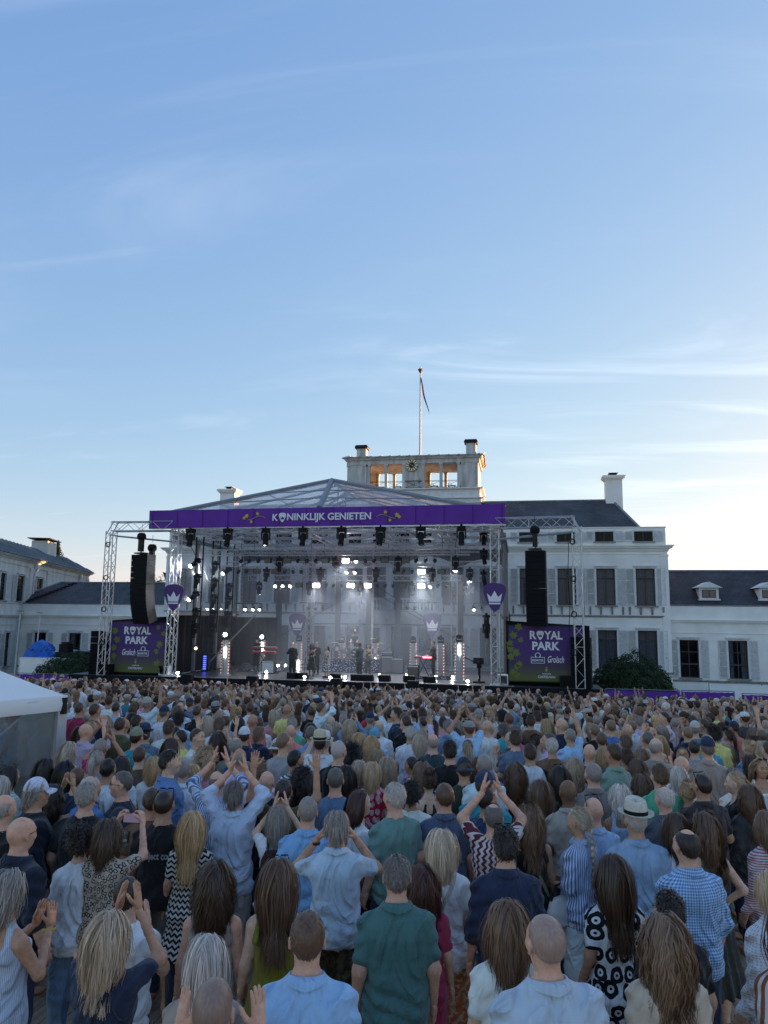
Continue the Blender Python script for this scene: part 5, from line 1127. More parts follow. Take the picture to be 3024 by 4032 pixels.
def folds(seed, amp):
    rn = random.Random(seed); p = [rn.uniform(0, 6.28) for _ in range(9)]; tl = rn.uniform(-.5, .5)
    def dk(X, Y, Z):
        wv = .35 * np.sin(9 * X + 7 * Z + p[0]) + .3 * np.sin(13 * Y - 8 * Z + p[1]) + .2 * np.sin(21 * X + p[2])
        rg = lambda q: 1 - 2 * np.sqrt(np.abs(np.sin(q * .5)))
        f1 = rg(2 * np.pi * (Z / .115 + .55 * np.sin(4.5 * X + p[3]) + wv) + p[4]); m1 = np.exp(-((Z - .98) / .15) ** 2)
        f2 = rg(2 * np.pi * ((Z * .8 + np.abs(X) * 1.5 + tl * X) / .12 + wv) + p[5]); m2 = np.exp(-((Z - 1.27) / .13) ** 2)
        f3 = np.sin(2 * np.pi * (X / .14 + .6 * np.sin(5 * Z + p[6]) + wv * .6) + p[7])
        return amp * (1.1 * f1 * m1 + .8 * f2 * m2 + .35 * f3)
    return dk
def top_mesh(sex, pose, kind, seed=0, fine=False):
    """kind: tee, polo, shirt (rolled sleeves), long, tank, halter, jacket, dress, blouse"""
    def mk():
        z, a, b, cy = TB[sex]; lo = .82; inf = .015; amp = .013; upto = .62
        if kind in ('shirt',): inf, upto, amp, lo = .022, 1.25, .016, .80
        if kind in ('long', 'jacket', 'blouse'): inf, upto, amp, lo = (.022, 1.92, .016, .82) if kind != 'jacket' else (.028, 1.94, .015, .76)
        if kind in ('tank', 'halter'): inf, upto, amp = .018, -1, .003
        if kind == 'dress': inf, upto, amp, lo = .012, -1, .004, .35
        if kind == 'tdress': inf, upto, amp, lo = .016, .6, .005, .55
        if kind == 'polo': inf, upto = .016, .66
        top = max(1.55, POSE[pose][0][0][2] + .12) + (.25 if upto > 1 and POSE[pose][0][1][2] > 1.5 else 0)
        g = SDF((-.56, -.34, lo - .05), (.56, .5, min(2.0, top)), .0122 if fine else .021)
        zz, aa, bb, cc = list(z), list(a), list(b), list(cy)
        if lo < .8: zz = [lo, .6] + zz if lo < .6 else [lo] + zz; n_ = len(zz) - len(z); aa = ([.255, .215][:n_] if n_ == 2 else [.20]) + aa; bb = ([.21, .17][:n_] if n_ == 2 else [.15]) + bb; cc = [-.015] * n_ + cc
        loose = [1.0 + (.06 if q < 1.15 else .0) * (1 if kind not in ('tank', 'dress') else 0) for q in zz]
        pleat = None
        fd = folds(seed * 7 + len(kind) + ord(sex), amp)
        if lo < .5:
            def pleat(X, Y, Z): return fd(X, Y, Z) + np.clip((1.0 - Z) / .5, 0, 1) * .014 * np.sin(np.arctan2(X, Y) * 17)
        if kind in ('tank', 'halter', 'dress'):
            zc = 1.34 if kind == 'tank' else 1.30
            g.loft(zz, [(q + inf) * l for q, l in zip(aa, loose)], [(q + inf) * l for q, l in zip(bb, loose)], cc, .02, z0=lo, z1=zc, dk=pleat or fd)
            sx_ = .085 if kind != 'halter' else .03
            for s in (-1, 1): g.cone((s * (sx_ + .03), -.10, 1.30), (s * sx_, -.045, 1.475), .028, .018, .02); g.cone((s * sx_, -.045, 1.475), (s * sx_, .08, 1.33), .018, .026, .02)
        else:
            g.loft(zz, [(q + inf) * l for q, l in zip(aa, loose)], [(q + inf) * l for q, l in zip(bb, loose)], cc, .03, z0=lo, dk=pleat or fd)
            add_arms(g, sex, pose, inf - .003, upto, .03); nr = .068 if sex != 'f' else .060
            # creases down the sleeves
            g.D += np.where(np.abs(g.ax[0])[:, None, None] > .2, 1, 0).astype(np.float32) * (amp * .5 * np.sin(np.float32(60) * (g.ax[2][None, None, :] + .5 * g.ax[1][None, :, None]) + 9 * np.sin(7 * g.ax[0])[:, None, None])).astype(np.float32)
            g.cone((0, -.012, 1.462), (0, .0, 1.60), nr, nr + .02, .012, 's')
            if sex == 'f': g.ell((0, .06, 1.45), (.09, .10, .07), .02, 's')
        V, Fq = g.mesh(); return np_mesh('top', V, Fq)
    return cached(('top', sex, pose, kind, seed, fine), mk)
def bottom_mesh(sex, kind):
    def mk():
        z, a, b, cy = TB[sex]; lo = {'long': .05, 'wide': .04, 'shorts': .46, 'skirt': .40}[kind]; g = SDF((-.34, -.32, lo - .03), (.34, .3, 1.10), .015); fd = folds(len(kind) * 3, .004)
        g.loft(list(z[:4]), [q + .010 for q in a[:4]], [q + .010 for q in b[:4]], cy[:4], .03, z0=.82, z1=1.035)
        if kind == 'skirt': g.loft([lo, .6, .85], [.27, .22, .185], [.23, .19, .145], [-.01] * 3, .03, dk=lambda X, Y, Z: .012 * np.sin(np.arctan2(X, Y) * 15))
        else:
            for s in (-1, 1):
                w1, w2 = (.075, .06) if kind == 'long' else (.10, .11) if kind == 'wide' else (.092, .09)
                g.cone((s * .09, -.005, .85), (s * .097, 0, .47), .103, w1 + .012, .03)
                if lo < .3: g.cone((s * .097, 0, .47), (s * .10, -.025, lo + .05), w1 + .01, w2, .03)
            g.D += (.004 * np.sin(70 * g.ax[2] + 0)[None, None, :] * np.sin(20 * g.ax[0])[:, None, None]).astype(np.float32)
        V, Fq = g.mesh(); return np_mesh('trousers' if kind != 'skirt' else 'skirt', V, Fq)
    return cached(('bot', sex, kind), mk)
def shoes_mesh():
    def mk():
        g = SDF((-.2, -.14, -.01), (.2, .22, .16), .012)
        for s in (-1, 1): g.cone((s * .10, -.055, .045), (s * .114, .14, .035), .046, .038, .02); g.cone((s * .10, -.05, .05), (s * .10, -.045, .10), .046, .046, .02); g.D = np.maximum(g.D, (.004 - g.ax[2])[None, None, :].astype(np.float32))
        V, Fq = g.mesh(); return np_mesh('shoes', V, Fq)
    return cached('shoes', mk)

# ------------------------------------------------------------------ hair
HC, HR = np.array([0, -.012, 1.648]), np.array([.0785, .098, .100])
def scalp_dirs(n, seed, back=0.0, mask=None):
    r_ = np.random.RandomState(seed); out_ = []
    while len(out_) < n:
        d = r_.normal(size=(n * 3, 3)); d /= np.linalg.norm(d, axis=1)[:, None]
        hl = np.interp(d[:, 1], [-1, -.5, -.28, -.08, .15, .45, .8, 1], [-.70, -.60, -.30, .10, .18, .44, .64, .78]); k = d[:, 2] > hl
        if mask is not None: k &= mask(d)
        out_.extend(d[k][:n - len(out_)])
    return np.array(out_)
def ribbons(P, wid, taper=.35, Nrm=None):
    """P: (n, m, 3) strand points -> ridged ribbons"""
    n, m, _ = P.shape; T = np.gradient(P, axis=1); T /= np.linalg.norm(T, axis=2)[..., None] + 1e-9
    O = P - np.array([0, -.01, 1.60]) if Nrm is None else Nrm
    O = O - T * (O * T).sum(2)[..., None]; O /= np.linalg.norm(O, axis=2)[..., None] + 1e-9; B_ = np.cross(T, O)
    t = np.linspace(0, 1, m); w_ = (np.interp(t, [0, .15, .6, 1], [.7, 1, 1, taper])[None, :] * np.asarray(wid).reshape(-1, 1))[..., None]
    V = np.stack([P - B_ * w_ * .5, P + B_ * w_ * .5], 2).reshape(-1, 3); i = np.arange(n)[:, None] * m * 2 + np.arange(m - 1)[None, :] * 2; i = i.ravel()
    return V, np.stack([i, i + 1, i + 3, i + 2], 1)
def scalp_cap(off, mask=None, seed=0, rough=.004, hl_shift=0.0):
    nu, nv = 40, 26; V = []; ok = {}; r_ = random.Random(seed); Fq = []
    ph = [r_.uniform(0, 6) for _ in range(6)]
    for j in range(nv + 1):
        for i in range(nu):
            th, el = 2 * math.pi * i / nu, math.pi / 2 - (math.pi * .78) * j / nv; d = np.array([math.cos(el) * math.sin(th), math.cos(el) * math.cos(th), math.sin(el)])
            hl = np.interp(d[1], [-1, -.5, -.28, -.08, .15, .45, .8, 1], [-.70, -.60, -.30, .10, .18, .44, .64, .78]) - .04 + hl_shift; e = d[2] - hl; ok[(i, j)] = e > 0 and (mask is None or mask(d))
            o = off * min(1, max(0, e) / .22) ** .5 + rough * (math.sin(9 * d[0] + ph[0]) * math.sin(8 * d[1] + ph[1]) + .6 * math.sin(19 * d[2] + 12 * d[0] + ph[2])) * min(1, max(0, e) / .2)
            V.append(HC + HR * d + d * o)
    for j in range(nv):
        for i in range(nu):
            if all(ok[q] for q in ((i, j), ((i + 1) % nu, j), (i, j + 1), ((i + 1) % nu, j + 1))): Fq.append((j * nu + i, (j + 1) * nu + i, (j + 1) * nu + (i + 1) % nu, j * nu + (i + 1) % nu))
    return np.array(V), np.array(Fq)
def push_out(P, off):
    """keep strands outside the skull, the neck and the shoulders"""
    for c, r_ in ((HC, HR), (np.array([0, -.02, 1.50]), np.array([.064, .068, .12])), (np.array([0, -.02, 1.24]), np.array([.17, .130, .195]))):
        d = (P - c) / (r_ + off[:, None]); l = np.linalg.norm(d, axis=1); k = l < 1; P[k] = c + (r_ + off[:, None])[k] * d[k] / np.maximum(l[k], 1e-6)[:, None]
    return P
def strands(n, length, seed, wave=0.0, wfreq=9, vol=.02, part=0.0, clump=3, wid=.010, step=.03, tip=.0, lenvar=.15, fall=.5):
    r_ = np.random.RandomState(seed); ng = max(1, n // clump); d = scalp_dirs(ng, seed); wid = wid * .55; P = HC + HR * d * 1.02; off = r_.uniform(.003, vol, ng); m = max(4, int(length / step) + 1)
    side = np.where(d[:, 0] - part > 0, 1, -1); v = np.stack([side * .38 * (d[:, 2] > .3), -.55 + .2 * d[:, 1], np.where(d[:, 2] > .5, .05, -.6)], 1); v = v - d * (v * d).sum(1)[:, None]; v /= np.linalg.norm(v, axis=1)[:, None] + 1e-9
    L_ = length * (1 + r_.uniform(-lenvar, lenvar * .4, ng)); path = [P.copy()]; ph = r_.uniform(0, 6.28, ng); st_ = L_ / (m - 1)
    # shorter at the front so that the lower ends meet on one line
    for i in range(1, m):
        v = v * (1 - fall * .5) + np.array([0, -.04, -1]) * fall * .5; lowz = np.clip((1.62 - P[:, 2]) / .08, 0, 1); v = v + np.stack([-P[:, 0] * 1.3, -(P[:, 1] + .10) * 1.6, 0 * lowz], 1) * (lowz * np.clip((P[:, 2] - 1.36) / .1, .12, 1))[:, None] * .8; v /= np.linalg.norm(v, axis=1)[:, None]
        P = P + v * st_[:, None]; P = push_out(P, off); path.append(P.copy()); vv = path[-1] - path[-2]; v = .5 * v + .5 * vv / (np.linalg.norm(vv, axis=1)[:, None] + 1e-9); v /= np.linalg.norm(v, axis=1)[:, None]
    G = np.stack(path, 1); t = np.linspace(0, 1, m)
    reps = np.repeat(np.arange(ng), clump); G2 = G[reps]; jit = r_.normal(size=(len(reps), 1, 3)) * np.array([.009, .004, .008]); G2 = G2 + jit * (1 - tip * t)[None, :, None]
    if wave:
        w_ = wave * np.sin(t[None, :] * wfreq * (length / .35) + ph[reps][:, None] + r_.uniform(-.5, .5, len(reps))[:, None]) * np.clip(t * 2.5, 0, 1)[None, :]; w2 = wave * .7 * np.cos(t[None, :] * wfreq * (length / .35) + ph[reps][:, None]) * np.clip(t * 2.5, 0, 1)[None, :]
        G2 = G2 + np.stack([w_, w2 * .4, np.zeros_like(w_)], 2)
    k = r_.rand(len(G2)) < .05; G2[k] += (r_.normal(size=(k.sum(), 1, 3)) * .016 * t[None, :, None]); G2[k] += np.where(k[k][:, None, None], r_.normal(size=(k.sum(), m, 3)) * .004, 0)
    return ribbons(G2, np.where(k, .45, 1) * wid * r_.uniform(.7, 1.3, len(G2)))
def tufts(n, ln, seed, up=.35, mask=None, wid=.008, flow=(0, -.5, -.8), rnd=.35, base=1.0, curl=0.0, m=4):
    r_ = np.random.RandomState(seed); d = scalp_dirs(n, seed, mask=mask); P = HC + HR * d * base; f = np.array(flow) + r_.normal(size=(n, 3)) * rnd; f = f - d * (f * d).sum(1)[:, None]; f /= np.linalg.norm(f, axis=1)[:, None] + 1e-9
    # on top the hair lies forward and sideways, at the back it falls
    L_ = ln * r_.uniform(.6, 1.2, n); path = [P]
    for i in range(1, m):
        t = i / (m - 1); u = f + d * (up * (1 - t * .9)); u /= np.linalg.norm(u, axis=1)[:, None]; q = path[-1] + u * (L_ / (m - 1))[:, None]
        if curl: q = q + r_.normal(size=(n, 3)) * curl
        path.append(q)
    return ribbons(np.stack(path, 1), wid * .6 * r_.uniform(.7, 1.4, n), .3)
def join(*ps):
    o = 0; V = []; Fq = []
    for v, f in ps:
        if len(f) == 0: continue
        V.append(v); Fq.append(np.asarray(f) + o); o += len(v)
    return np.concatenate(V), np.concatenate(Fq)
FRINGE = lambda d: (d[..., 2] < .42 - .25 * (d[..., 1] > 0)) if hasattr(d, 'ndim') and d.ndim > 1 else d[2] < .42
CROWNBALD = lambda d: ~((d[..., 2] > .80) & (d[..., 1] < .35)) if hasattr(d, 'ndim') and d.ndim > 1 else not (d[2] > .84 and d[1] < .3)
def hair_mesh(kind, var=0):
    def mk():
        s = 11 + var * 17 + sum(map(ord, kind))
        if kind == 'short': g = join(scalp_cap(.006, seed=s, rough=.002), tufts(976, .026, s, .38, wid=.009, m=4))
        elif kind == 'buzz': g = join(scalp_cap(.006, seed=s, rough=.001), tufts(787, .012, s, .8, wid=.006, m=3))
        elif kind == 'full': g = join(scalp_cap(.007, seed=s, rough=.003), tufts(1134, .04, s, .28, wid=.010, rnd=.45, base=1.02, m=5))
        elif kind == 'messy': g = join(scalp_cap(.008, seed=s, rough=.004), tufts(1197, .04, s, .50, wid=.010, rnd=.8, base=1.02, curl=.004, m=5))
        elif kind == 'fringe': g = join(scalp_cap(.005, FRINGE, s, .001), tufts(661, .026, s, .3, FRINGE, .008))
        elif kind == 'thin': g = join(scalp_cap(.005, CROWNBALD, s, .001), tufts(661, .028, s, .3, CROWNBALD, .009))
        elif kind == 'collar': g = join(scalp_cap(.006, seed=s), tufts(661, .045, s, .22, wid=.010, base=1.02, m=5), strands(555, .115, s, .005, 8, .012, wid=.010, step=.022))
        elif kind == 'curlyshort': g = join(scalp_cap(.010, seed=s, rough=.006), tufts(1653, .05, s, .8, wid=.009, rnd=1.3, base=1.03, curl=.010, m=6))
        elif kind == 'curly': g = join(scalp_cap(.022, seed=s, rough=.010), tufts(1889, .07, s, .9, wid=.011, rnd=1.4, base=1.12, curl=.014, m=6), strands(706, .26, s, .018, 26, .06, clump=3, wid=.012, lenvar=.4))
        elif kind == 'bob': g = join(scalp_cap(.006, seed=s), strands(1279, .24, s, .003, 6, .013, part=.02 * (var - 1), wid=.0105, step=.024, lenvar=.10))
        elif kind == 'bobwavy': g = join(scalp_cap(.008, seed=s, rough=.004), strands(1279, .22, s, .008, 11, .017, wid=.011, step=.022, lenvar=.25))
        elif kind == 'long': g = join(scalp_cap(.009, seed=s), strands(1380, .47, s, .006, 7, .014, wid=.0115, lenvar=.18, tip=.4))
        elif kind == 'longwavy': g = join(scalp_cap(.008, seed=s, rough=.003), strands(1447, .45, s, .012, 15, .019, wid=.012, lenvar=.28, clump=6))
        elif kind == 'medium': g = join(scalp_cap(.010, seed=s), strands(1346, .33, s, .007, 9, .015, wid=.0115, lenvar=.2))
        elif kind == 'ponytail':
            n = 260; r_ = np.random.RandomState(s); t = np.linspace(0, 1, 12); b0 = np.array([0, -.115, 1.665]); P = np.zeros((n, 12, 3)); sp = r_.normal(size=(n, 2)) * .5
            for i, q in enumerate(t): wd = .010 + .034 * math.sin(math.pi * min(1, q * 1.1 + .08)) * (1 - .35 * q); P[:, i] = b0 + np.stack([sp[:, 0] * wd, -.035 * math.sin(min(1, q * 3) * 1.57) - .02 * q + sp[:, 1] * wd * .7, np.full(n, .02 - .30 * q)], 1)
            g = join(scalp_cap(.012, seed=s, rough=.003), tufts(819, .07, s, .12, wid=.009, flow=(0, -1, .15), rnd=.12, base=1.04, m=5), ribbons(P, .007 * r_.uniform(.7, 1.3, n), .3, np.tile(np.array([0, -1., 0]), (n, 12, 1)) + r_.normal(size=(n, 1, 3)) * .4))
        elif kind == 'braid':
            V = []; segs = []
            for k in range(15):
                z = 1.60 - k * .026; s_ = 1 if k % 2 else -1; c = np.array([s_ * .009, -.125 - .02 * min(1, k / 5), z]); u_, f_ = ell_mesh(c, (.021 - .0006 * k, .017, .022), 8, 5); segs.append((u_, f_))
            g = join(scalp_cap(.014, seed=s, rough=.003), tufts(882, .08, s, .12, wid=.009, flow=(0, -1, -.25), rnd=.15, base=1.04, m=5), *segs, ribbons(np.stack([np.stack([np.array([dx, -.145, 1.22 - .035 * q]) for q in range(4)]) for dx in np.linspace(-.012, .012, 8)]), .008, .4, np.tile(np.array([0, -1., 0]), (8, 4, 1))))
        elif kind == 'bun': g = join(scalp_cap(.014, seed=s, rough=.004), tufts(819, .07, s, .15, wid=.009, flow=(0, -1, .35), rnd=.2, base=1.04, m=5), *bun_parts(s, (0, -.105, 1.715), .043))
        elif kind == 'topbun': g = join(scalp_cap(.022, seed=s, rough=.008), tufts(944, .07, s, .3, wid=.010, flow=(0, -.6, .9), rnd=.5, base=1.06, m=5), *bun_parts(s, (0, -.07, 1.765), .055, .035))
        elif kind == 'halfup': g = join(scalp_cap(.009, seed=s), strands(1279, .43, s, .011, 12, .015, wid=.0115, lenvar=.25), tufts(472, .08, s, .15, lambda d: d[:, 2] > .2, .009, (0, -1, -.1), .12, 1.08, m=5))
        return np_mesh('hair', slim(g[0]), g[1], m_hair)
    return cached(('hair', kind, var), mk)
def ell_mesh(c, r_, nu=10, nv=7):
    V = []; Fq = []
    for j in range(nv + 1):
        for i in range(nu): th, el = 2 * math.pi * i / nu, math.pi * (j / nv - .5); V.append((c[0] + r_[0] * math.cos(el) * math.cos(th), c[1] + r_[1] * math.cos(el) * math.sin(th), c[2] + r_[2] * math.sin(el)))
    for j in range(nv):
        for i in range(nu): Fq.append((j * nu + i, j * nu + (i + 1) % nu, (j + 1) * nu + (i + 1) % nu, (j + 1) * nu + i))
    return np.array(V), np.array(Fq)
def bun_parts(s, c, r_, jit=.012):
    rs = np.random.RandomState(s); n = 170; P = []
    for k in range(n):
        a = rs.uniform(0, 6.28); ax = rs.normal(size=3); ax /= np.linalg.norm(ax); e1 = np.cross(ax, [.3, .5, .8]); e1 /= np.linalg.norm(e1); e2 = np.cross(ax, e1); t = np.linspace(0, 1.9, 6); rr = r_ * rs.uniform(.92, 1.1 + jit * 4)
        P.append(np.array(c) + rr * (np.cos(a + t)[:, None] * e1 + np.sin(a + t)[:, None] * e2) * np.array([1.1, .85, .9]))
    P = np.array(P); return [ell_mesh(c, (r_ * 1.02, r_ * .8, r_ * .85), 12, 8), ribbons(P, .009, .5, P - np.array(c))]

# ------------------------------------------------------------------ hats and small wear
def cap_mesh(kind):
    def mk():
        b = MB(); nu, nv = 24, 8; c = HC + np.array([0, 0, .012]); rr = HR + .014; lo_el = .10 if kind != 'beanie' else -.25
        if kind in ('cap', 'beanie', 'flatcap'):
            for j in range(nv + 1):
                for i in range(nu):
                    th = 2 * math.pi * i / nu; el = lo_el + (math.pi / 2 - lo_el) * j / nv; zz = math.sin(el); q = np.array([math.cos(el) * math.sin(th), math.cos(el) * math.cos(th), zz * (1.06 if kind != 'flatcap' else .80)]); b.v.append(tuple(c + (rr + (.012 * math.cos(el) if kind == 'flatcap' else 0)) * q))
            for j in range(nv):
                for i in range(nu): b.f.append((j * nu + i, j * nu + (i + 1) % nu, (j + 1) * nu + (i + 1) % nu, (j + 1) * nu + i))
        if kind in ('cap', 'flatcap'):
            n = 12; o = len(b.v); z0 = c[2] + rr[2] * .12
            for i in range(n + 1):
                t = -1.05 + 2.1 * i / n; e = np.array([math.sin(t), math.cos(t)]); ex = (.075 if kind == 'cap' else .03) * math.cos(t * .75) ** .5
                for k, (dz, ee) in enumerate(((0, 0), (-.018 - .012 * t * t, ex), (-.026 - .012 * t * t, ex), (-.008, 0))): b.v.append((c[0] + (rr[0] + ee * .9) * e[0], c[1] + (rr[1] + ee) * e[1], z0 + dz))
            for i in range(n):
                for k in range(4): a = o + i * 4; b.f.append((a + k, a + 4 + k, a + 4 + (k + 1) % 4, a + (k + 1) % 4))
        if kind == 'fedora':
            prof = [(.150, .002), (.152, .010), (.125, -.004), (.098, .004), (.099, .03), (.094, .075), (.086, .105), (.07, .114), (.03, .100), (0, .097)]
            n = 28
            for i in range(n):
                th = 2 * math.pi * i / n
                for k, (r_, z) in enumerate(prof): b.v.append((r_ * .92 * math.sin(th), -.012 + r_ * 1.12 * math.cos(th), 1.690 + z + (.012 * abs(math.sin(th)) ** 2 * (r_ > .11)) - (.012 * (r_ < .09) * math.cos(th) * -1 if r_ < .09 else 0)))
            m_ = len(prof)
            for i in range(n):
                for k in range(m_ - 1): b.f.append((i * m_ + k, ((i + 1) % n) * m_ + k, ((i + 1) % n) * m_ + k + 1, i * m_ + k + 1))
        b.v = [tuple(q) for q in slim(b.v)]; return b.mesh(kind, None, True)
    return cached(('hat', kind), mk)
def band_mesh():
    def mk():
        b = MB(); n = 28
        for i in range(n):
            th = 2 * math.pi * i / n
            for r_, z in ((.1005, .004), (.1012, .034)): b.v.append((r_ * .92 * math.sin(th), -.012 + r_ * 1.12 * math.cos(th), 1.690 + z))
        b.f = [(2 * i, 2 * ((i + 1) % n), 2 * ((i + 1) % n) + 1, 2 * i + 1) for i in range(n)]; b.v = [tuple(q) for q in slim(b.v)]; return b.mesh('hat_band', m_blkp, True)
    return cached('band', mk)
def specs_mesh(on_head):
    def mk():
        b = MB(); y, z = (.098, 1.640) if not on_head else (.055, 1.742)
        for s in (-1, 1):
            n = 10
            if on_head:
                b.prism([(s * .033 + .027 * math.cos(2 * math.pi * k / n), y + .022 * math.sin(2 * math.pi * k / n), z + .012 - .008 * math.sin(2 * math.pi * k / n)) for k in range(n)], (0, .002, .005)); b.cyl((s * .062, y - .01, z + .006), (s * .084, -.03, 1.68), .004, 5)
            else:
                for k in range(n): t, t2 = 2 * math.pi * k / n, 2 * math.pi * (k + 1) / n; b.cyl((s * .033 + .024 * math.cos(t), y + .004, z + .017 * math.sin(t)), (s * .033 + .024 * math.cos(t2), y + .004, z + .017 * math.sin(t2)), .002, 4)
                b.cyl((s * .058, y, z + .004), (s * .082, 0, 1.637), .0025, 4)
        b.cyl((-.01, y + .004, z + .004), (.01, y + .004, z + .004), .0025, 4); b.v = [tuple(q) for q in slim(b.v)]; return b.mesh('sunglasses' if on_head else 'glasses', m_blkp)
    return cached(('specs', on_head), mk)
def collar_mesh(sex):
    def mk():
        b = MB(); n = 24; r0 = .074 if sex != 'f' else .063
        for i in range(n + 1):
            t = .35 + (2 * math.pi - .7) * i / n; s_, c_ = math.sin(t), math.cos(t)
            for rr, z in ((r0, 1.465), (r0, 1.517 - .012 * (1 + c_) / 2), (r0 + .007, 1.520 - .012 * (1 + c_) / 2), (r0 + .026, 1.466 + .022 * abs(s_))): b.v.append((rr * s_, -.018 + rr * c_ * 1.05, z - .012 * (1 + c_) - .004))
        for i in range(n):
            for k in range(3): a = i * 4 + k; b.f.append((a, a + 1, a + 5, a + 4))
        return b.mesh('collar', None, True)
    return cached(('collar', sex), mk)
def strap_mesh(sex, side=1, wid=.03):
    def mk():
        z, a, b_, cy = TB[sex]; pts = []; n = 40; nrm = []
        for i in range(n + 1):      # a loop over one shoulder and round the opposite hip
            t = 2 * math.pi * i / n; h = .5 + .5 * math.cos(t); zz = .96 + .50 * h; x = side * (-.15 + .25 * h); f = -math.sin(t)
            A, B2, C_ = np.interp(zz, z, a) + .03, np.interp(zz, z, b_) + .034, np.interp(zz, z, cy); q = min(.98, abs(x) / A); y = C_ + B2 * math.sqrt(1 - q * q) * (1 if f > 0 else -1) * min(1, abs(f) * 2.2)
            pts.append(Vector((x, y, zz + .02)))
        b = MB()
        for i in range(n):
            p, q = pts[i], pts[i + 1]; d = (q - p).normalized(); o = Vector((p.x * .3, p.y, .05)).normalized(); w_ = d.cross(o).normalized() * wid / 2; b.quad(p - w_, q - w_, q + w_, p + w_)
        return b.mesh('bag_strap')
    return cached(('strap', sex, side, wid), mk)
# ------------------------------------------------------------------ skin, hair and cloth materials
def node_mat(name):
    m = bpy.data.materials.new(name); m.use_nodes = True; t = m.node_tree; return m, t.nodes, t.links, t.nodes['Principled BSDF']
def skin_material():
    m, n, l, b = node_mat('skin'); oi = n.new('ShaderNodeObjectInfo'); at = n.new('ShaderNodeAttribute'); at.attribute_name = 'tone'
    tc = n.new('ShaderNodeTexCoord'); nz = n.new('ShaderNodeTexNoise'); nz.inputs['Scale'].default_value = 18; nz.inputs['Detail'].default_value = 4; l.new(tc.outputs['Object'], nz.inputs[0])
    mr = n.new('ShaderNodeMapRange'); mr.inputs[1].default_value = .3; mr.inputs[2].default_value = .7; mr.inputs[3].default_value = .74; mr.inputs[4].default_value = 1.16; l.new(nz.outputs[0], mr.inputs[0]); nz.inputs['Roughness'].default_value = .7
    a = n.new('ShaderNodeMix'); a.data_type = 'RGBA'; a.blend_type = 'MULTIPLY'; a.inputs[0].default_value = 1; l.new(oi.outputs['Color'], a.inputs[6]); l.new(mr.outputs[0], a.inputs[7])
    c = n.new('ShaderNodeMix'); c.data_type = 'RGBA'; c.blend_type = 'MULTIPLY'; c.inputs[0].default_value = 1; l.new(a.outputs[2], c.inputs[6]); l.new(at.outputs['Color'], c.inputs[7])
    l.new(c.outputs[2], b.inputs['Base Color']); b.inputs['Roughness'].default_value = .52; b.inputs['Specular IOR Level'].default_value = .35
    b.inputs['Subsurface Weight'].default_value = 0.0; return m
m_skin = skin_material()
def hair_material():
    m, n, l, b = node_mat('hair'); oi = n.new('ShaderNodeObjectInfo'); g = n.new('ShaderNodeNewGeometry'); tc = n.new('ShaderNodeTexCoord')
    mp = n.new('ShaderNodeMapping'); mp.inputs['Scale'].default_value = (90, 90, 10); l.new(tc.outputs['Object'], mp.inputs[0]); nz = n.new('ShaderNodeTexNoise'); nz.inputs['Scale'].default_value = 1; nz.inputs['Detail'].default_value = 3; l.new(mp.outputs[0], nz.inputs[0])
    ad = n.new('ShaderNodeMath'); ad.operation = 'ADD'; l.new(g.outputs['Random Per Island'], ad.inputs[0]); l.new(nz.outputs[0], ad.inputs[1])
    mr = n.new('ShaderNodeMapRange'); mr.inputs[1].default_value = .2; mr.inputs[2].default_value = 1.6; mr.inputs[3].default_value = .42; mr.inputs[4].default_value = 1.45; l.new(ad.outputs[0], mr.inputs[0])
    a = n.new('ShaderNodeMix'); a.data_type = 'RGBA'; a.blend_type = 'MULTIPLY'; a.inputs[0].default_value = 1; l.new(oi.outputs['Color'], a.inputs[6]); l.new(mr.outputs[0], a.inputs[7]); l.new(a.outputs[2], b.inputs['Base Color'])
    b.inputs['Roughness'].default_value = .38; b.inputs['Specular IOR Level'].default_value = .5; return m
m_hair = hair_material()
def cloth_bump(n, l, b, src, s=.62):
    mp = n.new('ShaderNodeMapping'); mp.inputs['Scale'].default_value = (1, 1, .6); mp.inputs['Rotation'].default_value = (.2, .3, .4); l.new(src, mp.inputs[0])
    nz = n.new('ShaderNodeTexNoise'); nz.noise_type = 'RIDGED_MULTIFRACTAL'; nz.inputs['Scale'].default_value = 4.2; nz.inputs['Detail'].default_value = 3; nz.inputs['Distortion'].default_value = .7; nz.inputs['Offset'].default_value = 1.0; nz.inputs['Gain'].default_value = 1.4; l.new(mp.outputs[0], nz.inputs[0])
    bp = n.new('ShaderNodeBump'); bp.inputs['Strength'].default_value = s; bp.inputs['Distance'].default_value = .05; l.new(nz.outputs[0], bp.inputs['Height']); l.new(bp.outputs[0], b.inputs['Normal'])
def cloth_material():
    m, n, l, b = node_mat('plain_cloth'); oi = n.new('ShaderNodeObjectInfo'); tc = n.new('ShaderNodeTexCoord'); nz = n.new('ShaderNodeTexNoise'); nz.inputs['Scale'].default_value = 7; nz.inputs['Detail'].default_value = 6; l.new(tc.outputs['Object'], nz.inputs[0])
    mr = n.new('ShaderNodeMapRange'); mr.inputs[1].default_value = .3; mr.inputs[2].default_value = .7; mr.inputs[3].default_value = .88; mr.inputs[4].default_value = 1.1; l.new(nz.outputs[0], mr.inputs[0])
    a = n.new('ShaderNodeMix'); a.data_type = 'RGBA'; a.blend_type = 'MULTIPLY'; a.inputs[0].default_value = 1; l.new(oi.outputs['Color'], a.inputs[6]); l.new(mr.outputs[0], a.inputs[7]); l.new(a.outputs[2], b.inputs['Base Color'])
    b.inputs['Roughness'].default_value = .85; b.inputs['Specular IOR Level'].default_value = .2; b.inputs['Sheen Weight'].default_value = .15; cloth_bump(n, l, b, tc.outputs['Object']); return m
m_cloth = cloth_material()
PAT = {}
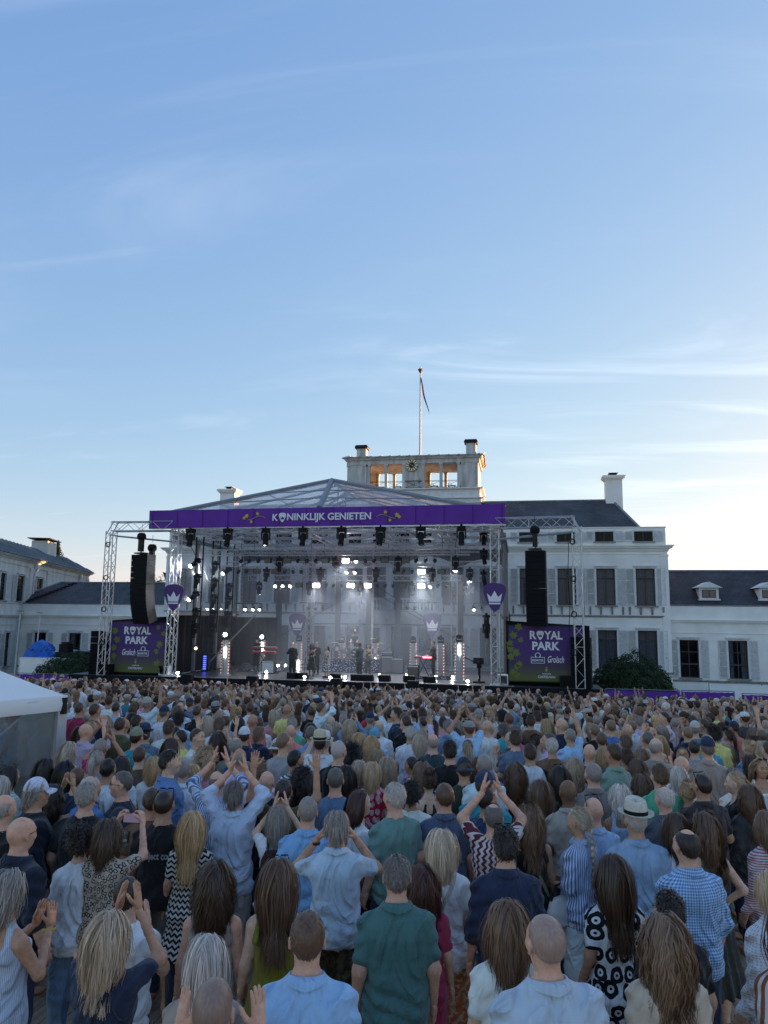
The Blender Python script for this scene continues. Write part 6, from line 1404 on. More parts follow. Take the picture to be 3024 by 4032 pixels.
def pattern(kind, c1, c2, sc=1.0, c3=None):
    key = (kind, c1, c2, sc)
    if key in PAT: return PAT[key]
    m, n, l, b = node_mat(kind + '_cloth'); tc = n.new('ShaderNodeTexCoord'); src = tc.outputs['Object']
    def mth(op, a, c=None):
        q = n.new('ShaderNodeMath'); q.operation = op
        for i, v in enumerate((a, c)):
            if v is None: continue
            if hasattr(v, 'is_linked'): l.new(v, q.inputs[i])
            else: q.inputs[i].default_value = v
        return q.outputs[0]
    sp = n.new('ShaderNodeSeparateXYZ'); l.new(src, sp.inputs[0]); x, y, z = sp.outputs
    ang = mth('ARCTAN2', x, mth('ABSOLUTE', y)); arc = mth('MULTIPLY', ang, .17)
    def wave(v, per, duty=.5): return mth('LESS_THAN', mth('FRACT', mth('DIVIDE', mth('ADD', v, 10.0), per)), duty)
    if kind == 'vstripe': f = wave(arc, .022 * sc, .5)
    elif kind == 'hstripe': f = wave(z, .03 * sc, .4)
    elif kind == 'gingham':
        f = mth('MULTIPLY', mth('ADD', wave(arc, .018 * sc), wave(z, .018 * sc)), .5)
    elif kind == 'zigzag':
        tri = mth('ABSOLUTE', mth('SUBTRACT', mth('FRACT', mth('DIVIDE', mth('ADD', z, 10.0), .05 * sc)), .5)); f = wave(mth('ADD', arc, mth('MULTIPLY', tri, .045 * sc)), .055 * sc, .5)
    elif kind == 'hzigzag':
        tri = mth('ABSOLUTE', mth('SUBTRACT', mth('FRACT', mth('DIVIDE', mth('ADD', arc, 10.0), .05 * sc)), .5)); f = wave(mth('ADD', z, mth('MULTIPLY', tri, .05 * sc)), .045 * sc, .5)
    elif kind in ('leopard', 'dots', 'bloom', 'blossom', 'camo'):
        cb = n.new('ShaderNodeCombineXYZ'); l.new(arc, cb.inputs[0]); l.new(z, cb.inputs[1]); vo = n.new('ShaderNodeTexVoronoi'); vo.voronoi_dimensions = '2D'
        S_ = {'leopard': 26, 'dots': 36, 'bloom': 9.5, 'blossom': 12, 'camo': 12}[kind] / sc; vo.inputs['Scale'].default_value = S_
        vo.inputs['Randomness'].default_value = {'leopard': .75, 'dots': .35, 'bloom': .45, 'blossom': .8, 'camo': 1}[kind]; l.new(cb.outputs[0], vo.inputs[0]); d = vo.outputs['Distance']
        nz = n.new('ShaderNodeTexNoise'); nz.inputs['Scale'].default_value = S_ * 1.7; l.new(cb.outputs[0], nz.inputs[0]); dn = mth('ADD', d, mth('MULTIPLY', mth('SUBTRACT', nz.outputs[0], .5), .35))
        if kind == 'leopard': f = mth('MULTIPLY', mth('LESS_THAN', dn, .40), mth('GREATER_THAN', dn, .22))
        elif kind == 'dots': f = mth('LESS_THAN', d, .26)
        elif kind == 'bloom': f = mth('SUBTRACT', mth('LESS_THAN', dn, .46), mth('MULTIPLY', mth('LESS_THAN', d, .21), mth('GREATER_THAN', d, .08)))
        elif kind == 'blossom': f = mth('MULTIPLY', mth('LESS_THAN', dn, .42), mth('GREATER_THAN', mth('FRACT', mth('MULTIPLY', dn, 7)), .35))
        else: f = mth('GREATER_THAN', nz.outputs[0], .52)
    elif kind == 'denim':
        nz = n.new('ShaderNodeTexNoise'); nz.inputs['Scale'].default_value = 5; nz.inputs['Detail'].default_value = 8; nz.inputs['Roughness'].default_value = .7; l.new(src, nz.inputs[0]); mr = n.new('ShaderNodeMapRange'); mr.inputs[1].default_value = .3; mr.inputs[2].default_value = .7; l.new(nz.outputs[0], mr.inputs[0]); f = mr.outputs[0]
    elif kind == 'raglan': f = mth('GREATER_THAN', mth('ADD', mth('ABSOLUTE', x), mth('MULTIPLY', mth('SUBTRACT', z, 1.38), .35)), .165)
    elif kind == 'lace':
        f = mth('MULTIPLY', wave(arc, .03), wave(z, .05, .3))
    mx = n.new('ShaderNodeMix'); mx.data_type = 'RGBA'; mx.inputs[6].default_value = (*c1, 1); mx.inputs[7].default_value = (*c2, 1); l.new(f, mx.inputs[0]); l.new(mx.outputs[2], b.inputs['Base Color'])
    b.inputs['Roughness'].default_value = .85; b.inputs['Specular IOR Level'].default_value = .2; cloth_bump(n, l, b, src); PAT[key] = m; return m
# palettes (base colours, lightened and warmed to offset the dim blue light)
HAIRC = dict(black=(.013, .010, .009), dark=(.032, .020, .014), brown=(.080, .045, .025), auburn=(.085, .030, .018), chestnut=(.125, .070, .038), lightbrown=(.20, .125, .075), blond=(.50, .36, .22), ashblond=(.42, .33, .23), goldblond=(.54, .36, .18), grey=(.29, .265, .235), darkgrey=(.13, .118, .105), silver=(.52, .49, .45), white=(.68, .65, .60), greyblond=(.50, .42, .31))
SKINC = [(.58, .345, .235), (.54, .315, .21), (.62, .39, .275), (.49, .275, .18), (.42, .225, .145), (.60, .36, .255)]
TOPC = dict(white=(.86, .85, .84), offwhite=(.66, .64, .58), black=(.012, .012, .013), navy=(.018, .026, .055), blue=(.06, .15, .38), lightblue=(.30, .46, .66), paleblue=(.50, .62, .74), denim=(.13, .21, .33), slate=(.10, .14, .21), teal=(.03, .20, .24), turquoise=(.04, .38, .44), green=(.10, .30, .20), sage=(.16, .24, .20), olive=(.08, .08, .04), darkgreen=(.03, .055, .045), mint=(.10, .42, .25), lime=(.42, .44, .02), red=(.45, .03, .04), crimson=(.26, .02, .06), pink=(.62, .26, .34), rose=(.60, .44, .50), coral=(.55, .18, .15), orange=(.5, .16, .05), beige=(.42, .36, .29), taupe=(.26, .22, .19), brown=(.13, .075, .045), grey=(.26, .26, .27), darkgrey=(.05, .052, .056), lilac=(.46, .38, .55), yellow=(.60, .52, .18), mauve=(.30, .22, .25), cream=(.62, .56, .45), mustard=(.35, .25, .03))
TOPC = {k: tuple(min(.88, q * f_ * 1.45 + .002) for q, f_ in zip(v, (1.06, 1.0, .93))) for k, v in TOPC.items()}; HAIRC = {k: tuple(min(.8, q * f_) for q, f_ in zip(v, (1.06, .94, .87))) for k, v in HAIRC.items()}
NEAR = []
def solve(px, py, h):
    d = FW + RT * (px - CX) / F - UP * (py - CY) / F; lo, hi = 1.2, 60.0
    f = lambda t: (EYE + d[2] * t) - (gh(d[1] * t) + h)
    for _ in range(60):
        m = (lo + hi) / 2
        if f(m) > 0: lo = m
        else: hi = m
    return CAMP + d * lo
RN = random.Random(5)
BN = {'long': 'trousers', 'wide': 'trousers', 'shorts': 'shorts', 'skirt': 'skirt'}
def person(loc, h=1.75, sex='m', pose='down', yaw=0.0, hair='short', hc='brown', top='tee', tc='white', bot='long', bc='navy', skin=None, hat=None, hatc=(.7, .7, .7), label='', group=None, glasses=None, collar=None, var=0, wide=1.0, pat=None, bpat=None, strap=None, strapc=(.3, .2, .1), shoes=False, rz=None, seed=0, tint=1.0, fine=False):
    if rz is None: rz = math.atan2(loc[0] + 9.5, 40 - loc[1]) + R(yaw)
    t = thing('person', label, 'person', tuple(loc), rz, group); s = h / 1.75; t.scale = (s * wide, s * wide, s)
    sk = skin if skin is not None else RN.choice(SKINC); sk = (sk[0] * 1.2, sk[1] * 1.16, sk[2] * 1.1); hcol = HAIRC[hc] if isinstance(hc, str) else hc; tcol = TOPC[tc] if isinstance(tc, str) else tc; bcol = TOPC[bc] if isinstance(bc, str) else bc
    hcol = tuple(min(1, q * tint) for q in hcol)
    bm = body_mesh(sex, pose); link('body', bm, t, local=True, color=sk)
    tm = top_mesh(sex, pose, top, seed, fine)
    if not tm.materials: tm.materials.append(m_cloth)
    to = link({'tank': 'tank_top', 'halter': 'halter_top', 'dress': 'dress', 'tdress': 'dress', 'jacket': 'jacket', 'polo': 'polo_shirt', 'tee': 'tee_shirt'}.get(top, 'shirt'), tm, t, local=True, color=tcol)
    if pat is not None: to.material_slots[0].link = 'OBJECT'; to.material_slots[0].material = pat
    if bot and top != 'dress':
        bm2 = bottom_mesh(sex, bot)
        if not bm2.materials: bm2.materials.append(m_cloth)
        bo = link(BN[bot], bm2, t, local=True, color=bcol)
        if bpat is not None: bo.material_slots[0].link = 'OBJECT'; bo.material_slots[0].material = bpat
    if shoes:
        sm = shoes_mesh()
        if not sm.materials: sm.materials.append(m_cloth)
        link('shoes', sm, t, local=True, color=(.08, .07, .06))
    if hair and hair != 'bald': link('hair', hair_mesh(hair, var), t, local=True, color=hcol)
    if collar or (collar is None and top in ('polo', 'shirt')):
        cm = collar_mesh(sex)
        if not cm.materials: cm.materials.append(m_cloth)
        co = link('collar', cm, t, local=True, color=tcol)
        if pat is not None: co.material_slots[0].link = 'OBJECT'; co.material_slots[0].material = pat
    if hat:
        hm = cap_mesh(hat)
        if not hm.materials: hm.materials.append(m_cloth)
        ho = link({'fedora': 'straw_hat', 'beanie': 'beanie', 'flatcap': 'flat_cap'}.get(hat, 'cap'), hm, t, local=True, color=hatc)
        if hat == 'fedora': link('hat_band', band_mesh(), ho, local=True)
    if glasses: link('sunglasses' if glasses == 'head' else 'glasses', specs_mesh(glasses == 'head'), t, local=True)
    if strap:
        sm = strap_mesh(sex, strap)
        if not sm.materials: sm.materials.append(m_cloth)
        link('bag_strap', sm, t, local=True, color=strapc)
    NEAR.append((loc[0], loc[1])); return t
# ------------------------------------------------------------------ tent at the left edge
m_tent = mat('white_tent_pvc', (0.86, 0.85, 0.82), 0.5, var=0.05, vscale=1.0, bump=0.12, bscale=3)
m_clear = glass_mat('tent_window_film', (0.80, 0.82, 0.86), 0.10, 0.05, film=0.15, filmcol=(0.72, 0.73, 0.76))
m_tfr = mat('tent_frame', (0.62, 0.62, 0.62), 0.4, 0.4)
K0 = on(262, 2740, 10.6); e0 = on(0, 2763, 1.0) - CAMP; tt = (K0[2] - EYE) / e0[2]; K1 = CAMP + e0 * tt
ev = (K1 - K0)[:2]; ev = ev / np.linalg.norm(ev); nv_ = np.array([-ev[1], ev[0]]); nv_ = nv_ if nv_[1] > 0 else -nv_
TW = 5.0; gz = gh(11.5); ez = K0[2]; vd = .215
tent = thing('party_tent', 'white peaked party tent with clear plastic walls at the left edge', 'tent', (K0[0], K0[1], gz - .3))
TP = lambda a, d, z: (K0[0] + ev[0] * a + nv_[0] * d, K0[1] + ev[1] * a + nv_[1] * d, z)
cs = [TP(0, 0, ez), TP(TW, 0, ez), TP(TW, TW, ez), TP(0, TW, ez)]; apex = TP(TW / 2, TW / 2, ez + 1.55)
def sag(b, A, B2, C_, n=10):
    """roof panel with a slight sag between two corners and the peak"""
    V = {}
    A, B2, C_ = map(np.array, (A, B2, C_))
    for i in range(n + 1):
        for j in range(n + 1 - i):
            u, v = i / n, j / n; w_ = 1 - u - v; p = A * w_ + B2 * u + C_ * v; p = p - np.array([0, 0, 1]) * (.9 * u * w_ * (1 - v) + .25 * v * (1 - v)); V[(i, j)] = len(b.v); b.v.append(tuple(p))
    for i in range(n):
        for j in range(n - i):
            b.f.append((V[(i, j)], V[(i + 1, j)], V[(i, j + 1)]))
            if i + j < n - 1: b.f.append((V[(i + 1, j)], V[(i + 1, j + 1)], V[(i, j + 1)]))
for k in range(4):
    b = MB(); sag(b, cs[k], cs[(k + 1) % 4], apex); part(b, 'roof_panel', m_tent, tent, smooth=True)
    A, B2 = np.array(cs[k]), np.array(cs[(k + 1) % 4]); b = MB(); n = 24; out_ = -nv_ if k == 0 else (nv_ if k == 2 else (ev if k == 1 else -ev))
    for i in range(n + 1):
        p = A + (B2 - A) * i / n; w_ = .02 * math.sin(i * 1.7) * math.sin(math.pi * i / n)
        b.v.append(tuple(p + np.array([out_[0] * .02, out_[1] * .02, 0.01]))); b.v.append(tuple(p + np.array([out_[0] * (.05 + w_), out_[1] * (.05 + w_), -vd * .5]))); b.v.append(tuple(p + np.array([out_[0] * (.03 + w_ * .5), out_[1] * (.03 + w_ * .5), -vd])))
    for i in range(n):
        for j in range(2): a = i * 3 + j; b.f.append((a, a + 1, a + 4, a + 3))
    part(b, 'valance', m_tent, tent, smooth=True)
    part(MB().cyl(A + np.array([0, 0, -.05]), B2 + np.array([0, 0, -.05]), .035, 8), 'eave_rail', m_tfr, tent)
    c = A; b = MB(); d1, d2 = (ev, nv_); b.prism([(c[0] + d1[0] * p + d2[0] * q, c[1] + d1[1] * p + d2[1] * q, gz - .3) for p, q in ((-.02, -.02), (.13, -.02), (.13, .1), (-.02, .1))], (0, 0, ez - .06 - gz + .3)); part(b, 'tent_leg', m_tfr, tent)
def tquad(a0, a1, d, z0, z1): return MB().quad(TP(a0, d, z0), TP(a1, d, z0), TP(a1, d, z1), TP(a0, d, z1))
part(tquad(.14, 1.6, .04, gz + .34, ez - .1), 'clear_wall', m_clear, tent); part(tquad(1.6, TW, .04, gz + .34, ez - .1), 'clear_wall', m_clear, tent)
part(tquad(.14, TW, .045, gz - .2, gz + .34), 'lower_wall', mat('grey_tent_pvc', (0.10, 0.105, 0.115), 0.5), tent)
part(MB().quad(TP(.04, .12, gz - .2), TP(.04, TW, gz - .2), TP(.04, TW, ez - .1), TP(.04, .12, ez - .1)), 'clear_wall', m_clear, tent)
part(tquad(.14, TW, TW - .05, gz - .2, ez - .1), 'back_wall', m_clear, tent)
part(MB().cyl(TP(.14, .0, gz + .34), TP(TW, .0, gz + .34), .035, 6), 'wall_rail', m_tfr, tent); part(MB().cyl(TP(1.6, .0, gz), TP(1.6, .0, ez), .02, 6), 'wall_pole', m_tfr, tent)
part(MB().cyl(TP(.35, .3, ez - .15), TP(2.2, .3, gz + .7), .02, 6), 'brace_rope', m_tfr, tent)
part(MB().box(K0[0] - .06, K0[0] + .04, K0[1] - .1, K0[1] - .02, ez - .26, ez - .02), 'corner_clamp', m_blkm, tent)

# ------------------------------------------------------------------ fences, hedges, covered kit, far trees
def fence(p, q, h, lab, z0):
    t = thing('fence_panel', lab, 'fence', tuple(p), 0, 'purple covered fence panels'); P_, Q_ = np.array(p), np.array(q); n = 26; b = MB(); d = (Q_ - P_)
    for i in range(n + 1):
        u = i / n; c = P_ + d * u
        for v in (0, .5, 1): b.v.append((c[0], c[1] + .02 * math.sin(u * 23) * math.sin(v * 3 + 1), z0 + .1 + (h - .14) * v - (.02 * math.sin(math.pi * ((u * 8) % 1)) if v == 1 else 0)))
    for i in range(n):
        for j in range(2): a = i * 3 + j; b.f.append((a, a + 1, a + 4, a + 3))
    part(b, 'scrim', m_purple, t, smooth=True)
    for c in (P_, Q_): part(MB().cyl((c[0], c[1] + .04, z0 - .1), (c[0], c[1] + .04, z0 + h), .021, 6), 'fence_post', m_gut, t)
    part(MB().cyl((P_[0], P_[1] + .04, z0 + h), (Q_[0], Q_[1] + .04, z0 + h), .021, 6), 'fence_rail', m_gut, t)
    rr = random.Random(int(p[0] * 9))
    for s_ in (.06, .94):
        b = MB(); c = P_ + d * s_
        for k in range(9):
            t_, t2 = k * .5, (k + 1) * .5; r1, r2 = .04 + .02 * k, .06 + .02 * k; b.cyl((c[0] + r1 * math.cos(t_), c[1] - .035, z0 + h - .32 + r1 * math.sin(t_)), (c[0] + r2 * math.cos(t2), c[1] - .035, z0 + h - .32 + r2 * math.sin(t2)), .010, 4)
        part(b, 'scroll_print', m_leafd, t)
fence((3.75, 36, 0), (7.0, 36.1, 0), 1.72, 'purple fence panel just right of the stage before the dome of yew', 0); fence((7.1, 36.1, 0), (9.35, 36.2, 0), 1.74, 'middle purple fence panel of the three on the right', 0); fence((9.62, 36.0, 0), (13.0, 36.1, 0), 1.68, 'purple fence panel at the right picture edge', 0); fence((13.1, 36.1, 0), (16.4, 36.2, 0), 1.7, 'purple fence panel beyond the right picture edge', 0)
fence((-27.9, 38, 0), (-23.9, 38, 0), 1.5, 'purple fence panel left of the stage below the tarpaulin', 0)
wf = MB(); n = 30
for i in range(n + 1):
    for v in (0, 1): wf.v.append((10.1 + 8 * i / n, 44 + .06 * math.sin(i * 1.3), .05 + 1.35 * v + .03 * math.sin(i * .9)))
wf.f = [(2 * i, 2 * i + 2, 2 * i + 3, 2 * i + 1) for i in range(n)]
t = thing('white_fence', 'white sheet covered fence before the right wing', 'fence', (10, 44, 0)); part(wf, 'white_sheet', m_tent, t, smooth=True)
for x in (10.1, 12.8, 15.4, 18.1): part(MB().cyl((x, 44.1, 0), (x, 44.1, 1.5), .02, 6), 'fence_post', m_gut, t)
part(MB().cyl((10.1, 44.1, 1.5), (18.1, 44.1, 1.5), .02, 6), 'fence_rail', m_gut, t)
# foliage: many small leaf faces spread through an uneven crown
def leaf_mat(name, a, c):
    m = bpy.data.materials.new(name); m.use_nodes = True; tt_ = m.node_tree; n_ = tt_.nodes; l_ = tt_.links; b_ = n_['Principled BSDF']; g = n_.new('ShaderNodeNewGeometry'); mx = n_.new('ShaderNodeMix'); mx.data_type = 'RGBA'
    mx.inputs[6].default_value = (*a, 1); mx.inputs[7].default_value = (*c, 1); l_.new(g.outputs['Random Per Island'], mx.inputs[0]); l_.new(mx.outputs[2], b_.inputs['Base Color']); b_.inputs['Roughness'].default_value = .7; b_.inputs['Specular IOR Level'].default_value = .25; return m
m_yew = leaf_mat('yew_leaves', (.010, .022, .008), (.05, .085, .025)); m_treel = leaf_mat('tree_leaves', (.014, .025, .010), (.05, .07, .025)); m_bark = mat('bark', (.06, .05, .04), .9)
def leaves(P_, N_, size, seed):
    r_ = np.random.RandomState(seed); n = len(P_); a = r_.normal(size=(n, 3)); a -= N_ * (a * N_).sum(1)[:, None]; a /= np.linalg.norm(a, axis=1)[:, None] + 1e-9; nn = N_ + r_.normal(size=(n, 3)) * .5; nn /= np.linalg.norm(nn, axis=1)[:, None]; a -= nn * (a * nn).sum(1)[:, None]; a /= np.linalg.norm(a, axis=1)[:, None] + 1e-9; b = np.cross(nn, a)
    s_ = size * r_.uniform(.6, 1.4, n)[:, None]; V = np.stack([P_ - a * s_, P_ - b * s_ * .45, P_ + a * s_, P_ + b * s_ * .45], 1).reshape(-1, 3); i = np.arange(n)[:, None] * 4 + np.arange(4)[None, :]; return V, i
def dome(name, c, rx, ry, rz_, n, lab, cat, mt, seed, size=.06):
    r_ = np.random.RandomState(seed); d = r_.normal(size=(n, 3)); d[:, 2] = np.abs(d[:, 2]) * .9; d /= np.linalg.norm(d, axis=1)[:, None]
    lump = 1 + .06 * np.sin(5 * d[:, 0] + 1) * np.sin(6 * d[:, 1] + 2) + .07 * np.sin(13 * d[:, 0] + 3 * d[:, 2]) * np.sin(11 * d[:, 2] + 9 * d[:, 1]) + .03 * np.sin(31 * d[:, 0]) * np.sin(27 * d[:, 2]); rr = np.where(r_.rand(n) < .8, r_.uniform(.95, 1.04, n), r_.uniform(.75, .95, n))
    P_ = np.array([rx, ry, rz_]) * d * (lump * rr)[:, None]; t = thing(name, lab, cat, tuple(c)); V, f = leaves(P_, d, size, seed); me = np_mesh('crown', V, f, mt, False); link('crown', me, t, local=True)
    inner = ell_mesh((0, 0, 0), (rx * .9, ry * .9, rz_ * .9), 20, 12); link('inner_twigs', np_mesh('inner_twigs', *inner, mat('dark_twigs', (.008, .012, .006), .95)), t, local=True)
    part(MB().cyl((0, 0, -.2), (0, 0, rz_ * .6), .12, 8, .06), 'trunk', m_bark, t, local=True)
dome('yew_dome', (5.75, 42, .1), 2.35, 2.2, 2.85, 20000, 'clipped dark yew dome before the right half of the palace', 'shrub', m_yew, 4)
dome('yew_dome', (-26.3, 41, .1), 2.5, 2.3, 2.3, 18000, 'clipped dark yew dome left of the stage beside the white block', 'shrub', m_yew, 9)
t = thing('white_block', 'large plain white box left of the stage under the blue tarpaulin', 'box', (-28.7, 42.2, 0)); part(MB().box(-30.0, -26.9, 41, 43.6, 0, 2.1).box(-30.03, -26.87, 40.97, 43.63, 2.1, 2.16), 'panelled_box', m_tent, t)
for x in (-30.0, -28.4, -26.9): part(MB().box(x - .02, x + .02, 40.975, 41.0 - .003, .02, 2.09), 'corner_strip', m_trim, t)
b = MB(); nu, nv2 = 28, 14; r_ = random.Random(3)
for j in range(nv2 + 1):
    v = j / nv2
    for i in range(nu):
        a = 2 * math.pi * i / nu; prof = np.interp(v, [0, .12, .35, .45, .75, 1], [1.15, 1.05, .82, .86, .62, .02]); q = prof * (1 + .09 * math.sin(a * 5 + v * 9) + .06 * math.sin(a * 11 + v * 17)); b.v.append((q * .95 * math.cos(a), q * .7 * math.sin(a), 1.05 * v + .04 * math.sin(a * 7) * (1 - v)))
for j in range(nv2):
    for i in range(nu): b.f.append((j * nu + i, j * nu + (i + 1) % nu, (j + 1) * nu + (i + 1) % nu, (j + 1) * nu + i))
t = thing('tarpaulin_cover', 'bright blue crumpled tarpaulin over equipment on the white block', 'tarpaulin', (-29.35, 42.1, 2.165)); part(b, 'tarpaulin', mat('blue_tarpaulin', (0.015, 0.12, 0.48), 0.4, var=0.25, vscale=2, bump=0.5, bscale=5), t, local=True)
t = thing('covered_kit', 'dark covered stage equipment between tarpaulin and yew dome', 'equipment', (-27.6, 42.3, 2.165)); part(MB().box(-.6, 1.2, -.5, .4, 0, .32).box(-.5, .1, -.3, .3, .321, .8), 'case', m_blkp, t, local=True); part(MB().lathe([(.3, 0), (.3, .12), (0, .13)], (-.2, 0, .81), 14), 'coil', m_blkm, t, local=True)
t = thing('equipment_crate', 'silver framed flight case behind the left yew dome', 'crate', (-28.6, 44, 1.0)); cr_ = MB().box(0, 1.4, 0, .6, .6, 1.5); part(cr_, 'case', mat('flight_case', (.25, .27, .3), .5, .3), t, local=True)
b = MB()
for x in (0, .7, 1.4): b.box(x - .03, x + .03, -.03, .63, .58, 1.52)
for z in (.6, 1.05, 1.5): b.box(-.032, 1.432, -.028, -.004, z - .03, z + .03)
part(b, 'frame', m_alu, t, local=True); part(MB().box(.05, .15, .05, .15, -1, .6).box(1.25, 1.35, .05, .15, -1, .6).box(.05, .15, .45, .55, -1, .6).box(1.25, 1.35, .45, .55, -1, .6), 'legs', m_alu, t, local=True)
for x, y, z, lab in ((-34.0, 46, 4.94, 'left of the two short white flagpoles before the side wing'), (-32.48, 46, 4.84, 'right of the two short white flagpoles before the side wing')):
    t = thing('short_flagpole', lab, 'flagpole', (x, y, 0), 0, 'short white flagpoles'); part(MB().cyl((0, 0, 0), (.1, 0, z), .055, 8, .04), 'pole', m_trim, t, local=True); part(MB().box(-.1, .3, -.06, .06, z, z + .05), 'pole_top', m_gut, t, local=True)
def tree(c, h, rx, n, lab, seed, conif=False, far=False, group=None):
    r_ = np.random.RandomState(seed); t = thing('tree', lab, 'tree', tuple(c), 0, group)
    if conif:
        u = r_.rand(n) ** .7; a = r_.uniform(0, 6.28, n); rad = rx * (1 - u) ** .8 * (.35 + .75 * r_.rand(n)) * (1 + .4 * np.sin(a * 3 + u * 30)); P_ = np.stack([rad * np.cos(a), rad * np.sin(a), h * (.15 + .85 * u)], 1); N_ = np.stack([np.cos(a), np.sin(a), np.full(n, .4)], 1)
    else:
        k = 26; cc = r_.normal(size=(k, 3)) * np.array([.42, .42, .22]) * np.array([rx, rx, h]); cc[:, 2] += h * .66; rr = r_.uniform(.22, .4, k) * rx; w_ = r_.randint(0, k, n); d = r_.normal(size=(n, 3)); d /= np.linalg.norm(d, axis=1)[:, None]; P_ = cc[w_] + d * (rr[w_] * r_.uniform(.7, 1.05, n))[:, None]; N_ = d
    V, f = leaves(P_, N_ / np.linalg.norm(N_, axis=1)[:, None], .12 if not far else .62, seed); link('crown', np_mesh('crown', V, f, m_treel, False), t, local=True)
    b = MB().cyl((0, 0, -.3), (0, 0, h * .75), .02 * h, 8, .006 * h)
    for k in range(6): a = k * 1.1; b.cyl((0, 0, h * (.3 + .06 * k)), (rx * .55 * math.cos(a), rx * .55 * math.sin(a), h * (.55 + .06 * k)), .006 * h, 5, .002 * h)
    part(b, 'trunk', m_bark, t, local=True); return t
p = on(226, 2180, 78); tree((p[0], 78, 0), p[2] + 1.5, 2.2, 5000, 'slim dark conifer top behind the chimney of the side wing', 2, True)
p = on(655, 2290, 75); tree((p[0], 75, 0), p[2] - .2, 4.2, 9000, 'dark leafy tree crown above the gallery roof left of the stage', 3); p = on(612, 2290, 79); tree((p[0], 79, 0), p[2] - .8, 3.6, 6000, 'lower dark tree crown left of the leafy tree above the gallery roof', 6)
# unseen trees added right of the court to keep low sun off the lawn
PT = ('nearest the right wing', 'beside the wing end', 'behind the wing end', 'at the far corner', 'in the second rank', 'nearest the lawn', 'furthest back', 'outermost')
for i, (x, y) in enumerate(((62, 40), (66, 52), (58, 66), (52, 76), (70, 62), (60, 26), (44, 78), (74, 36))): tree((x, y, 0), 17 + i % 3 * 2, 7, 2600, 'unseen tree added beyond the right wing to block sun, ' + PT[i], 60 + i, far=True, group='unseen sun-blocking trees beyond the right wing')
for i, (x, y) in enumerate(((46, 66), (41, 71), (36, 74), (50, 60), (56, 58), (48, 72), (62, 46), (39, 66))): tree((x, y, 0), 17 + i % 3, 6.5, 2800, ORD[i] + (' of the park trees' if i == 0 else ' park tree') + ' added unseen behind the right wing end to block sun', 140 + i, far=True, group='unseen sun-blocking trees close behind the right wing')
for i, (x, y) in enumerate(((-35, 80), (-32, 75.5), (-27.5, 75), (-30, 82), (-23.5, 75), (-20, 77.5), (-24, 81), (-16, 79))): tree((x, y, 0), 12.6 if i > 1 else 11.8, 4.4, 3000, ('first', 'second', 'third', 'fourth', 'fifth', 'sixth', 'seventh', 'last')[i] + ' unseen tree added behind the main block to block sun, counted from the left', 80 + i, far=True, group='unseen sun-blocking trees behind the palace')  # hidden trees added to keep low sun off the left wing
# ------------------------------------------------------------------ the people near the camera, one by one
W_ST = pattern('vstripe', (.66, .70, .78), (.13, .22, .46), .9); LEO = pattern('leopard', (.52, .42, .33), (.035, .025, .02)); GING = pattern('gingham', (.60, .72, .84), (.06, .24, .56), 1.0)
BLOOM = pattern('bloom', (.70, .70, .70), (.012, .012, .014), 1.0); ZIG = pattern('zigzag', (.66, .58, .54), (.14, .03, .045)); HZIG = pattern('hzigzag', (.62, .58, .52), (.02, .02, .025)); DOTS = pattern('dots', (.02, .035, .10), (.5, .52, .6))
REDB = pattern('blossom', (.48, .02, .04), (.66, .55, .55)); FLOR = pattern('blossom', (.62, .60, .64), (.22, .10, .22), .7); DEN = pattern('denim', (.24, .36, .52), (.42, .54, .68)); DENB = pattern('denim', (.12, .22, .42), (.20, .32, .55))
RAG = pattern('raglan', (.74, .74, .76), (.012, .012, .013)); CAMO = pattern('camo', (.10, .085, .05), (.045, .04, .025)); ORNG = pattern('camo', (.50, .15, .05), (.52, .36, .24), .8); LACE = pattern('lace', (.72, .72, .72), (.45, .40, .36)); MINTS = pattern('hstripe', (.62, .70, .68), (.30, .48, .46), .8)
RUST = pattern('vstripe', (.24, .09, .06), (.62, .58, .54), 1.6); REDST = pattern('hstripe', (.66, .60, .60), (.40, .10, .12), .7); FSTR = pattern('vstripe', (.62, .66, .72), (.36, .44, .58), .55); NAVST = pattern('hstripe', (.70, .70, .72), (.03, .04, .10), 1.0)
TAN = (.46, .25, .16); PALE = (.64, .41, .30); PINK = (.62, .35, .25); DKSK = (.17, .09, .055)
P = []
def Q(px, py, sex, h, pose, yaw, hair, hc, top, tc, label, bot='long', bc='navy', **k): P.append((px, py, sex, h, pose, yaw, hair, hc, top, tc, bot, bc, label, k))
# nearest rows, bottom of the picture
Q(846, 3841, 'm', 1.79, 'apart', 0, 'buzz', (.30, .185, .135), 'shirt', 'white', 'man with shaved balding head and white shirt clapping, lowest in the picture', bc='beige', skin=PINK, strap=1, strapc=(.03, .02, .02))
Q(817, 3672, 'f', 1.66, 'front', 0, 'bob', 'silver', 'blouse', 'taupe', 'woman with sleek silver bob beside the shaved man', tint=1.1)
Q(1214, 3578, 'm', 1.84, 'down', 0, 'short', 'chestnut', 'shirt', (.36, .56, .80), 'man with short brown hair in a pale blue linen shirt, centre front', skin=PINK, bc='beige')
Q(2145, 3593, 'm', 1.84, 'down', 8, 'buzz', (.40, .25, .19), 'polo', (.52, .60, .68), 'broad bald man in a pale grey blue polo at the bottom right', sexx='h', skin=PINK, bc='navy', wide=1.06)
Q(1995, 3537, 'f', 1.74, 'down', -4, 'medium', 'chestnut', 'tee', 'offwhite', 'woman with straight brown hair and white knit top beside the bald polo man', bc='offwhite', tint=1.25)
Q(2610, 3593, 'f', 1.74, 'down', -5, 'longwavy', 'lightbrown', 'long', 'beige', 'woman with long tousled light brown hair and beige linen top, lower right', bc='black', tint=1.05)
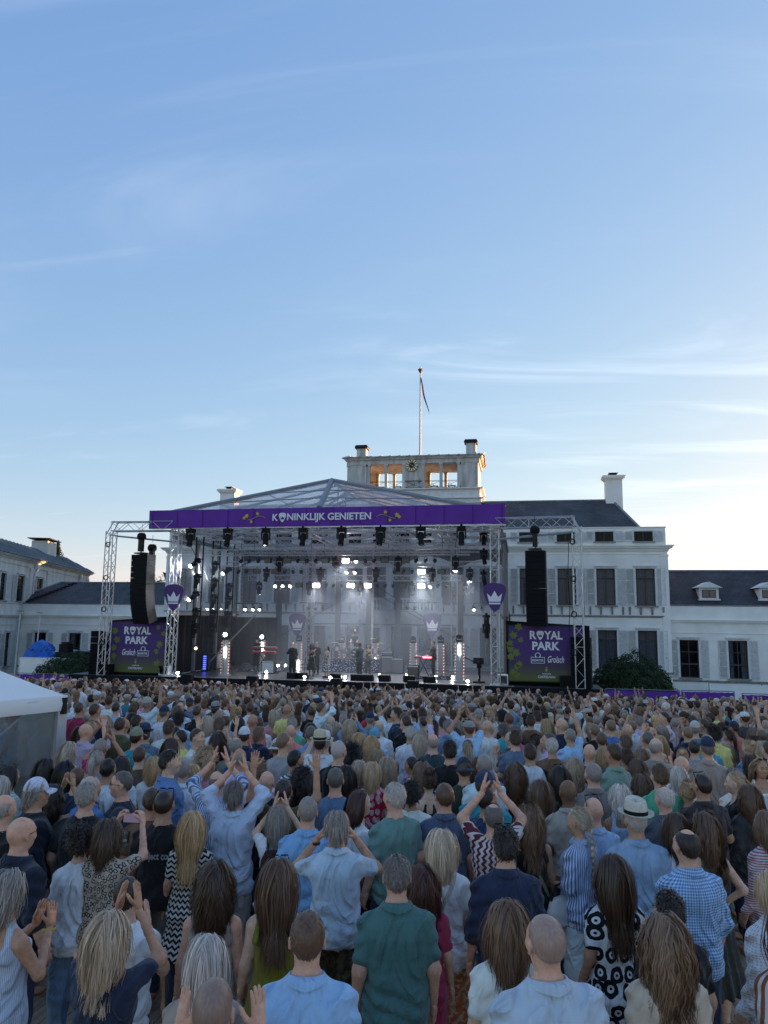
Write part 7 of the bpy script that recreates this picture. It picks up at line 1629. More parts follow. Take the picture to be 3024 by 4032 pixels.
Q(2630, 3501, 'm', 1.68, 'down', 0, 'messy', 'dark', 'tee', 'black', 'short dark haired person in black partly hidden by the beige linen woman', bc='black')
Q(435, 3581, 'f', 1.69, 'clap_head', -6, 'medium', 'ashblond', 'tee', 'navy', 'woman with wavy ash blond hair and navy top clapping above her head', bc='navy', skin=TAN, tint=1.1, strap=1, strapc=(.02, .02, .03))
Q(505, 3443, 'm', 1.66, 'clap', 0, 'short', 'dark', 'tee', 'white', 'person with smooth dark hair and white tee behind the clapping blond woman', bc='navy')
Q(40, 3420, 'f', 1.72, 'clap', -20, 'bobwavy', 'grey', 'blouse', 'white', 'woman with wavy grey hair and striped sleeveless blouse clapping at the left edge', pat=FSTR, toptype='tank', bot='skirt', bc='black', skin=TAN)
Q(850, 3384, 'f', 1.70, 'down', 0, 'longwavy', 'brown', 'tank', 'taupe', 'woman with very long wavy dark brown hair and bare shoulders', bc='taupe', bot='skirt', skin=PINK, tint=.9)
Q(1098, 3374, 'f', 1.74, 'down', 0, 'long', 'chestnut', 'dress', (.22, .20, .02), 'woman with long straight brown hair in an olive green pleated dress', skin=PALE, glasses='head')
Q(1563, 3357, 'm', 1.82, 'down', 2, 'full', 'darkgrey', 'polo', (.085, .185, .17), 'man with thick grey hair in a dark teal green polo, centre', bc='darkgrey', skin=PINK, tint=1.25)
Q(1660, 3400, 'f', 1.62, 'down', 0, 'longwavy', 'auburn', 'tee', 'crimson', 'woman with long auburn hair behind the teal polo man', bc='crimson')
Q(1735, 3259, 'f', 1.74, 'down', 0, 'bob', 'greyblond', 'tee', 'white', 'woman with blond bob, white tee, bag strap and orange patterned trousers', bot='wide', bpat=ORNG, strap=1, strapc=(.45, .42, .36), wide=1.08, tint=1.2)
Q(2408, 3357, 'f', 1.74, 'down', 2, 'long', 'brown', 'tdress', 'black', 'woman with long dark hair in a black and white flower print tunic', pat=BLOOM, bot='wide', bc='white', tint=.8)
Q(2700, 3256, 'm', 1.80, 'down', 3, 'thin', 'dark', 'shirt', 'blue', 'man with thinning dark hair in a blue and white gingham shirt', pat=GING, bc='navy', skin=PINK, wide=1.04)
Q(2770, 3191, 'f', 1.75, 'hip', 14, 'longwavy', 'chestnut', 'tank', 'olive', 'woman with long brown hair, hand on hip, red bag strap', bot='skirt', bc=(.05, .048, .04), strap=1, strapc=(.35, .04, .04), skin=PALE, shoes=True)
Q(2655, 3196, 'f', 1.72, 'front', 4, 'medium', 'brown', 'tee', 'white', 'woman with dark brown hair and white top behind the gingham shirt')
Q(2500, 3165, 'm', 1.80, 'down', -4, 'short', 'silver', 'shirt', 'denim', 'man in a cream straw hat with black band and a faded denim shirt', pat=DEN, hat='fedora', hatc=(.62, .56, .44), bc='denim', wide=1.05)
Q(2275, 3175, 'f', 1.72, 'front', 35, 'braid', 'greyblond', 'shirt', 'paleblue', 'woman with a long grey blond braid and blue striped shirt', pat=W_ST, bc='paleblue')
Q(2083, 3160, 'f', 1.72, 'down', 0, 'halfup', 'lightbrown', 'tank', 'black', 'woman with half pinned up light brown hair and black sleeveless top', bc='black', strap=-1, strapc=(.30, .25, .15), skin=TAN)
Q(1988, 3249, 'm', 1.84, 'down', 0, 'messy', 'dark', 'shirt', 'navy', 'man with thick dark hair, sunglasses on his head and a navy shirt', bc='navy', skin=PINK, glasses='head')
Q(1942, 3157, 'm', 1.76, 'clap_up', -8, 'thin', 'darkgrey', 'tee', 'mauve', 'balding man in a maroon and cream zigzag shirt clapping overhead', pat=ZIG, skin=PINK, bc='grey')
Q(1328, 3186, 'm', 1.80, 'head', 0, 'collar', 'grey', 'polo', (.56, .68, .78), 'man with tousled grey hair and white polo, hands cupped at his mouth', bot='shorts', bpat=CAMO, skin=TAN)
Q(430, 3220, 'f', 1.72, 'film_up', -8, 'bobwavy', 'brown', 'tee', 'beige', 'woman in a leopard print top filming with her phone', pat=LEO, skin=PINK, bc='olive', tint=.9)
Q(325, 3246, 'f', 1.66, 'down', 0, 'curlyshort', 'dark', 'tee', 'white', 'woman with dark curly hair and white tee beside the filming woman', bc='denim')
Q(90, 3208, 'm', 1.80, 'down', -25, 'bald', 'grey', 'shirt', (.02, .026, .045), 'bald man with glasses and dark navy shirt at the left', glasses='on', skin=PINK, wide=1.04)
Q(20, 3121, 'm', 1.80, 'down', -15, 'fringe', 'grey', 'tee', 'black', 'balding grey man in black at the left picture edge', skin=PINK)
Q(150, 3066, 'm', 1.80, 'down', -50, 'collar', 'grey', 'jacket', (.02, .024, .035), 'man in a white cap with grey hair and dark navy jacket', hat='cap', hatc=(.62, .63, .72))
Q(215, 3085, 'f', 1.64, 'clap_head', -10, 'longwavy', 'dark', 'tank', 'black', 'woman with dark hair clapping behind the man in the white cap', skin=TAN)
Q(345, 3076, 'm', 1.80, 'down', -5, 'full', 'grey', 'tee', 'black', 'man with bushy grey curls in a wide black tee', sexx='h', skin=PINK, wide=1.05, tint=1.25)
Q(480, 3032, 'm', 1.80, 'front', 105, 'short', 'darkgrey', 'tee', (.035, .04, .055), 'man with glasses turned to the left in a dark grey printed tee', glasses='on', skin=PINK, sexx='h', bc='denim')
Q(650, 3107, 'm', 1.78, 'down', 0, 'buzz', 'dark', 'tee', 'black', 'man in a black tee with project core lettering across the back', bot='shorts', bc=(.12, .12, .11), glasses='head', skin=TAN, wide=1.08)
Q(603, 3095, 'm', 1.76, 'down', 0, 'short', 'brown', 'tee', 'brown', 'brown haired man just left of the project core tee', skin=TAN)
Q(855, 3030, 'm', 1.76, 'clap_up', 2, 'fringe', 'darkgrey', 'shirt', 'white', 'balding man in a blue striped shirt clapping overhead', pat=W_ST, skin=PINK, bc='grey')
Q(924, 3070, 'm', 1.79, 'clap_up', 0, 'collar', 'darkgrey', 'shirt', (.60, .68, .82), 'tall grey haired man in a white shirt and cream trousers clapping overhead', bc=(.50, .46, .42), skin=PINK, tint=1.2)
Q(760, 3190, 'f', 1.64, 'down', 0, 'long', 'goldblond', 'tdress', 'black', 'woman in a black and cream chevron dress left of the clapping men', pat=HZIG)
Q(755, 3005, 'f', 1.66, 'front', 6, 'long', 'goldblond', 'tee', 'beige', 'woman with long golden blond hair left of the clapping men', tint=1.1)
Q(1118, 3061, 'm', 1.78, 'up_wide', 0, 'short', 'dark', 'tee', (.11, .085, .035), 'dark haired man in an olive brown tee, both arms raised wide', skin=TAN)
Q(1096, 3167, 'f', 1.64, 'clap_head', 0, 'bob', 'grey', 'tee', 'white', 'woman with straight grey hair, white top and a brown backpack', strap=1, strapc=(.10, .04, .035), bc='navy')
Q(1214, 3131, 'm', 1.79, 'front', 0, 'short', 'grey', 'shirt', (.26, .48, .76), 'grey haired man in a sky blue shirt', skin=PINK, bc='lightblue')
Q(1322, 3017, 'm', 1.82, 'down', 0, 'short', 'darkgrey', 'tee', (.14, .22, .34), 'man with short dark grey hair in a dusty blue tee', skin=PINK)
Q(1365, 3010, 'f', 1.64, 'down', 0, 'long', 'dark', 'tee', 'rose', 'woman with long dark hair right of the dusty blue tee')
Q(1420, 3107, 'f', 1.72, 'front', -75, 'medium', 'auburn', 'blouse', 'white', 'auburn haired woman in a white blouse turned to the right', strap=-1, strapc=(.16, .07, .04), skin=PALE, tint=.8)
Q(1553, 3075, 'm', 1.86, 'down', 28, 'full', 'silver', 'tee', (.17, .30, .26), 'silver haired man in a sage green tee', skin=PINK, wide=1.05)
Q(1465, 2996, 'f', 1.68, 'front', -4, 'bob', 'blond', 'tee', 'red', 'woman with blond bob in a red and white flower top', pat=REDB, tint=1.15)
Q(1415, 2990, 'f', 1.66, 'down', 0, 'bob', 'greyblond', 'tee', 'black', 'woman with grey blond bob in black beside the red flower top')
Q(1525, 2977, 'f', 1.68, 'down', -8, 'long', 'ashblond', 'tank', 'darkgreen', 'woman with long ash blond hair and dark green sleeveless top', skin=PINK)
Q(1618, 3078, 'm', 1.68, 'down', 0, 'curlyshort', 'dark', 'tee', 'offwhite', 'person with dark curls right of the sage green tee')
Q(1688, 3034, 'f', 1.68, 'front', 0, 'topbun', 'brown', 'halter', (.03, .018, .02), 'woman with a loose brown bun and dark halter top', skin=PALE)
Q(1662, 2996, 'f', 1.70, 'down', 0, 'bobwavy', 'lightbrown', 'blouse', 'navy', 'woman in a navy polka dot blouse with sunglasses on her head', pat=DOTS, glasses='head')
Q(1620, 2975, 'f', 1.66, 'front', 40, 'short', 'dark', 'tee', 'white', 'dark haired person in white turned left, by the polka dot blouse')
Q(1750, 3078, 'm', 1.82, 'down', 0, 'short', 'chestnut', 'polo', (.09, .12, .19), 'brown haired man in a slate blue polo', skin=PINK, wide=1.04)
Q(1827, 2986, 'm', 1.78, 'down', 0, 'buzz', 'brown', 'tee', (.045, .055, .04), 'man in a dark navy cap and dark green tee', hat='cap', hatc=(.03, .04, .06), hatyaw=180)
Q(1905, 2965, 'm', 1.86, 'down', 0, 'buzz', 'grey', 'polo', 'paleblue', 'tall man with cropped grey hair and pale blue polo', skin=TAN)
Q(1912, 3037, 'm', 1.84, 'down', -45, 'buzz', 'brown', 'tee', (.05, .33, .40), 'big man in a navy cap and turquoise tee', hat='cap', hatc=(.03, .05, .10), sexx='h', wide=1.08, skin=PINK)
Q(1920, 3097, 'm', 1.74, 'down', -60, 'short', 'dark', 'tee', (.03, .06, .13), 'dark haired bearded man in blue turned right', skin=TAN)
Q(2028, 3000, 'f', 1.70, 'down', 0, 'longwavy', 'chestnut', 'tee', 'black', 'woman with long wavy chestnut hair beside the turquoise tee')
Q(2125, 3066, 'f', 1.72, 'down', 0, 'medium', 'chestnut', 'tank', 'white', 'woman with straight brown hair and white crochet tank top', pat=LACE, skin=TAN)
Q(2235, 3064, 'm', 1.80, 'down', 0, 'bald', 'dark', 'polo', (.44, .39, .32), 'man with shaved dark head in a beige polo', skin=DKSK)
Q(2203, 3012, 'f', 1.70, 'down', 0, 'long', 'dark', 'blouse', (.12, .11, .09), 'woman with long dark hair and sunglasses on her head in olive', glasses='head')
Q(2255, 2979, 'f', 1.68, 'down', 0, 'longwavy', 'ashblond', 'tee', 'grey', 'woman with long wavy streaked blond hair, right of centre')
Q(2085, 2925, 'm', 1.80, 'down', 0, 'full', 'brown', 'tee', 'white', 'man in a white tee with black raglan sleeves', pat=RAG)
Q(2334, 3000, 'm', 1.82, 'down', 0, 'short', 'grey', 'polo', (.24, .21, .19), 'grey haired man in a taupe polo', skin=PINK, wide=1.05)
Q(2415, 2925, 'm', 1.80, 'down', 0, 'short', 'brown', 'tee', (.09, .10, .075), 'brown haired man in an olive grey tee')
Q(2465, 2945, 'm', 1.78, 'down', 5, 'messy', 'brown', 'tee', (.05, .06, .05), 'brown haired man in a dark green tee behind two brunettes')
Q(2505, 2985, 'f', 1.68, 'down', 0, 'medium', 'chestnut', 'tee', 'black', 'taller brunette of the pair left of the green shirt')
Q(2522, 3044, 'f', 1.66, 'down', 3, 'longwavy', 'chestnut', 'tee', 'taupe', 'brunette in taupe nearest the green shirt')
Q(2595, 3003, 'm', 1.86, 'down', 0, 'full', 'chestnut', 'shirt', (.10, .42, .24), 'brown haired man in a bright green shirt', skin=PINK)
Q(2668, 3015, 'f', 1.70, 'down', 0, 'bob', 'silver', 'tee', 'white', 'woman with long silver bob right of the green shirt', tint=1.1)
Q(2682, 2972, 'm', 1.80, 'down', 0, 'bald', 'grey', 'tee', 'white', 'bald man in a white tee, upper right of the green shirt', skin=PINK)
Q(2438, 3085, 'f', 1.70, 'down', 0, 'bobwavy', 'white', 'tank', (.36, .50, .68), 'tanned woman with white cropped hair and light blue straps', skin=(.30, .15, .09))
Q(2335, 3133, 'm', 1.76, 'down', 6, 'bald', 'grey', 'shirt', (.36, .52, .72), 'bald man in a light blue shirt with sunglasses pushed back', glasses='head', skin=PINK)
Q(2615, 3090, 'm', 1.78, 'down', 6, 'thin', 'silver', 'shirt', (.09, .10, .12), 'man with wispy white hair and dark grey collar before the green shirt', skin=PINK)
Q(2705, 3071, 'f', 1.70, 'down', 0, 'bun', 'blond', 'tee', 'crimson', 'woman with blond updo in a crimson top', strap=1, strapc=(.4, .36, .3))
Q(2762, 3042, 'm', 1.82, 'front', 4, 'buzz', 'dark', 'polo', (.055, .04, .04), 'man with cropped dark hair in a dark brown polo', skin=TAN, glasses='head', sexx='h')
Q(2890, 3037, 'f', 1.72, 'down', 55, 'ponytail', 'blond', 'tee', 'black', 'woman with blond ponytail in black looking left', skin=PALE)
Q(2995, 2985, 'f', 1.72, 'down', 165, 'medium', 'blond', 'tank', 'white', 'blond woman facing the camera in a white tank top', glasses='head', skin=TAN)
Q(2945, 3085, 'f', 1.68, 'down', 0, 'longwavy', 'chestnut', 'jacket', (.06, .06, .06), 'woman in a dark patterned jacket at the right')
Q(3010, 3190, 'f', 1.70, 'down', 10, 'medium', 'lightbrown', 'long', 'rose', 'woman in a red and white striped top at the right edge', pat=REDST, bc='denim')
Q(3030, 3420, 'f', 1.72, 'down', 10, 'bob', 'blond', 'blouse', 'white', 'woman in a white eyelet blouse cut by the right edge', pat=pattern('dots', (.72, .72, .74), (.45, .44, .46), .6), bc='white')
Q(3085, 3560, 'f', 1.74, 'down', 5, 'long', 'brown', 'tdress', 'brown', 'woman in a rust striped dress cut by the right edge', pat=RUST)
Q(45, 3010, 'f', 1.66, 'down', -30, 'bob', 'dark', 'tee', 'mint', 'dark haired woman in a pale striped top by the tent', pat=MINTS, glasses='head')
Q(5, 3051, 'f', 1.66, 'down', -10, 'bob', 'silver', 'tee', 'mint', 'silver haired woman at the left edge by the tent')
Q(185, 2981, 'f', 1.68, 'down', -20, 'longwavy', 'dark', 'tee', 'black', 'woman with thick dark hair at the tent corner')
Q(260, 2993, 'f', 1.66, 'down', 0, 'longwavy', 'black', 'tee', 'black', 'woman with long black hair right of the tent corner')
Q(308, 3017, 'm', 1.72, 'down', -5, 'short', 'chestnut', 'jacket', 'navy', 'brown haired person in a navy jacket near the tent')
Q(360, 3049, 'm', 1.76, 'down', -35, 'thin', 'silver', 'polo', (.08, .22, .52), 'white haired man in a bright blue polo behind the grey curls', skin=PINK)
Q(428, 2981, 'm', 1.78, 'down', 0, 'short', 'black', 'tee', 'white', 'black haired man in a white tee, left of centre', skin=TAN)
Q(385, 2950, 'f', 1.68, 'down', 0, 'ponytail', 'silver', 'tee', 'grey', 'woman with silver ponytail near the bald man in pink')
Q(480, 2979, 'f', 1.68, 'front', 0, 'bobwavy', 'dark', 'tee', 'paleblue', 'dark haired woman with sunglasses on her head in pale blue', glasses='head')
Q(552, 2935, 'm', 1.74, 'down', 0, 'short', 'brown', 'tee', (.17, .11, .08), 'person in a brown top with short brown hair', skin=PALE)
Q(605, 2977, 'f', 1.64, 'down', 0, 'bobwavy', 'goldblond', 'tee', 'white', 'woman with golden curls beside the man in the denim shirt')
Q(672, 2948, 'm', 1.90, 'down', -70, 'full', 'dark', 'shirt', 'denim', 'tall bearded man in a light denim shirt turned right', pat=DENB, skin=PALE)
Q(725, 2990, 'm', 1.72, 'down', 0, 'short', 'grey', 'shirt', 'white', 'grey haired person in white beside the denim shirt')
Q(340, 2845, 'm', 1.82, 'clap_head', -35, 'bald', 'grey', 'shirt', (.56, .42, .55), 'bald man in a pink linen shirt clapping by the tent', skin=PINK)
Q(275, 2918, 'f', 1.70, 'down', -20, 'longwavy', 'greyblond', 'blouse', 'cream', 'woman with wavy platinum hair below the pink shirt')
Q(400, 2905, 'm', 1.78, 'clap_head', 0, 'short', 'grey', 'tee', 'crimson', 'grey haired man in dark red with one arm raised')
Q(540, 2865, 'm', 1.84, 'down', -5, 'short', 'dark', 'tee', (.03, .36, .42), 'man in a khaki cap and turquoise tee', hat='cap', hatc=(.26, .27, .18), skin=PINK)
Q(810, 2950, 'f', 1.68, 'down', 0, 'curly', 'blond', 'tee', 'pink', 'woman with big curly blond hair and pink top')
Q(930, 2898, 'm', 1.80, 'clap', 0, 'thin', 'grey', 'shirt', (.20, .22, .17), 'balding man with a blue backpack', strap=1, strapc=(.03, .12, .35))
Q(1023, 2984, 'm', 1.78, 'down', 0, 'messy', 'lightbrown', 'shirt', 'rose', 'man with spiky light brown hair in a pale pink shirt')
Q(1052, 3030, 'm', 1.74, 'down', -10, 'bald', 'grey', 'tee', 'black', 'bald man in black left of the raised arms', skin=PINK)
Q(1165, 2948, 'm', 1.80, 'down', -45, 'short', 'black', 'tee', 'white', 'black haired man in a white striped tee turned right', pat=NAVST, skin=TAN)
Q(1190, 3032, 'f', 1.66, 'down', 0, 'curly', 'dark', 'tee', 'black', 'woman with dark curls beside the raised arms')
Q(1260, 2888, 'm', 1.84, 'down', 0, 'short', 'dark', 'shirt', 'white', 'man in a straw trilby and white shirt at mid crowd', hat='fedora', hatc=(.60, .50, .32), skin=TAN)
Q(1335, 2913, 'm', 1.88, 'down', -30, 'short', 'silver', 'tee', 'black', 'tall silver haired man with glasses in a black tee', glasses='on', skin=PINK)
Q(1092, 2910, 'f', 1.72, 'down', 0, 'short', 'lightbrown', 'tee', 'white', 'person in a pale cap and flower print shirt', pat=FLOR, hat='cap', hatc=(.55, .56, .55), hatyaw=180)
Q(1385, 2935, 'f', 1.70, 'down', 0, 'curly', 'black', 'tee', 'offwhite', 'woman with black ringlets, centre of the crowd')
Q(1415, 2883, 'f', 1.72, 'down', -20, 'longwavy', 'goldblond', 'tee', 'black', 'woman with long golden hair behind the black ringlets')
Q(1463, 2895, 'f', 1.70, 'down', 0, 'longwavy', 'goldblond', 'tank', 'lightblue', 'woman with strawberry blond waves in light blue')
Q(1475, 2865, 'm', 1.76, 'down', 0, 'buzz', 'brown', 'tee', 'lightblue', 'person in a sky blue beanie', hat='beanie', hatc=(.16, .36, .52))
Q(1770, 2913, 'm', 1.86, 'down', 0, 'messy', 'dark', 'tee', 'black', 'tall dark haired man in a black tee, right of centre', skin=PINK)
Q(1705, 2885, 'm', 1.82, 'down', 0, 'fringe', 'grey', 'tee', (.04, .07, .075), 'balding grey man in a dark teal tee', skin=PINK)
Q(1840, 2915, 'f', 1.70, 'down', 0, 'ponytail', 'ashblond', 'tee', 'white', 'woman with blond ponytail in white, right of centre')
Q(1650, 2890, 'f', 1.72, 'one_up', 0, 'bob', 'greyblond', 'long', 'lilac', 'woman in lilac with one arm bent over her head')
Q(1225, 2855, 'm', 1.84, 'clap', 0, 'short', 'darkgrey', 'shirt', (.24, .36, .56), 'grey haired man in a blue shirt clapping behind the trilby', skin=PINK)
Q(1145, 2850, 'm', 1.78, 'down', 0, 'bald', 'grey', 'tee', 'coral', 'bald man in a coral red tee', skin=PINK)
Q(1590, 2802, 'm', 1.86, 'down', 0, 'short', 'chestnut', 'tee', (.03, .03, .05), 'tall brown haired man in a dark navy tee at mid crowd')
Q(2030, 2860, 'f', 1.70, 'down', 0, 'curlyshort', 'grey', 'tee', (.60, .16, .30), 'grey haired woman in a hot pink top')
Q(2735, 2840, 'm', 1.84, 'down', -40, 'short', 'grey', 'tee', (.08, .24, .48), 'bearded man in a pale cap and blue tee', hat='cap', hatc=(.50, .50, .46))
Q(2780, 2890, 'm', 1.80, 'down', 0, 'full', 'silver', 'polo', (.07, .36, .50), 'silver haired man in a turquoise blue polo')
Q(2945, 2910, 'f', 1.76, 'down', 0, 'bun', 'blond', 'shirt', (.18, .30, .50), 'blond woman with updo in a blue denim shirt')
Q(2320, 2925, 'm', 1.82, 'down', -10, 'bald', 'grey', 'tee', 'darkgrey', 'bald man in dark grey near the taupe polo', skin=PINK)
Q(1610, 2760, 'm', 1.78, 'clap_up', 0, 'messy', 'dark', 'tee', 'white', 'dark haired person in white with both arms straight up near the front')
for px, py, sex, h, pose, yaw, hair, hc, top, tc, bot, bc, label, k in P:
    k = dict(k); sx_ = k.pop('sexx', sex); top = k.pop('toptype', top); hy = k.pop('hatyaw', None); loc = solve(px, py, h + .012); loc[2] -= h + .012
    o = person((loc[0], loc[1], gh(loc[1])), h, sx_, pose, yaw, hair, hc, top, tc, bot, bc, label=label, fine=loc[1] < 5.6, seed=(px % 3 if loc[1] < 5.6 else 0), var=px % 2, **k)
    if hy is not None:
        for ch in o.children:
            if ch.name.startswith('cap'): ch.rotation_euler = (0, 0, R(hy))
NHAND = len(P)
# ------------------------------------------------------------------ the crowd behind
rc_ = random.Random(12)
spots = []
def inside(x, y, m=0):
    d = np.array([x, y, gh(y) + 1.7]) - CAMP; z = d @ FW; u = CX + F * (d @ RT) / z; return -60 - m < u < 3084 + abs(m)
def in_tent(x, y):
    v = np.array([x - K0[0], y - K0[1]]); a, d = v @ ev, v @ nv_; return -.25 < a < TW + .3 and -.35 < d < TW + .4
grid_ = {}
def free(x, y, r_):
    gx, gy = int(x // .6), int(y // .6)
    for i in (-1, 0, 1):
        for j in (-1, 0, 1):
            for (a, c) in grid_.get((gx + i, gy + j), ()):
                if (a - x) ** 2 + (c - y) ** 2 < r_ * r_: return False
    return True
def occ(x, y): grid_.setdefault((int(x // .6), int(y // .6)), []).append((x, y))
for x, y in NEAR: occ(x, y)
for _ in range(60000):
    y = 9.0 + 25.2 * rc_.random() ** .9; x = rc_.uniform(-30, 23)
    if not inside(x, y, 260) or in_tent(x, y): continue
    if (x < -22.5 and y > 33) or y < 9: continue
    if y < 12.8 and x < -.2 and not inside(x, y, -340) : continue
    r_ = .60 if y < 10.5 else .54 if y < 13 else .50 if y < 17 else .455
    if free(x, y, r_): occ(x, y); spots.append((x, y))
spots.sort(key=lambda p: p[0] ** 2 + p[1] ** 2 + (0 if inside(*p) else 1e5))
HMEN = [('short', 'darkgrey'), ('short', 'grey'), ('short', 'brown'), ('short', 'dark'), ('short', 'chestnut'), ('bald', 'grey'), ('bald', 'grey'), ('fringe', 'grey'), ('thin', 'brown'), ('full', 'silver'), ('full', 'grey'), ('messy', 'brown'), ('messy', 'chestnut'), ('buzz', 'brown'), ('short', 'chestnut'), ('buzz', 'lightbrown'), ('curlyshort', 'dark'), ('collar', 'lightbrown'), ('short', 'brown'), ('full', 'brown')]
HWOM = [('bob', 'blond'), ('bob', 'greyblond'), ('bob', 'silver'), ('long', 'brown'), ('long', 'goldblond'), ('longwavy', 'chestnut'), ('longwavy', 'ashblond'), ('bobwavy', 'white'), ('bobwavy', 'grey'), ('medium', 'lightbrown'), ('medium', 'dark'), ('ponytail', 'blond'), ('ponytail', 'brown'), ('bun', 'blond'), ('curly', 'brown'), ('curlyshort', 'grey'), ('long', 'dark'), ('bobwavy', 'blond'), ('medium', 'greyblond'), ('longwavy', 'brown')]
CW = ['white'] * 13 + ['offwhite'] * 3 + ['black'] * 7 + ['navy'] * 6 + ['darkgrey'] * 3 + ['slate'] * 3 + ['paleblue'] * 4 + ['lightblue'] * 3 + ['denim'] * 2 + ['blue', 'grey', 'grey', 'beige', 'beige', 'cream', 'taupe', 'sage', 'olive', 'darkgreen', 'green', 'teal', 'pink', 'rose', 'coral', 'red', 'crimson', 'lilac', 'brown', 'mauve', 'yellow', 'turquoise']
HW = {'short': 'short %s hair', 'bald': 'a bald head', 'fringe': 'a bald crown and %s sides', 'thin': 'thinning %s hair', 'full': 'thick %s hair', 'messy': 'tousled %s hair', 'buzz': 'cropped %s hair', 'curlyshort': 'short %s curls', 'collar': 'collar length %s hair', 'bob': 'a straight %s bob', 'long': 'long straight %s hair', 'longwavy': 'long wavy %s hair', 'bobwavy': 'a wavy %s bob', 'medium': 'shoulder length %s hair', 'ponytail': 'a %s ponytail', 'bun': 'a %s updo', 'curly': 'big %s curls'}
CN = dict(darkgrey='dark grey', lightbrown='light brown', goldblond='golden blond', ashblond='ash blond', greyblond='grey blond', offwhite='off white', paleblue='pale blue', lightblue='light blue', darkgreen='dark green')
HATC = [(.65, .65, .66), (.03, .04, .08), (.45, .42, .34), (.3, .3, .28), (.7, .7, .7)]
def rand_look(rg):
    sex = 'f' if rg.random() < .48 else rg.choice('mmmh'); hair, hc = rg.choice(HWOM if sex == 'f' else HMEN); tc = rg.choice(CW); hat = None
    if rg.random() < .12 and sex != 'f': hat = rg.choice(['cap', 'cap', 'cap', 'flatcap', 'fedora']); hair = hair if hair in ('short', 'fringe', 'buzz', 'bald', 'thin') else 'short'
    top = rg.choice(['tee', 'tee', 'polo', 'shirt', 'tee']) if sex != 'f' else rg.choice(['tee', 'tee', 'blouse', 'tank', 'tee'])
    u = rg.random(); pose = 'clap_up' if u < .02 else 'up_wide' if u < .035 else 'film_up' if u < .065 else 'clap_head' if u < .10 else 'clap' if u < .2 else 'one_up' if u < .225 else rg.choice(['down', 'front', 'down', 'crossed'])
    return sex, hair, hc, top, tc, pose, hat
NIND = 298 - NHAND - 13
ind, rest = spots[:NIND], spots[NIND:]
LAB = {}
for i, (x, y) in enumerate(ind):
    sex, hair, hc, top, tc, pose, hat = rand_look(rc_); h = rc_.gauss(1.665, .05) if sex == 'f' else rc_.gauss(1.79, .06); h = min(1.93, max(1.56, h))
    d = np.array([x, y, gh(y) + h]) - CAMP; u = CX + F * (d @ RT) / (d @ FW)
    hw_ = HW[hair]; hw_ = hw_ % CN.get(hc, hc) if '%' in hw_ else hw_
    nt_ = 'top' if sex == 'f' else {'tee': 'tee', 'polo': 'polo', 'shirt': 'shirt'}[top]
    pl = 'far left' if u < 600 else 'centre left' if u < 1200 else 'centre' if u < 1800 else 'centre right' if u < 2400 else 'far right'
    ac = {'clap_up': ' clapping overhead', 'up_wide': ' arms raised', 'film_up': ' hands raised', 'clap_head': ' clapping', 'one_up': ' arm up'}.get(pose, '')
    ht = {'cap': 'a cap', 'flatcap': 'a flat cap', 'fedora': 'a straw hat'}.get(hat, hw_)
    lab = '%s with %s, %s %s,%s %s mid crowd' % ('woman' if sex == 'f' else 'man', ht, CN.get(tc, tc), nt_, ac, pl)
    LAB.setdefault(lab, []).append(len(NEAR)); k = len(LAB[lab])
    if k > 1: lab = lab.replace('mid crowd', ('further back', 'yet further back', 'deeper back', 'deepest back')[min(3, k - 2)])
    person((x, y, gh(y)), h, sex, pose, rc_.gauss(0, 16) + (rc_.choice((70, -70, 110, -95)) if rc_.random() < .07 else 0), hair, hc, top, tc, 'long', rc_.choice(['navy', 'beige', 'denim', 'black', 'grey']), label=lab, group='people in the middle of the crowd', hat=hat, hatc=rc_.choice(HATC), var=i % 2, seed=0, tint=rc_.uniform(.75, 1.3), glasses='head' if rc_.random() < .06 else None)

# far crowd: one mass of simple figures
def far_proto():
    """returns vertex array, quads and part ids: 0 skin, 1 hair, 2 top, 3 legs"""
    out_ = []
    def add(ps, pid): V, f = ps; out_.append((np.asarray(V), np.asarray(f), pid))
    head = ell_mesh((0, .012, 1.635), (.076, .095, .112), 12, 8); neck = tube_np([(0, -.015, 1.42), (0, 0, 1.58)], [.062, .055]); return head, neck
def tube_np(pts, rs, n=8, ys=1.0):
    pts = np.array(pts, float); V = []; m = len(pts)
    for i in range(m):
        t = pts[min(i + 1, m - 1)] - pts[max(i - 1, 0)]; t /= np.linalg.norm(t) + 1e-9; a = np.cross(t, [0.0, 1, 0]) if abs(t[1]) < .9 else np.cross(t, [1.0, 0, 0]); a /= np.linalg.norm(a); b = np.cross(t, a)
        for k in range(n): q = 2 * math.pi * k / n; V.append(pts[i] + rs[i] * (math.cos(q) * a + ys * math.sin(q) * b))
    f = [(i * n + k, i * n + (k + 1) % n, (i + 1) * n + (k + 1) % n, (i + 1) * n + k) for i in range(m - 1) for k in range(n)]; return np.array(V), np.array(f)
def loft_np(z, a, b, cy, n=14):
    V = [(A * math.cos(2 * math.pi * k / n), c + B2 * math.sin(2 * math.pi * k / n), zz) for zz, A, B2, c in zip(z, a, b, cy) for k in range(n)]
    f = [(i * n + k, i * n + (k + 1) % n, (i + 1) * n + (k + 1) % n, (i + 1) * n + k) for i in range(len(z) - 1) for k in range(n)]; return np.array(V), np.array(f)
FV, FFc, FC = [], [], []; off_ = 0
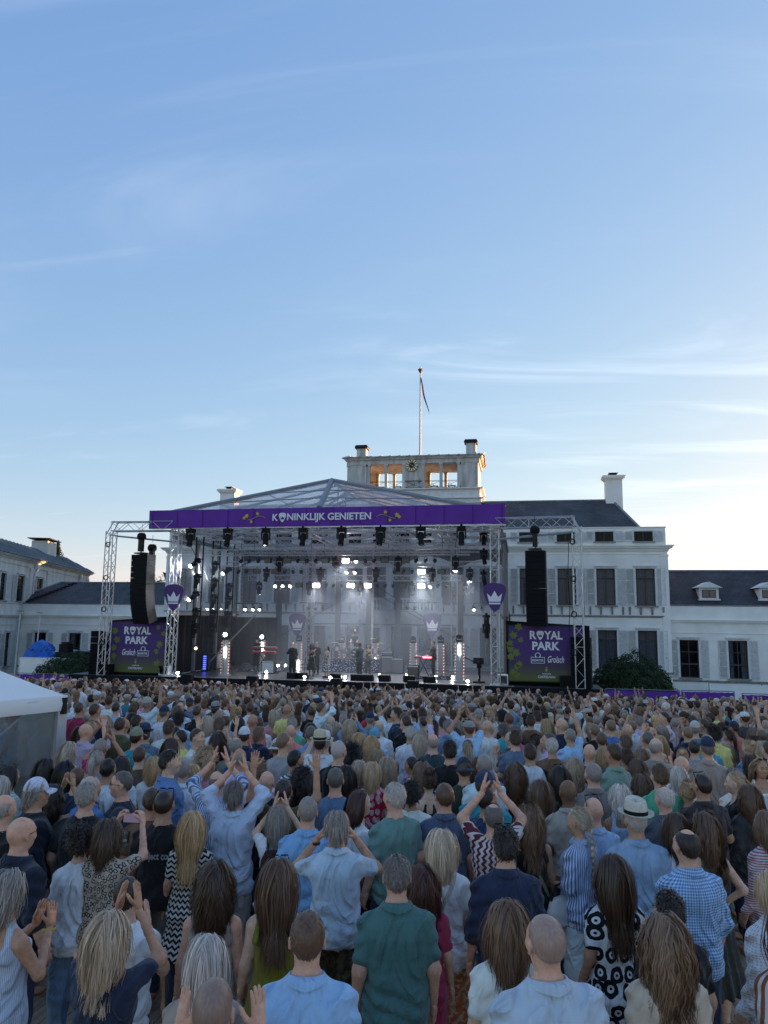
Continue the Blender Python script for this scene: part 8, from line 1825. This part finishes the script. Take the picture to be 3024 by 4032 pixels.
for x, y in rest:
    sex, hair, hc, top, tc, pose, hat = rand_look(rc_); h = rc_.gauss(1.665, .06) if sex == 'f' else rc_.gauss(1.79, .07); tint = rc_.uniform(.7, 1.35); sk = rc_.choice(SKINC)
    if rc_.random() < .035 and pose == 'down': pose = 'clap_up'
    hcol = [q * tint for q in HAIRC[hc]]; tcol = TOPC[tc]; z, a, b, cy = TB[sex]; ps = []
    ps.append((ell_mesh((0, .012, 1.630), (.070, .090, .112), 7, 5), sk)); ps.append((tube_np([(0, -.015, 1.42), (0, 0, 1.58)], [.060, .055], 5), sk))
    j = rc_.uniform(.9, 1.1)
    if hat: ps.append((ell_mesh((0, -.005, 1.70), (.09, .112, .07), 9, 4), rc_.choice(HATC))); ps.append((ell_mesh((0, .06, 1.69), (.08, .12, .012), 8, 3), rc_.choice(HATC)))
    if hair == 'bald': pass
    elif hair in ('fringe', 'thin'): ps.append((ell_mesh((0, -.024, 1.622), (.076, .084, .075), 9, 5), hcol))
    else:
        v = .010 if hair in ('short', 'buzz') else .015 if hair != 'curly' else .05; ps.append((ell_mesh((0, -.022, 1.660), (.070 + v, .086 + v, .084 + v), 8, 6), hcol))
        if hair in ('bob', 'bobwavy', 'medium', 'collar'): ps.append((ell_mesh((0, -.035, 1.57), (.078 * j, .078, .12), 8, 5), hcol))
        if hair in ('long', 'longwavy', 'curly'): ps.append((ell_mesh((0, -.06, 1.50), (.086 * j, .075, .22), 8, 5), hcol))
        if hair == 'ponytail': ps.append((ell_mesh((0, -.14, 1.57), (.03, .03, .13), 5, 4), hcol))
        if hair == 'bun': ps.append((ell_mesh((0, -.105, 1.71), (.045, .04, .04), 6, 4), hcol))
    for s in (-1, 1): ps.append((ell_mesh((s * .074, -.005, 1.622), (.010, .02, .03), 4, 3), sk))
    ps.append((loft_np(z[::2], [q + .015 for q in a[::2]], [q + .015 for q in b[::2]], cy[::2], 8), tcol))
    for s in (1, -1):
        S_, E, W_ = arm_pts(sex, pose, s); S2 = lift(pose, s, S_); ps.append((tube_np([(s * .03, -.02, 1.46), S2, S2 + (E - S2) * .6], [.055, .068, .06], 5), tcol)); ps.append((tube_np([S2 + (E - S2) * .5, E, W_], [.048, .042, .032], 5), sk))
        f = W_ - E; f /= np.linalg.norm(f)
        if W_[2] > 1.2: ps.append((ell_mesh(W_ + f * .07, (.022, .03, .075) if abs(f[2]) > .5 else (.03, .06, .03), 5, 3), sk))
        ps.append((tube_np([(s * .09, 0, .86), (s * .095, 0, .48), (s * .1, -.02, .03)], [.10, .07, .05], 4), TOPC[rc_.choice(['navy', 'beige', 'denim', 'black', 'grey'])]))
    rz = math.atan2(x + 9.5, 40 - y) + rc_.gauss(0, .22) + (rc_.choice((1.2, -1.2, 2.6)) if rc_.random() < .07 else 0); ca, sa = math.cos(rz), math.sin(rz); s_ = h / 1.75
    for (V, f), col in ps:
        V = V * s_; V = np.stack([V[:, 0] * ca - V[:, 1] * sa + x, V[:, 0] * sa + V[:, 1] * ca + y, V[:, 2] + gh(y)], 1); FV.append(V); FFc.append(f + off_); off_ += len(V); FC.append(np.tile(np.array([*col, 1.0]), (len(V), 1)))
def crowd_mat():
    m, n, l, b = node_mat('far_crowd'); at = n.new('ShaderNodeAttribute'); at.attribute_name = 'tone'; g = n.new('ShaderNodeNewGeometry'); nz = n.new('ShaderNodeTexNoise'); nz.inputs['Scale'].default_value = 45; nz.inputs['Detail'].default_value = 3; l.new(g.outputs['Position'], nz.inputs[0])
    mr = n.new('ShaderNodeMapRange'); mr.inputs[1].default_value = .3; mr.inputs[2].default_value = .7; mr.inputs[3].default_value = .6; mr.inputs[4].default_value = 1.4; l.new(nz.outputs[0], mr.inputs[0]); mx = n.new('ShaderNodeMix'); mx.data_type = 'RGBA'; mx.blend_type = 'MULTIPLY'; mx.inputs[0].default_value = 1; l.new(at.outputs['Color'], mx.inputs[6]); l.new(mr.outputs[0], mx.inputs[7]); l.new(mx.outputs[2], b.inputs['Base Color']); b.inputs['Roughness'].default_value = .7; b.inputs['Specular IOR Level'].default_value = .3
    bp = n.new('ShaderNodeBump'); bp.inputs['Strength'].default_value = .5; bp.inputs['Distance'].default_value = .03; l.new(nz.outputs[0], bp.inputs['Height']); l.new(bp.outputs[0], b.inputs['Normal']); return m
if FV:
    FV, FFc, FC = np.concatenate(FV), np.concatenate(FFc), np.concatenate(FC).astype(np.float32); me = np_mesh('far_crowd', FV, FFc, crowd_mat()); at = me.color_attributes.new('tone', 'FLOAT_COLOR', 'POINT'); at.data.foreach_set('color', FC.ravel()[:len(me.vertices) * 4])
    link('far_crowd', me, kind='stuff', label='dense far crowd of hundreds of people filling the lawn up to the stage')
print('crowd', len(ind), len(rest), len(NEAR))
# ------------------------------------------------------------------ the band and its gear on the stage
def musician(x, y0, Y, h, sex, pose, hair, hc, top, tc, label, yaw=180, bot='long', bc='black', **k):
    c = on(x, y0, Y); return person((c[0], Y, k.pop('z', ZF)), h, sex, pose, hair=hair, hc=hc, top=top, tc=tc, bot=bot, bc=bc, label=label, rz=R(yaw), shoes=True, **k)
DKC = (.016, .016, .018)
C3 = lambda x: 640 + x / 2.514
D4 = lambda x: 1250 + x / 2.074
musician(C3(935), 2540, 42.3, 1.78, 'm', 'keys', 'short', 'dark', 'jacket', DKC, 'keyboard player in black with a cap behind the red keyboards', 205, hat='cap', hatc=(.02, .02, .02), z=ZF + .15)
musician(C3(1290), 2545, 39.4, 1.80, 'm', 'mic', 'short', 'white', 'jacket', DKC, 'white haired singer in black suit holding a microphone', 180)
musician(C3(1478), 2558, 40.0, 1.68, 'f', 'sax', 'curly', 'black', 'dress', DKC, 'woman with big dark curls in a long dark dress on stage', 190, skin=DKSK)
musician(C3(1525), 2552, 41.2, 1.80, 'm', 'sax', 'short', 'black', 'jacket', DKC, 'horn player in black with dark glasses behind the curly haired woman', 175, glasses='on')
musician(D4(75), 2556, 39.2, 1.68, 'f', 'down', 'long', 'black', 'dress', DKC, 'dancer with long black hair in a black and white patterned dress', 150, pat=BLOOM)
musician(D4(305), 2535, 44.4, 1.72, 'm', 'keys', 'buzz', 'black', 'tee', DKC, 'drummer in black behind the drum kit', 180, skin=DKSK, z=ZF + .75)
musician(D4(345), 2547, 40.2, 1.84, 'm', 'sax', 'short', 'black', 'jacket', (.05, .055, .065), 'guitarist in dark grey seen from behind before the drums', 60, skin=DKSK)
musician(D4(415), 2556, 42.0, 1.70, 'f', 'sax', 'long', 'brown', 'tank', (.14, .10, .08), 'bass player in brown right of the guitarist', 200)
musician(D4(945), 2547, 40.6, 1.82, 'm', 'keys', 'short', 'dark', 'jacket', DKC, 'keyboard player in black leaning to the left at the right keyboard', 105, z=ZF + .15)
m_redk = mat('red_keyboard', (.45, .02, .03), .35); m_amp = mat('amp_cloth', (.16, .165, .17), .8); m_spark = None
def spark():
    m, n, l, b = node_mat('mirror_sequins'); g = n.new('ShaderNodeNewGeometry'); vo = n.new('ShaderNodeTexVoronoi'); vo.inputs['Scale'].default_value = 26; l.new(g.outputs['Position'], vo.inputs[0])
    sp = n.new('ShaderNodeSeparateColor'); l.new(vo.outputs['Color'], sp.inputs[0]); t_ = n.new('ShaderNodeMath'); t_.operation = 'GREATER_THAN'; t_.inputs[1].default_value = .80; l.new(sp.outputs[0], t_.inputs[0])
    mx = n.new('ShaderNodeMix'); mx.data_type = 'RGBA'; mx.inputs[6].default_value = (.02, .022, .035, 1); mx.inputs[7].default_value = (.75, .78, .95, 1); l.new(t_.outputs[0], mx.inputs[0]); l.new(mx.outputs[2], b.inputs['Base Color']); b.inputs['Roughness'].default_value = .3; return m
m_spark = spark()
def riser(x0, x1, Y, d, h, lab):
    a, c = on(x0, 2650, Y)[0], on(x1, 2650, Y)[0]; t = thing('stage_riser', lab, 'riser', ((a + c) / 2, Y, ZF)); w2 = (c - a) / 2
    part(MB().box(-w2, w2, 0, d, 0, h), 'platform', m_blkp, t, local=True); part(MB().box(-w2, w2, -.03, -.004, .02, h - .02), 'sequin_front', m_spark, t, local=True); return (a + c) / 2
riser(C3(730), C3(1160), 41.8, 1.8, .15, 'low sequin fronted riser under the red keyboards'); dx = riser(D4(105), D4(500), 43.2, 2.4, .75, 'tall sequin fronted drum riser at centre stage'); riser(D4(705), D4(1075), 39.9, 1.9, .15, 'low sequin fronted riser under the right keyboard')
def keyboard(x, Y, z, tiers, w_, lab, lit=False):
    c = on(x, 2600, Y)[0]; t = thing('keyboard_stand', lab, 'keyboard', (c, Y, z))
    for k in range(tiers):
        zz = .92 + k * .26; part(MB().box(-w_ / 2 + .06 * k, w_ / 2 + .06 * k, -.2, .14, zz, zz + .1), 'keyboard', m_redk, t, local=True); part(MB().box(-w_ / 2 + .05 + .06 * k, w_ / 2 - .05 + .06 * k, -.05, .12, zz + .101, zz + .115), 'keys', m_trim, t, local=True)
    if lit: part(MB().box(.0, w_ / 2 - .02, -.206, -.201, .95, 1.0), 'lit_strip', emis('red_strip', (1, .1, .15), 2.5), t, local=True)
    for s in (-1, 1): part(MB().cyl((s * w_ * .3, 0, 0), (-s * w_ * .2, 0, .92), .025, 6), 'stand_leg', m_blkm, t, local=True)
    if tiers > 1: part(MB().cyl((.1, .1, 0), (.1, .1, 1.2), .04, 6), 'stand_post', m_blkm, t, local=True)
keyboard(C3(1000), 41.9, ZF + .15, 2, 1.45, 'two tier red keyboard stand at the left of the band'); keyboard(D4(865), 40.2, ZF + .15, 1, .95, 'single red keyboard on crossed legs at the right of the band', True)
# drum kit
t = thing('drum_kit', 'drum kit with chrome shells and cymbals on the centre riser', 'drum kit', (dx, 43.5, ZF + .75)); m_chr = mat('chrome_shell', (.7, .72, .75), .15, .9); m_cym = mat('cymbal_brass', (.45, .36, .16), .3, .8)
b = MB().cyl((0, -.1, .34), (0, .35, .34), .34, 20); part(b, 'bass_drum', m_chr, t, local=True); part(MB().cyl((0, -.115, .34), (0, -.104, .34), .31, 20), 'drum_head', m_blkp, t, local=True)
link('drum_lettering', text_mesh('MILK', .15, m_white, .004), t, loc=(0, -.122, .40)); link('drum_lettering', text_mesh('THE CHIC', .13, m_white, .004), t, loc=(0, -.122, .22))
for x, z, r_ in ((-.32, .75, .17), (.32, .75, .17), (.8, .45, .24), (-.75, .45, .2), (-1.15, .6, .22), (1.2, .5, .24)): part(MB().cyl((x, .1, z - .13), (x, .1, z + .13), r_, 14), 'tom_drum', m_chr, t, local=True)
for x, z in ((-.9, 1.15), (.95, 1.2), (-1.35, .95), (1.45, .95)): part(MB().lathe([(0, .03), (.06, .02), (.24, 0), (.24, -.006), (0, .02)], (x, .2, z), 16), 'cymbal', m_cym, t, local=True); part(MB().cyl((x, .2, 0), (x, .2, z), .015, 5), 'cymbal_stand', m_chr, t, local=True)
part(MB().cyl((-.2, 1.1, 0), (-.2, 1.1, .5), .05, 8).cyl((-.2, 1.1, .5), (-.2, 1.1, .56), .18, 12), 'drum_stool', m_blkm, t, local=True)
def amp(x, Y, w_, h, lab, m=m_amp, z=ZF):
    c = on(x, 2640, Y)[0]; t = thing('amplifier', lab, 'amplifier', (c, Y, z)); part(MB().box(-w_ / 2, w_ / 2, 0, .4, 0, h), 'cabinet', m_blkp, t, local=True); part(MB().box(-w_ / 2 + .04, w_ / 2 - .04, -.012, -.003, .05, h - .12), 'grille', m, t, local=True); part(MB().box(-w_ / 2 + .04, w_ / 2 - .04, -.012, -.003, h - .1, h - .03), 'panel', m_alu, t, local=True)
amp(C3(1040), 40.6, .75, .72, 'grey amplifier below the red keyboards', m_trim); amp(D4(568), 43, .72, 1.0, 'left of the pair of bass amplifiers right of the drums'); amp(D4(650), 43, .75, .9, 'right of the pair of bass amplifiers right of the drums'); amp(D4(568), 43.05, .66, .28, 'small amplifier head on top of the left bass amplifier', z=ZF + 1.005); amp(D4(780), 39.7, .6, .72, 'wooden fronted speaker cabinet at the right keyboard', mat('brown_amp_cloth', (.10, .08, .065), .8))
def wedge(x, Y, lab, i):
    c = on(x, 2680, Y)[0]; t = thing('monitor_wedge', lab, 'monitor speaker', (c, Y, ZF), 0, 'wedge monitors along the stage front'); part(MB().prism([(-.3, 0, 0), (-.3, .42, 0), (-.3, .42, .1), (-.3, .1, .34), (-.3, 0, .3)], (.6, 0, 0)), 'cabinet', m_blkp, t, local=True); part(MB().prism([(-.26, .405, .115), (-.26, .13, .33), (-.26, .137, .338), (-.26, .412, .123)], (.52, 0, 0)), 'grille', m_grille, t, local=True)
for i, x in enumerate((1150, 1185, 1320, 1402, 1445, 1512, 1610, 1690)): wedge(x, 37.75, ORD[i] + (' of the wedge monitors along the stage front edge' if i == 0 else ' wedge monitor from the left along the stage front'), i)
def fan(x, y, Y, r_, lab):
    c = on(x, y, Y); t = thing('stage_fan', lab, 'fan', (c[0], Y, ZF)); z = c[2] - ZF; b = MB()
    for rr in (r_, r_ * .7, r_ * .4):
        for k in range(18): a, a2 = k * math.pi / 9, (k + 1) * math.pi / 9; b.cyl((rr * math.cos(a), 0, z + rr * math.sin(a)), (rr * math.cos(a2), 0, z + rr * math.sin(a2)), .012, 4)
    for k in range(12): a = k * math.pi / 6; b.cyl((0, 0, z), (r_ * math.cos(a), 0, z + r_ * math.sin(a)), .006, 4)
    part(b, 'fan_guard', m_alu, t, local=True); bl = MB()
    for k in range(4): a = k * math.pi / 2 + .4; bl.prism([(0, .02, z), (r_ * .8 * math.cos(a), .0, z + r_ * .8 * math.sin(a)), (r_ * .8 * math.cos(a + .6), .06, z + r_ * .8 * math.sin(a + .6))], (0, .008, 0))
    part(bl, 'fan_blades', m_blkp, t, local=True); part(MB().cyl((0, .05, 0), (0, .05, z), .03, 6).box(-.2, .2, -.1, .2, 0, .03), 'fan_stand', m_blkm, t, local=True)
fan(C3(1115), 2637, 41.0, .30, 'round wire stage fan right of the grey amplifier'); fan(C3(825), 2635, 43.5, .36, 'round wire stage fan left of the red keyboards')
for i, (x, Y, lean) in enumerate(((C3(1055), 42.2, .0), (C3(1410), 39.0, .0), (D4(800), 40.4, .35), (D4(115), 42.5, 0), (D4(565), 44, 0))):
    c = on(x, 2600, Y)[0]; t = thing('microphone_stand', ORD[i] + ' microphone stand from the left on the stage', 'microphone stand', (c, Y, ZF), 0, 'microphone stands'); part(MB().cyl((0, 0, .02), (0, 0, 1.35), .014, 6).cyl((0, 0, 1.35), (lean + .3, 0, 1.55), .010, 5), 'stand_pole', m_blkm, t, local=True); part(MB().lathe([(.16, 0), (.16, .02), (0, .025)], n=12), 'stand_base', m_blkm, t, local=True); part(MB().cyl((lean + .3, 0, 1.55), (lean + .42, -.02, 1.56), .028, 8), 'microphone', m_blkp, t, local=True)
# camera on a remote head at the right, side lamps and flight cases at the left
c = on(D4(1320), 2620, 38.6)[0]; t = thing('stage_camera', 'black remote camera on a low column at the right stage edge', 'camera', (c, 38.6, ZF)); part(MB().cyl((0, 0, .0), (0, 0, .75), .07, 8).box(-.3, .3, -.25, .25, 0, .08), 'column', m_blkm, t, local=True); part(MB().box(-.28, .22, -.3, .25, .95, 1.25).box(-.12, .12, -.1, .1, .74, .96), 'camera_head', m_blkp, t, local=True); part(MB().cyl((-.02, -.44, 1.1), (-.02, -.3, 1.1), .09, 12), 'camera_lens', m_lens, t, local=True); part(MB().cyl((0, 0, .9), (-1.3, .4, 1.5), .03, 6), 'camera_arm', m_blkm, t, local=True)
for x, Y, lab, m in ((1980, 37.6, 'small white box lamp at the foot of the right tower', m_trim), (640, 37.6, 'small pale box at the foot of the left tower', m_trim)):
    c = on(x, 2690, Y)[0]; t = thing('box_lamp', lab, 'stage light', (c, Y, ZF)); part(MB().box(-.26, .26, 0, .4, 0, .5), 'housing', m, t, local=True); part(MB().box(-.2, .2, -.012, -.003, .07, .44), 'lens', m_lens, t, local=True)
for i, x in enumerate((690, 733, 772)):
    c = on(x, 2600, 40.5)[0]; t = thing('side_lamp', ('left', 'middle', 'right')[i] + ' tungsten side lamp on a stand in the dark left wing', 'stage light', (c, 40.5, ZF), 0, 'tungsten side lamps'); part(MB().cyl((0, 0, 0), (0, 0, 1.15), .02, 6).box(-.2, .2, -.2, .2, 0, .03), 'stand', m_blkm, t, local=True); part(MB().box(-.14, .14, -.1, .15, 1.15, 1.5), 'housing', m_blkp, t, local=True); part(MB().cyl((0, -.12, 1.33), (0, -.104, 1.33), .08, 10), 'lens', emis('tungsten_glow', (1, .8, .5), 2.0), t, local=True)
for i, (x, Y, w_, h) in enumerate(((700, 43, .9, .8), (760, 44, 1.1, .6), (830, 42.5, .7, .9))):
    c = on(x, 2640, Y)[0]; t = thing('flight_case', ('left', 'middle', 'right')[i] + ' dark flight case in the left stage wing', 'case', (c, Y, ZF), 0, 'flight cases in the stage wing'); part(MB().box(-w_ / 2, w_ / 2, 0, .6, .1, h), 'case', m_blkp, t, local=True); b = 0
    for s in (-1, 1): part(MB().box(s * w_ / 2 - .02, s * w_ / 2 + .02, -.015, .615, .08, h + .015), 'case_edge', m_alu, t, local=True)
    part(MB().cyl((-w_ * .4, .1, .05), (w_ * .4, .1, .05), .05, 8), 'casters', m_blkm, t, local=True)
c = on(C3(412), 2640, 41)[0]; t = thing('blue_lamp_rack', 'rack glowing blue in the left stage wing', 'stage light', (c, 41, ZF)); part(MB().box(-.2, .2, 0, .4, 0, 1.0), 'rack', m_blkp, t, local=True)
for k in range(7): part(MB().box(-.08, .1, -.012, -.003, .12 + k * .12, .17 + k * .12), 'blue_light', e_blue, t, local=True)
# ------------------------------------------------------------------ things people hold, wear or carry
def find(lab):
    for o in COL.objects:
        if o.get('label', '') == lab and o.type == 'EMPTY': return o
def at_person(lab, p):
    o = find(lab); s = o.scale; v = Vector((p[0] * s.x, p[1] * s.y, p[2] * s.z)); v.rotate(o.rotation_euler); return o.location + v, o.rotation_euler.z
L1 = 'woman in a leopard print top filming with her phone'
v, rz = at_person(L1, (0, .40, 1.66)); t = thing('smartphone', 'smartphone held sideways by the woman in leopard print', 'phone', tuple(v), rz); part(MB().box(-.082, .082, -.004, .006, -.04, .04), 'phone_body', m_blkp, t, local=True); part(MB().box(-.075, .075, -.0055, -.0045, -.035, .035), 'phone_screen', mat('phone_screen', (.05, .05, .07), .1, emit=(.16, .13, .2), estr=.15), t, local=True)
v, rz = at_person(L1, (-.04, .36, 1.50)); t = thing('beer_cup', 'clear plastic cup held below the phone of the leopard print woman', 'cup', tuple(v), rz); part(MB().lathe([(.03, -.06), (.042, .06), (.040, .06), (.028, -.055)], n=14), 'cup_wall', glass_mat('cup_plastic', (.9, .92, .93), .12), t, local=True); part(MB().lathe([(0, -.05), (.029, -.05), (.032, -.01), (0, -.01)], n=14), 'beer', mat('beer', (.5, .45, .35), .3), t, local=True)
o = find('man in a black tee with project core lettering across the back')
me = text_mesh('project core', .082, mat('tee_print', (.55, .55, .57), .8), .003, 0, .001); co = np.empty(len(me.vertices) * 3, 'f'); me.vertices.foreach_get('co', co); co = co.reshape(-1, 3); co[:, 0] *= .27 / (co[:, 0].max() - co[:, 0].min()); co[:, 1] = -.152 * (1 - np.clip(np.abs(co[:, 0]) / .188, 0, .98) ** 2.4) ** (1 / 2.4) - .004; me.vertices.foreach_set('co', co.ravel()); link('tee_print', me, o, loc=(0.0, 0.0, 1.235))
o = find('man with glasses turned to the left in a dark grey printed tee'); me = text_mesh('PASEO', .06, mat('tee_print', (.55, .55, .57), .8), .002, .1, .001); co = np.empty(len(me.vertices) * 3, 'f'); me.vertices.foreach_get('co', co); co = co.reshape(-1, 3); co[:, 0] *= -1; co[:, 1] = .19 - (co[:, 0] ** 2) * 1.6; me.vertices.foreach_set('co', co.ravel()); link('tee_print', me, o, loc=(0, .005, 1.22))
def pack(lab, plab, col):
    o = find(lab); t = thing('backpack', plab, 'bag', tuple(o.location), o.rotation_euler.z); t.scale = o.scale; g = SDF((-.2, -.36, .92), (.2, -.06, 1.45), .014); g.loft([.97, 1.05, 1.3, 1.40], [.12, .14, .135, .09], [.07, .085, .08, .05], [-.20] * 4, .02, pw=3.2); g.ell((0, -.285, 1.10), (.09, .03, .08), .02); V, f = g.mesh(); m = mat(plab[:12].replace(' ', '_') + '_fabric', col, .8, bump=.2, bscale=9); link('pack_body', np_mesh('pack_body', V, f, m), t, local=True)
    for s in (-1, 1): part(MB().tube([(s * .07, -.15, 1.38), (s * .08, -.06, 1.47), (s * .085, .05, 1.42)], .014, 6), 'pack_strap', m, t, local=True)
pack('woman with straight grey hair, white top and a brown backpack', 'small brown leather backpack on the grey haired woman in white', (.07, .03, .03)); pack('balding man with a blue backpack', 'blue backpack on the balding man at mid crowd', (.02, .12, .36))
def bag(lab, plab, p, col):
    o = find(lab); v, rz = at_person(lab, p); t = thing('shoulder_bag', plab, 'bag', tuple(v), rz); g = SDF((-.2, -.1, -.16), (.2, .1, .14), .014); g.loft([-.12, 0, .10], [.14, .15, .12], [.05, .055, .03], [0, 0, 0], .02, pw=3); V, f = g.mesh(); link('bag_body', np_mesh('bag_body', V, f, mat(plab[:10].replace(' ', '_') + '_leather', col, .6, bump=.2, bscale=14)), t, local=True); part(MB().tube([(-.12, 0, .09), (-.05, 0, .2), (.05, 0, .2), (.12, 0, .09)], .01, 5), 'bag_handle', m_blkp, t, local=True)
bag('auburn haired woman in a white blouse turned to the right', 'brown leather shoulder bag of the auburn haired woman', (.22, -.05, .95), (.10, .045, .025)); bag('woman with a long grey blond braid and blue striped shirt', 'cream knitted bag beside the braided woman', (-.22, .05, .95), (.62, .60, .56)); bag('woman with blond bob, white tee, bag strap and orange patterned trousers', 'small red and dark patterned bag at the hip of the white tee', (-.20, .03, 1.0), (.18, .04, .035))
def ring(lab, plab, wr, col, r_=.034):
    o = find(lab); v, rz = at_person(lab, wr); t = thing('wristband', plab, 'wristband', tuple(v), rz); part(MB().lathe([(r_, -.012), (r_ + .004, 0), (r_, .012)], n=14), 'band', mat(plab[:11].replace(' ', '_'), col, .5), t, local=True)
ring('woman with wavy grey hair and striped sleeveless blouse clapping at the left edge', 'yellow wristband on the clapping woman at the left edge', (.062, .295, 1.32), (.55, .42, .05)); ring('man with tousled grey hair and white polo, hands cupped at his mouth', 'dark watch on the left wrist of the man in white polo', (-.16, .10, 1.49), (.02, .02, .02))

# guests inside the tent, seen through its clear wall
for i, (a, d, sex, hr, hc_, tc_, lab) in enumerate(((.9, 1.2, 'm', 'short', 'brown', 'blue', 'man in blue inside the tent nearest its corner'), (1.5, 1.9, 'f', 'medium', 'dark', 'crimson', 'woman in dark red inside the tent'), (2.1, 1.4, 'm', 'short', 'grey', 'white', 'man in white inside the tent at its left'), (.7, 2.6, 'f', 'bob', 'blond', 'lightblue', 'blond woman in light blue deeper inside the tent'))):
    p = TP(a, d, gz); person((p[0], p[1], gh(p[1])), 1.74, sex, 'down', 10 * i, hr, hc_, 'tee', tc_, label=lab, group='people inside the tent')
